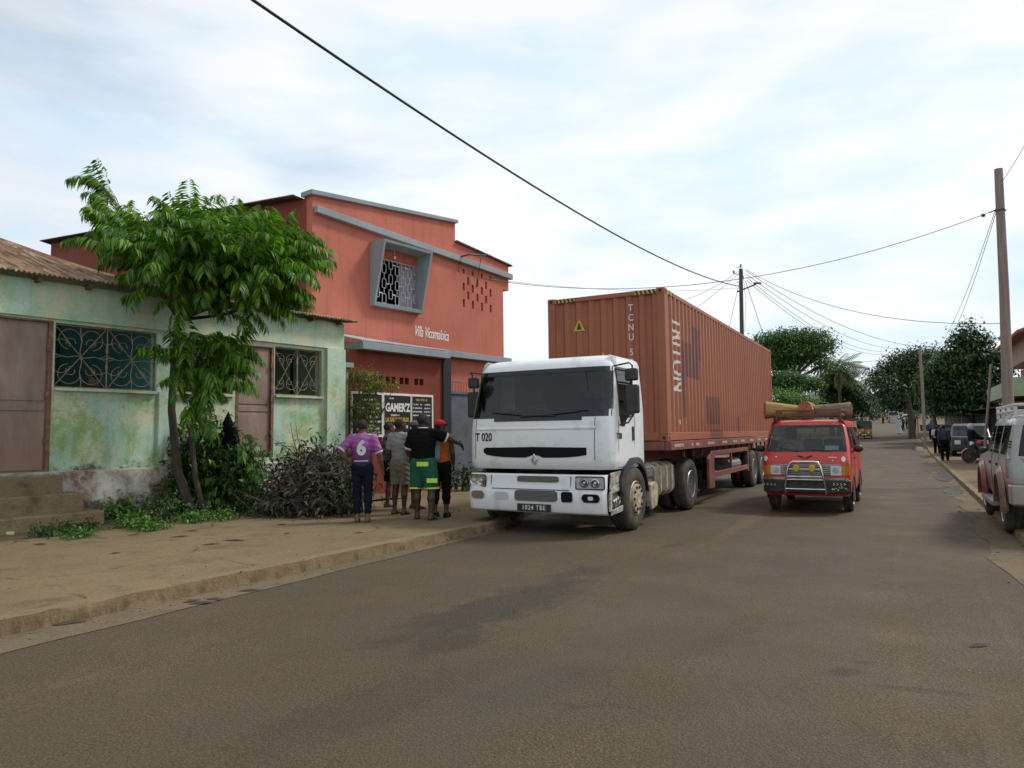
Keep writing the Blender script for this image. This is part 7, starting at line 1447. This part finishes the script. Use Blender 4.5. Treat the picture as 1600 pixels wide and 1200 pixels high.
q = MB(); q.box(-.05, .05, -1.0, .25, zc-1.2, zc+1.3); q.build('panel', M('white_panel', (.66, .67, .66), .7, var=.2, scale=2), bb_); q = MB(); q.box(-.04, .06, -2.9, -1.0, zc-1.5, zc+1.0); q.build('panel', M('grey_panel', (.24, .26, .28), .7), bb_); q = MB(); [q.cyl((.1, y, 0), (.1, y, zc), .07, n=8) for y in (-2.2, -.4)]; q.build('post', m_metalp, bb_)
for k, (px, py, lab, c1, L_, hh) in enumerate(((1300, 668, 'long low brown shop with a rust roof beneath the palms', (.2, .15, .11), 12, 2.6), (1338, 662, 'low whitewashed shop at the roadside beyond the palms', (.4, .38, .34), 14, 2.8), (1362, 656, 'far grey building at the roadside near the end of the road', (.25, .25, .26), 22, 4.0))):
    p = gpt(px, py)-N*2.6; p.z = terr(p.dot(D)); o = thing('shop', lab, 'shop', p, RR); q = MB(); q.box(0, L_, 0, 5, -1, hh); q.build('wall', M('far_wall_%s' % 'abc'[k], c1, .9, var=.25, scale=1), o); q = MB(); q.hexa([(-.5, -1.0, hh-.15), (L_, -1.0, hh-.15), (L_, 5, hh+.7), (-.5, 5, hh+.7)], [(-.5, -1.0, hh-.05), (L_, -1.0, hh-.05), (L_, 5, hh+.8), (-.5, 5, hh+.8)]); q.build('roof', m_rustd, o); q = MB(); [q.box(.8+3*i, 2.2+3*i, -.03, .03, 0, 2.1) for i in range(int(L_/3))]; q.build('door', m_dark, o)

# ================================================================ PLANTS IN FRONT OF THE GREEN HOUSE
def wp(t_, off, z=0.): p = P0+DB*t_+NB*off; return Vector((p.x, p.y, z))
tb0 = wp(3.42, .95, .12); Yt = tb0.y
nt_ = thing('street_tree', 'tree with long drooping pinnate leaves growing against the green house', 'tree', tb0); q = MB()
loc = lambda px, py, dy=0.: Vector(dp(px, py, Yt+dy)-tb0)
trk_pts = [Vector((0, 0, -.2)), loc(278, 740), loc(268, 640), loc(272, 560), loc(280, 500)]
q.tube(trk_pts, [.10, .08, .068, .06, .05], 10); q.tube([Vector((.15, 0, -.2)), loc(305, 745), loc(300, 690), loc(290, 640)], [.06, .05, .045, .03], 7)
# branch tips over the crown: (px, py, depth offset, twigs)
lobes = [(160, 292, .2, 2, 7), (172, 318, .2, 3, 9), (186, 345, .1, 4, 13), (205, 365, .1, 5, 17), (195, 345, -.2, 8, 30), (160, 385, .3, 9, 26), (215, 400, -.6, 12, 40), (255, 355, .4, 8, 34), (288, 325, .0, 6, 20), (285, 395, -.9, 14, 42), (330, 370, .5, 9, 34), (345, 420, -1.1, 14, 45), (300, 450, -1.2, 14, 42), (240, 455, -.7, 12, 36), (215, 430, .6, 8, 30), (395, 395, .4, 10, 34), (400, 440, -1.0, 13, 40), (440, 400, -.2, 10, 30), (470, 430, -.3, 10, 26), (495, 415, .1, 6, 18), (440, 465, -.7, 10, 32), (380, 475, -1.0, 12, 34), (330, 500, -.6, 8, 28), (425, 505, -.3, 7, 22), (275, 475, -.9, 9, 30), (355, 395, 1.0, 10, 40), (280, 420, 1.2, 10, 45), (230, 440, 1.1, 8, 35), (320, 570, -.8, 9, 30), (285, 590, -.6, 7, 22), (355, 560, -.7, 8, 24), (340, 605, -.6, 7, 26), (360, 585, -.3, 5, 20), (455, 500, -.4, 5, 16), (290, 640, -.6, 6, 18), (262, 570, -.4, 4, 14), (300, 545, -.6, 6, 20)]
rng = np.random.default_rng(77); rr = random.Random(77); hub = trk_pts[-1]; tw = []
for (px, py, dy, k, sp_) in lobes:
    px = px if sp_ < 16 and px < 200 else 320+(px-320)*(.84 if px < 320 else .79); py = py-36 if 435 < py < 530 else py-16 if 380 <= py <= 435 else (py if sp_ < 16 and px < 200 else py+30) if py < 372 else py-6
    c = loc(px, py, dy); st_ = loc(275, 590) if py > 535 else (hub if py > 380 else hub+Vector((0, .1, .5))); mid = st_.lerp(c, .55)+Vector((0, 0, -.12)); end = st_.lerp(c, .92); q.tube([st_, mid, end], [.035, .022, .010], 6)
    for i in range(int(k*(2.5 if py < 515 else 1.5))):
        e = c+Vector((rr.gauss(0, 1)*sp_*.0072, rr.gauss(0, 1)*sp_*.0072, rr.gauss(0, 1)*sp_*.0050)); s0 = st_.lerp(c, rr.uniform(.55, .9)); q.tube([s0, s0.lerp(e, .5)+Vector((0, 0, .05)), e], [.010, .007, .004], 4); d = (e-s0).normalized()*1.2+Vector((rr.uniform(-.5, .5), rr.uniform(-.6, .4), rr.uniform(.25, 1.0))); tw.append((e, d.normalized()))
q.build('trunk', M('dark_smooth_bark', (.055, .042, .032), .9, var=.3, scale=6, bump=.4, bscale=30), nt_, smooth=50)
def fronds(name, tw, parent, mat, n=13, seg=.040, L_=.245, W_=.052, gr=.10, seed=1):
    rng = np.random.default_rng(seed); Cs, Ds, Ns, Ls = [], [], [], []
    for e, d in tw:
        p = np.array(e); d = np.array(d); nn = n+rng.integers(-3, 4); g_ = gr*rng.uniform(.5, 1.6); sc_ = rng.uniform(.8, 1.15)
        for k in range(nn):
            p = p+d*seg*sc_; d = d+np.array([0, 0, -g_]); d /= np.linalg.norm(d); sd = np.cross(d, [0, 0, 1.]); l_ = np.linalg.norm(sd); sd = sd/l_ if l_ > .05 else np.array([1., 0, 0]); up = np.cross(sd, d)
            for s_ in (-1, 1):
                if rng.random() < .07: continue
                Cs.append(p); Ds.append(sd*s_*rng.uniform(.55, .8)+d*.45+np.array([0, 0, -rng.uniform(.35, .8)])); Ns.append(up+sd*s_*.5+rng.normal(size=3)*.12); Ls.append(L_*sc_*(.62+.5*math.sin(math.pi*(k+1.5)/(nn+2)))*rng.uniform(.85, 1.12))
    L2 = np.array(Ls); return leaves(name, np.array(Cs), np.array(Ds), np.array(Ns), L2, W_*(.8+.4*rng.random(len(L2))), mat, parent, .18, .22)
fronds('crown', tw, nt_, L_near, 19, .028, .25, .034, .068)
# undergrowth at its foot
def bush(label, base, blobs, n, size, mat, seed, name='bush', cat='bush', group=None, stems=6, **kw):
    t_ = thing(name, label, cat, base, 0, group); foliage('foliage', blobs, n, size, mat, t_, np.random.default_rng(seed), **kw); rr = random.Random(seed); q = MB()
    for i in range(stems): c, r_ = blobs[i % len(blobs)]; q.tube([(c[0]*.3+rr.uniform(-.1, .1), c[1]*.3, -.05), (c[0]*.7, c[1]*.7, c[2]*.5), (c[0]+rr.uniform(-.5, .5)*r_[0], c[1], c[2]+r_[2]*.5)], [.014, .010, .005], 5)
    q.build('stem', m_trunk, t_); return t_
L_bush = leafmat('shrub_leaves', (.018, .04, .012), (.035, .085, .018), (.08, .16, .03), .25); L_weed = leafmat('weed_leaves', (.04, .10, .015), (.08, .19, .025), (.13, .26, .05), .3)
bu = wp(4.35, .9, .12); bq = lambda px, py, dy=0.: tuple(dp(px, py, bu.y+dy)-bu)
k = bu.y/F_PX
bs_ = bush('dense dark shrub with mixed leaves at the foot of the street tree', bu, [(bq(325, 690), (30*k, .35, 42*k)), (bq(350, 730), (40*k, .4, 45*k)), (bq(310, 760), (36*k, .4, 36*k)), (bq(380, 720), (26*k, .3, 30*k)), (bq(375, 770), (34*k, .4, 30*k)), (bq(335, 780), (40*k, .4, 24*k)), (bq(295, 735), (18*k, .3, 40*k)), (bq(278, 765, -.35), (20*k, .25, 26*k)), (bq(300, 700, -.3), (16*k, .25, 30*k)), (bq(265, 790, -.3), (22*k, .25, 18*k))], 8200, .12, L_bush, 31, width=.4, stems=12)
rr = random.Random(8); tw2 = [(Vector(bq(px+rr.uniform(-14, 14), py+rr.uniform(-14, 14), -.35+rr.uniform(-.2, .2))), Vector((rr.uniform(-1, 1), rr.uniform(-1, .2), rr.uniform(.1, .9))).normalized()) for px, py in ((385, 690), (395, 710), (330, 660), (345, 740), (325, 760), (360, 755), (300, 660), (375, 735), (350, 780), (310, 790), (345, 665), (400, 740))*2]
fronds('frond', tw2, bs_, L_weed, 10, .035, .17, .05, .12, 5)
bag = thing('rag', 'black cloth rag hanging over the shrub beside the street tree', 'rag', wp(4.62, 1.25, .0)); q = MB(); bl = lambda px, py, dy=0.: dp(px, py, bag.location.y+dy)-bag.location
ot = [(357, 642), (362, 655), (371, 672), (375, 688), (366, 700), (352, 706), (343, 700), (346, 690), (338, 700), (337, 686), (346, 664)]
q.rings([[bl(x, y, -.03+.02*math.sin(i*2.1)) for i, (x, y) in enumerate(ot)], [bl(356+(x-356)*.75, 675+(y-675)*.8, -.11+.03*math.sin(i*1.7)) for i, (x, y) in enumerate(ot)], [bl(356+(x-356)*.3, 675+(y-675)*.4, -.13) for i, (x, y) in enumerate(ot)]]); q.build('cloth', m_blackc, bag, smooth=60)
pl_ = gp(490, 806, .15); pu = lambda px, py, dy=0.: tuple(dp(px, py, pl_.y+dy)-pl_); pile = thing('brush_pile', 'heap of dead branches and withered leaves against the green house corner', 'brush pile', pl_)
blp = [(pu(500, 770, .5), (.62, .6, .45)), (pu(470, 785, .4), (.55, .5, .25)), (pu(512, 742, .8), (.42, .5, .35)), (pu(470, 745, .9), (.4, .5, .3)), (pu(535, 760, .5), (.3, .5, .5)), (pu(440, 797, .2), (.45, .35, .12)), (pu(495, 797, .0), (.6, .3, .12)), (pu(535, 735, .9), (.2, .3, .3)), (pu(482, 728, 1.1), (.22, .3, .28))]
foliage('dead_leaves', blp, 7500, .16, L_dead, pile, np.random.default_rng(6), clump=8, width=.26, shell_=.35, flat=.8)
rr = random.Random(12); q = MB()
for i in range(230):
    c, r_ = rr.choice(blp); a = Vector(c)+Vector((rr.uniform(-1, 1)*r_[0], rr.uniform(-1, .7)*r_[1], rr.uniform(-.9, .8)*r_[2])); d = Vector((rr.uniform(-1, 1), rr.uniform(-.6, .6), rr.uniform(-.35, .6))).normalized()*rr.uniform(.25, .9); m2 = a+d*.5+Vector((rr.uniform(-.06, .06), 0, rr.uniform(-.02, .08))); q.tube([a, m2, a+d], [.011, .008, .004], 5)
for a, b_ in (((445, 770), (545, 728)), ((452, 775), (500, 722)), ((480, 740), (560, 748)), ((520, 720), (524, 690)), ((500, 712), (490, 690))): q.tube([pu(*a, -.1), pu((a[0]+b_[0])/2, (a[1]+b_[1])/2-4, -.15), pu(*b_, .2)], [.022, .018, .010], 6)
q.build('branch', M('dead_twigs', (.085, .07, .05), .95, var=.35, scale=8), pile)
foliage('creeper', [(pu(535, 775, .1), (.3, .3, .35)), (pu(425, 790, .3), (.35, .3, .2)), (pu(410, 775, .6), (.3, .3, .3))], 700, .11, L_bush, pile, np.random.default_rng(9), width=.5)
# weeds along the foot of the wall
WG = 'weeds along the foot of the green house'
for i, (px, py, rx, ry, lab, mt, sz) in enumerate(((170, 795, 28, 18, 'leafy weed with big round leaves beside the concrete steps', L_weed, .10), (205, 815, 24, 12, 'low clover-like weed between the steps and the tree', L_weed, .06), (120, 826, 22, 7, 'low weed growing against the bottom step', L_bush, .06), (75, 832, 18, 7, 'small weed before the bottom step near the yellow wrapper', L_bush, .06), (250, 795, 26, 24, 'dark feathery weed against the plinth by the tree foot', L_bush, .08), (235, 822, 16, 8, 'small bright weed at the pavement edge before the feathery weed', L_weed, .06), (300, 808, 18, 10, 'bright ferny weed directly below the tree', L_weed, .06), (345, 806, 16, 9, 'little weed on the pavement edge below the shrub', L_weed, .05), (115, 838, 14, 5, 'tiny weed on the bare soil strip before the steps', L_weed, .05), (268, 760, 16, 30, 'dark weed climbing beside the tree trunk', L_bush, .08))):
    b_ = gp(px, py+ry*.9, .14); k = b_.y/F_PX; bush(lab, b_, [((0, .1, ry*k), (rx*k, .3, ry*k*1.0)), ((rx*k*.4, .0, ry*k*.7), (rx*k*.6, .25, ry*k*.7))], int(260+rx*9), sz, mt, 40+i, 'weed', 'weed', WG, 4, clump=6, width=.6)
soil = strip('soil', [s_*.4 for s_ in range(-8, 36)], lambda s: -13.2+.152*(s-5.6), lambda s: -13.02+.152*(s-5.6)+1.5+.22*math.sin(s*1.3)+.12*math.sin(s*3.1), .156, ground_mat('dark_soil', (.11, .085, .055), (.17, .125, .08), (.07, .055, .04)), 6, jit=.04)
# thin sapling in front of the porch wall
sq = wp(8.25, .05, .1); sp_ = lambda px, py, dy=0.: tuple(dp(px, py, sq.y+dy)-sq); k = sq.y/F_PX; sap = thing('sapling', 'thin yellow-green sapling in front of the red porch wall', 'sapling', sq); q = MB()
for a, m_, b_ in (((562, 760), (570, 690), (575, 575)), ((562, 760), (566, 650), (558, 590)), ((568, 690), (600, 640), (618, 598)), ((570, 670), (585, 620), (600, 575)), ((572, 640), (580, 600), (584, 560))): q.tube([sp_(*a), sp_(*m_, -.1), sp_(*b_, -.15)], [.022, .014, .006], 5)
q.build('stem', m_trunk, sap); foliage('crown', [(sp_(575, 600, -.1), (14*k, .25, 22*k)), (sp_(566, 640, -.1), (16*k, .25, 26*k)), (sp_(560, 590, -.1), (10*k, .2, 16*k)), (sp_(592, 600, -.2), (10*k, .2, 10*k)), (sp_(610, 602, -.2), (9*k, .15, 6*k)), (sp_(572, 670, -.1), (12*k, .2, 20*k)), (sp_(583, 640, -.1), (8*k, .2, 14*k))], 3200, .075, leafmat('yellow_green_leaves', (.07, .11, .02), (.14, .19, .035), (.26, .27, .06), .3), sap, np.random.default_rng(15), clump=7, width=.4)
b_ = gp(735, 770, .1); pot = bush('low shrub in the shade beside the gate behind the group', wp(11.2, .6, .05), [((0, 0, .4), (.35, .3, .4)), ((.3, 0, .3), (.3, .3, .3))], 500, .12, L_bush, 61, clump=8)
# litter: fallen leaves, a yellow wrapper, pebbles
LG = 'fallen dry leaves on the pavement and road'; m_dl = M('dry_leaf', (.05, .035, .025), .9, var=.3)
for i, (px, py, z, a, s_) in enumerate(((282, 839, .152, 10, .16), (366, 845, .152, -5, .19), (330, 851, .152, 20, .13), (448, 834, .152, 80, .10), (180, 865, .152, 40, .08), (62, 851, .152, -20, .15), (100, 975, .01, 25, .20), (315, 943, .01, 15, .14), (335, 937, .01, -10, .11), (1530, 1010, .006, 10, .10), (560, 833, .152, 0, .10), (480, 890, .012, 10, .07), (300, 940, .012, 35, .10), (390, 923, .012, 12, .13), (440, 820, .152, -25, .12), (300, 830, .152, 5, .12), (210, 836, .152, 40, .10), (480, 812, .152, 10, .12), (505, 811, .152, -20, .11), (540, 808, .152, 33, .1))):
    p = gp(px, py, z); o = MB(); ca_, sa_ = math.cos(R(a)), math.sin(R(a)); o.add([p+Vector((x*ca_-y*sa_, x*sa_+y*ca_, zz)) *1. for x, y, zz in ((-s_, 0, .004), (0, s_*.22, .018), (s_, .0, .010), (0, -s_*.22, .004), (0, 0, .012))], [(0, 1, 4), (1, 2, 4), (2, 3, 4), (3, 0, 4)]); tag(o.build('dry_leaf', m_dl), 'dry curled leaf lying on the pavement edge or road', 'leaf', LG)
p = gp(12, 835, .157); o = MB(); o.rings([[p+Vector((.10*math.cos(a), .06*math.sin(a), z+.01*math.sin(3*a))) for a in (2*math.pi*i/9 for i in range(9))] for z in (0, .035)]); tag(o.build('wrapper', M('yellow_white_wrapper', (.6, .6, .25), .5)), 'crumpled pale yellow wrapper by the bottom step', 'litter')
q = MB(); rr = random.Random(33)
for i in range(420):
    s_ = rr.uniform(2, 60); o_ = KERB_R+.2+rr.random()*4 if i % 3 else KERB_R-.5*rr.random(); p = so(s_, o_, .10 if i % 3 else .012); r_ = rr.uniform(.008, .03); q.ball(p, r_*1.3, r_, r_*.6, 6, 4)
tag(q.build('rubble', M('grey_rubble', (.12, .10, .075), .95, var=.3)), 'scattered pebbles and rubble on the verge and gutter', 'rubble', None, 'stuff')

q = MB(); rr = random.Random(34)
for i in range(520):
    s_ = rr.uniform(1, 13); k_ = rr.random()
    o_ = kerbL(s_)+rr.gauss(.12, .12) if k_ < .45 else (-11.6+.152*(s_-5.6)+rr.gauss(0, .35) if k_ < .8 else kerbL(s_)-rr.uniform(.2, 4)); z_ = .012 if o_ > kerbL(s_)+.01 else .153; p = so(s_, o_, z_); r_ = rr.uniform(.003, .011); q.ball(p, r_*1.3, r_, r_*.7, 5, 3)
tag(q.build('grit', M('brown_grit', (.14, .105, .065), .95, var=.4)), 'loose stones and grit along the kerb, gutter and weed edge', 'grit', None, 'stuff')

# ================================================================ every separate piece of a part becomes a part of its own
def split_pieces(o, gap=.004, cap=60):
    me = o.data; nv = len(me.vertices)
    if nv > 6000: return 1
    par = list(range(nv))
    def fd(a):
        while par[a] != a: par[a] = par[par[a]]; a = par[a]
        return a
    for e in me.edges: a, b = fd(e.vertices[0]), fd(e.vertices[1]); par[a] = b
    isl = {}
    for v in me.vertices: isl.setdefault(fd(v.index), []).append(v.co)
    bb = [[k, Vector([min(c[i] for c in cs)-gap for i in range(3)]), Vector([max(c[i] for c in cs)+gap for i in range(3)])] for k, cs in isl.items()]
    n = len(bb); g = list(range(n))
    def fg(a):
        while g[a] != a: g[a] = g[g[a]]; a = g[a]
        return a
    for i in range(n):
        for j in range(i+1, n):
            if all(bb[i][1][k] <= bb[j][2][k] and bb[j][1][k] <= bb[i][2][k] for k in range(3)): g[fg(i)] = fg(j)
    grp = {bb[i][0]: fg(i) for i in range(n)}; ids = sorted(set(grp.values()))
    if len(ids) < 2 or len(ids) > cap: return len(ids)
    vg = [grp[fd(i)] for i in range(nv)]; nm = o.name.split('.')[0]
    for k in ids:
        sel = [p for p in me.polygons if vg[p.vertices[0]] == k]
        if not sel: continue
        mp_ = {}; fs = []
        for p in sel: fs.append([mp_.setdefault(i, len(mp_)) for i in p.vertices])
        m2 = bpy.data.meshes.new(nm); m2.from_pydata([me.vertices[i].co for i in mp_], [], fs)
        for q in me.materials: m2.materials.append(q)
        m2.polygons.foreach_set('material_index', [p.material_index for p in sel]); m2.polygons.foreach_set('use_smooth', [p.use_smooth for p in sel]); m2.update()
        c = o.copy(); c.data = m2; COL.objects.link(c)
        if k == ids[0]:
            for ch in list(o.children): ch.parent = c
    bpy.data.objects.remove(o); return len(ids)
SPLIT = set("window_sill hinge rafter tank_strap reflective_strip lashing_hook landing_leg side_guard corner_post rail corner_casting casting_hole door_handle wiper side_window_corner window_rubber wheel_arch sticker emblem chevron_mark shorts_trim shirt_trim cuff post pillar door vent light_bulb box_rib hazard_marking indicator chrome_strip stem door_gap panel_gap cornice frond bulb_reflector step insulator bracket_arm clamp windscreen_border windscreen_rubber windscreen_frame roof_rack small_print wheel_nut column wall panel bumper_step torn_bumper_end frame".split())
_cnt = {}
for o in [o for o in bpy.data.objects if o.type == 'MESH' and o.parent is not None and o.name.split('.')[0] in SPLIT]:
    nm = o.name.split('.')[0]
    if nm == 'wall': continue
    n_ = split_pieces(o, .014 if nm == 'small_print' else .004)
def depth(o):
    n = 0
    while o.parent: o = o.parent; n += 1
    return n
for o in list(bpy.data.objects):            # thing > part > sub-part and no deeper
    while depth(o) > 2: o.parent = o.parent.parent
bpy.context.view_layer.update()
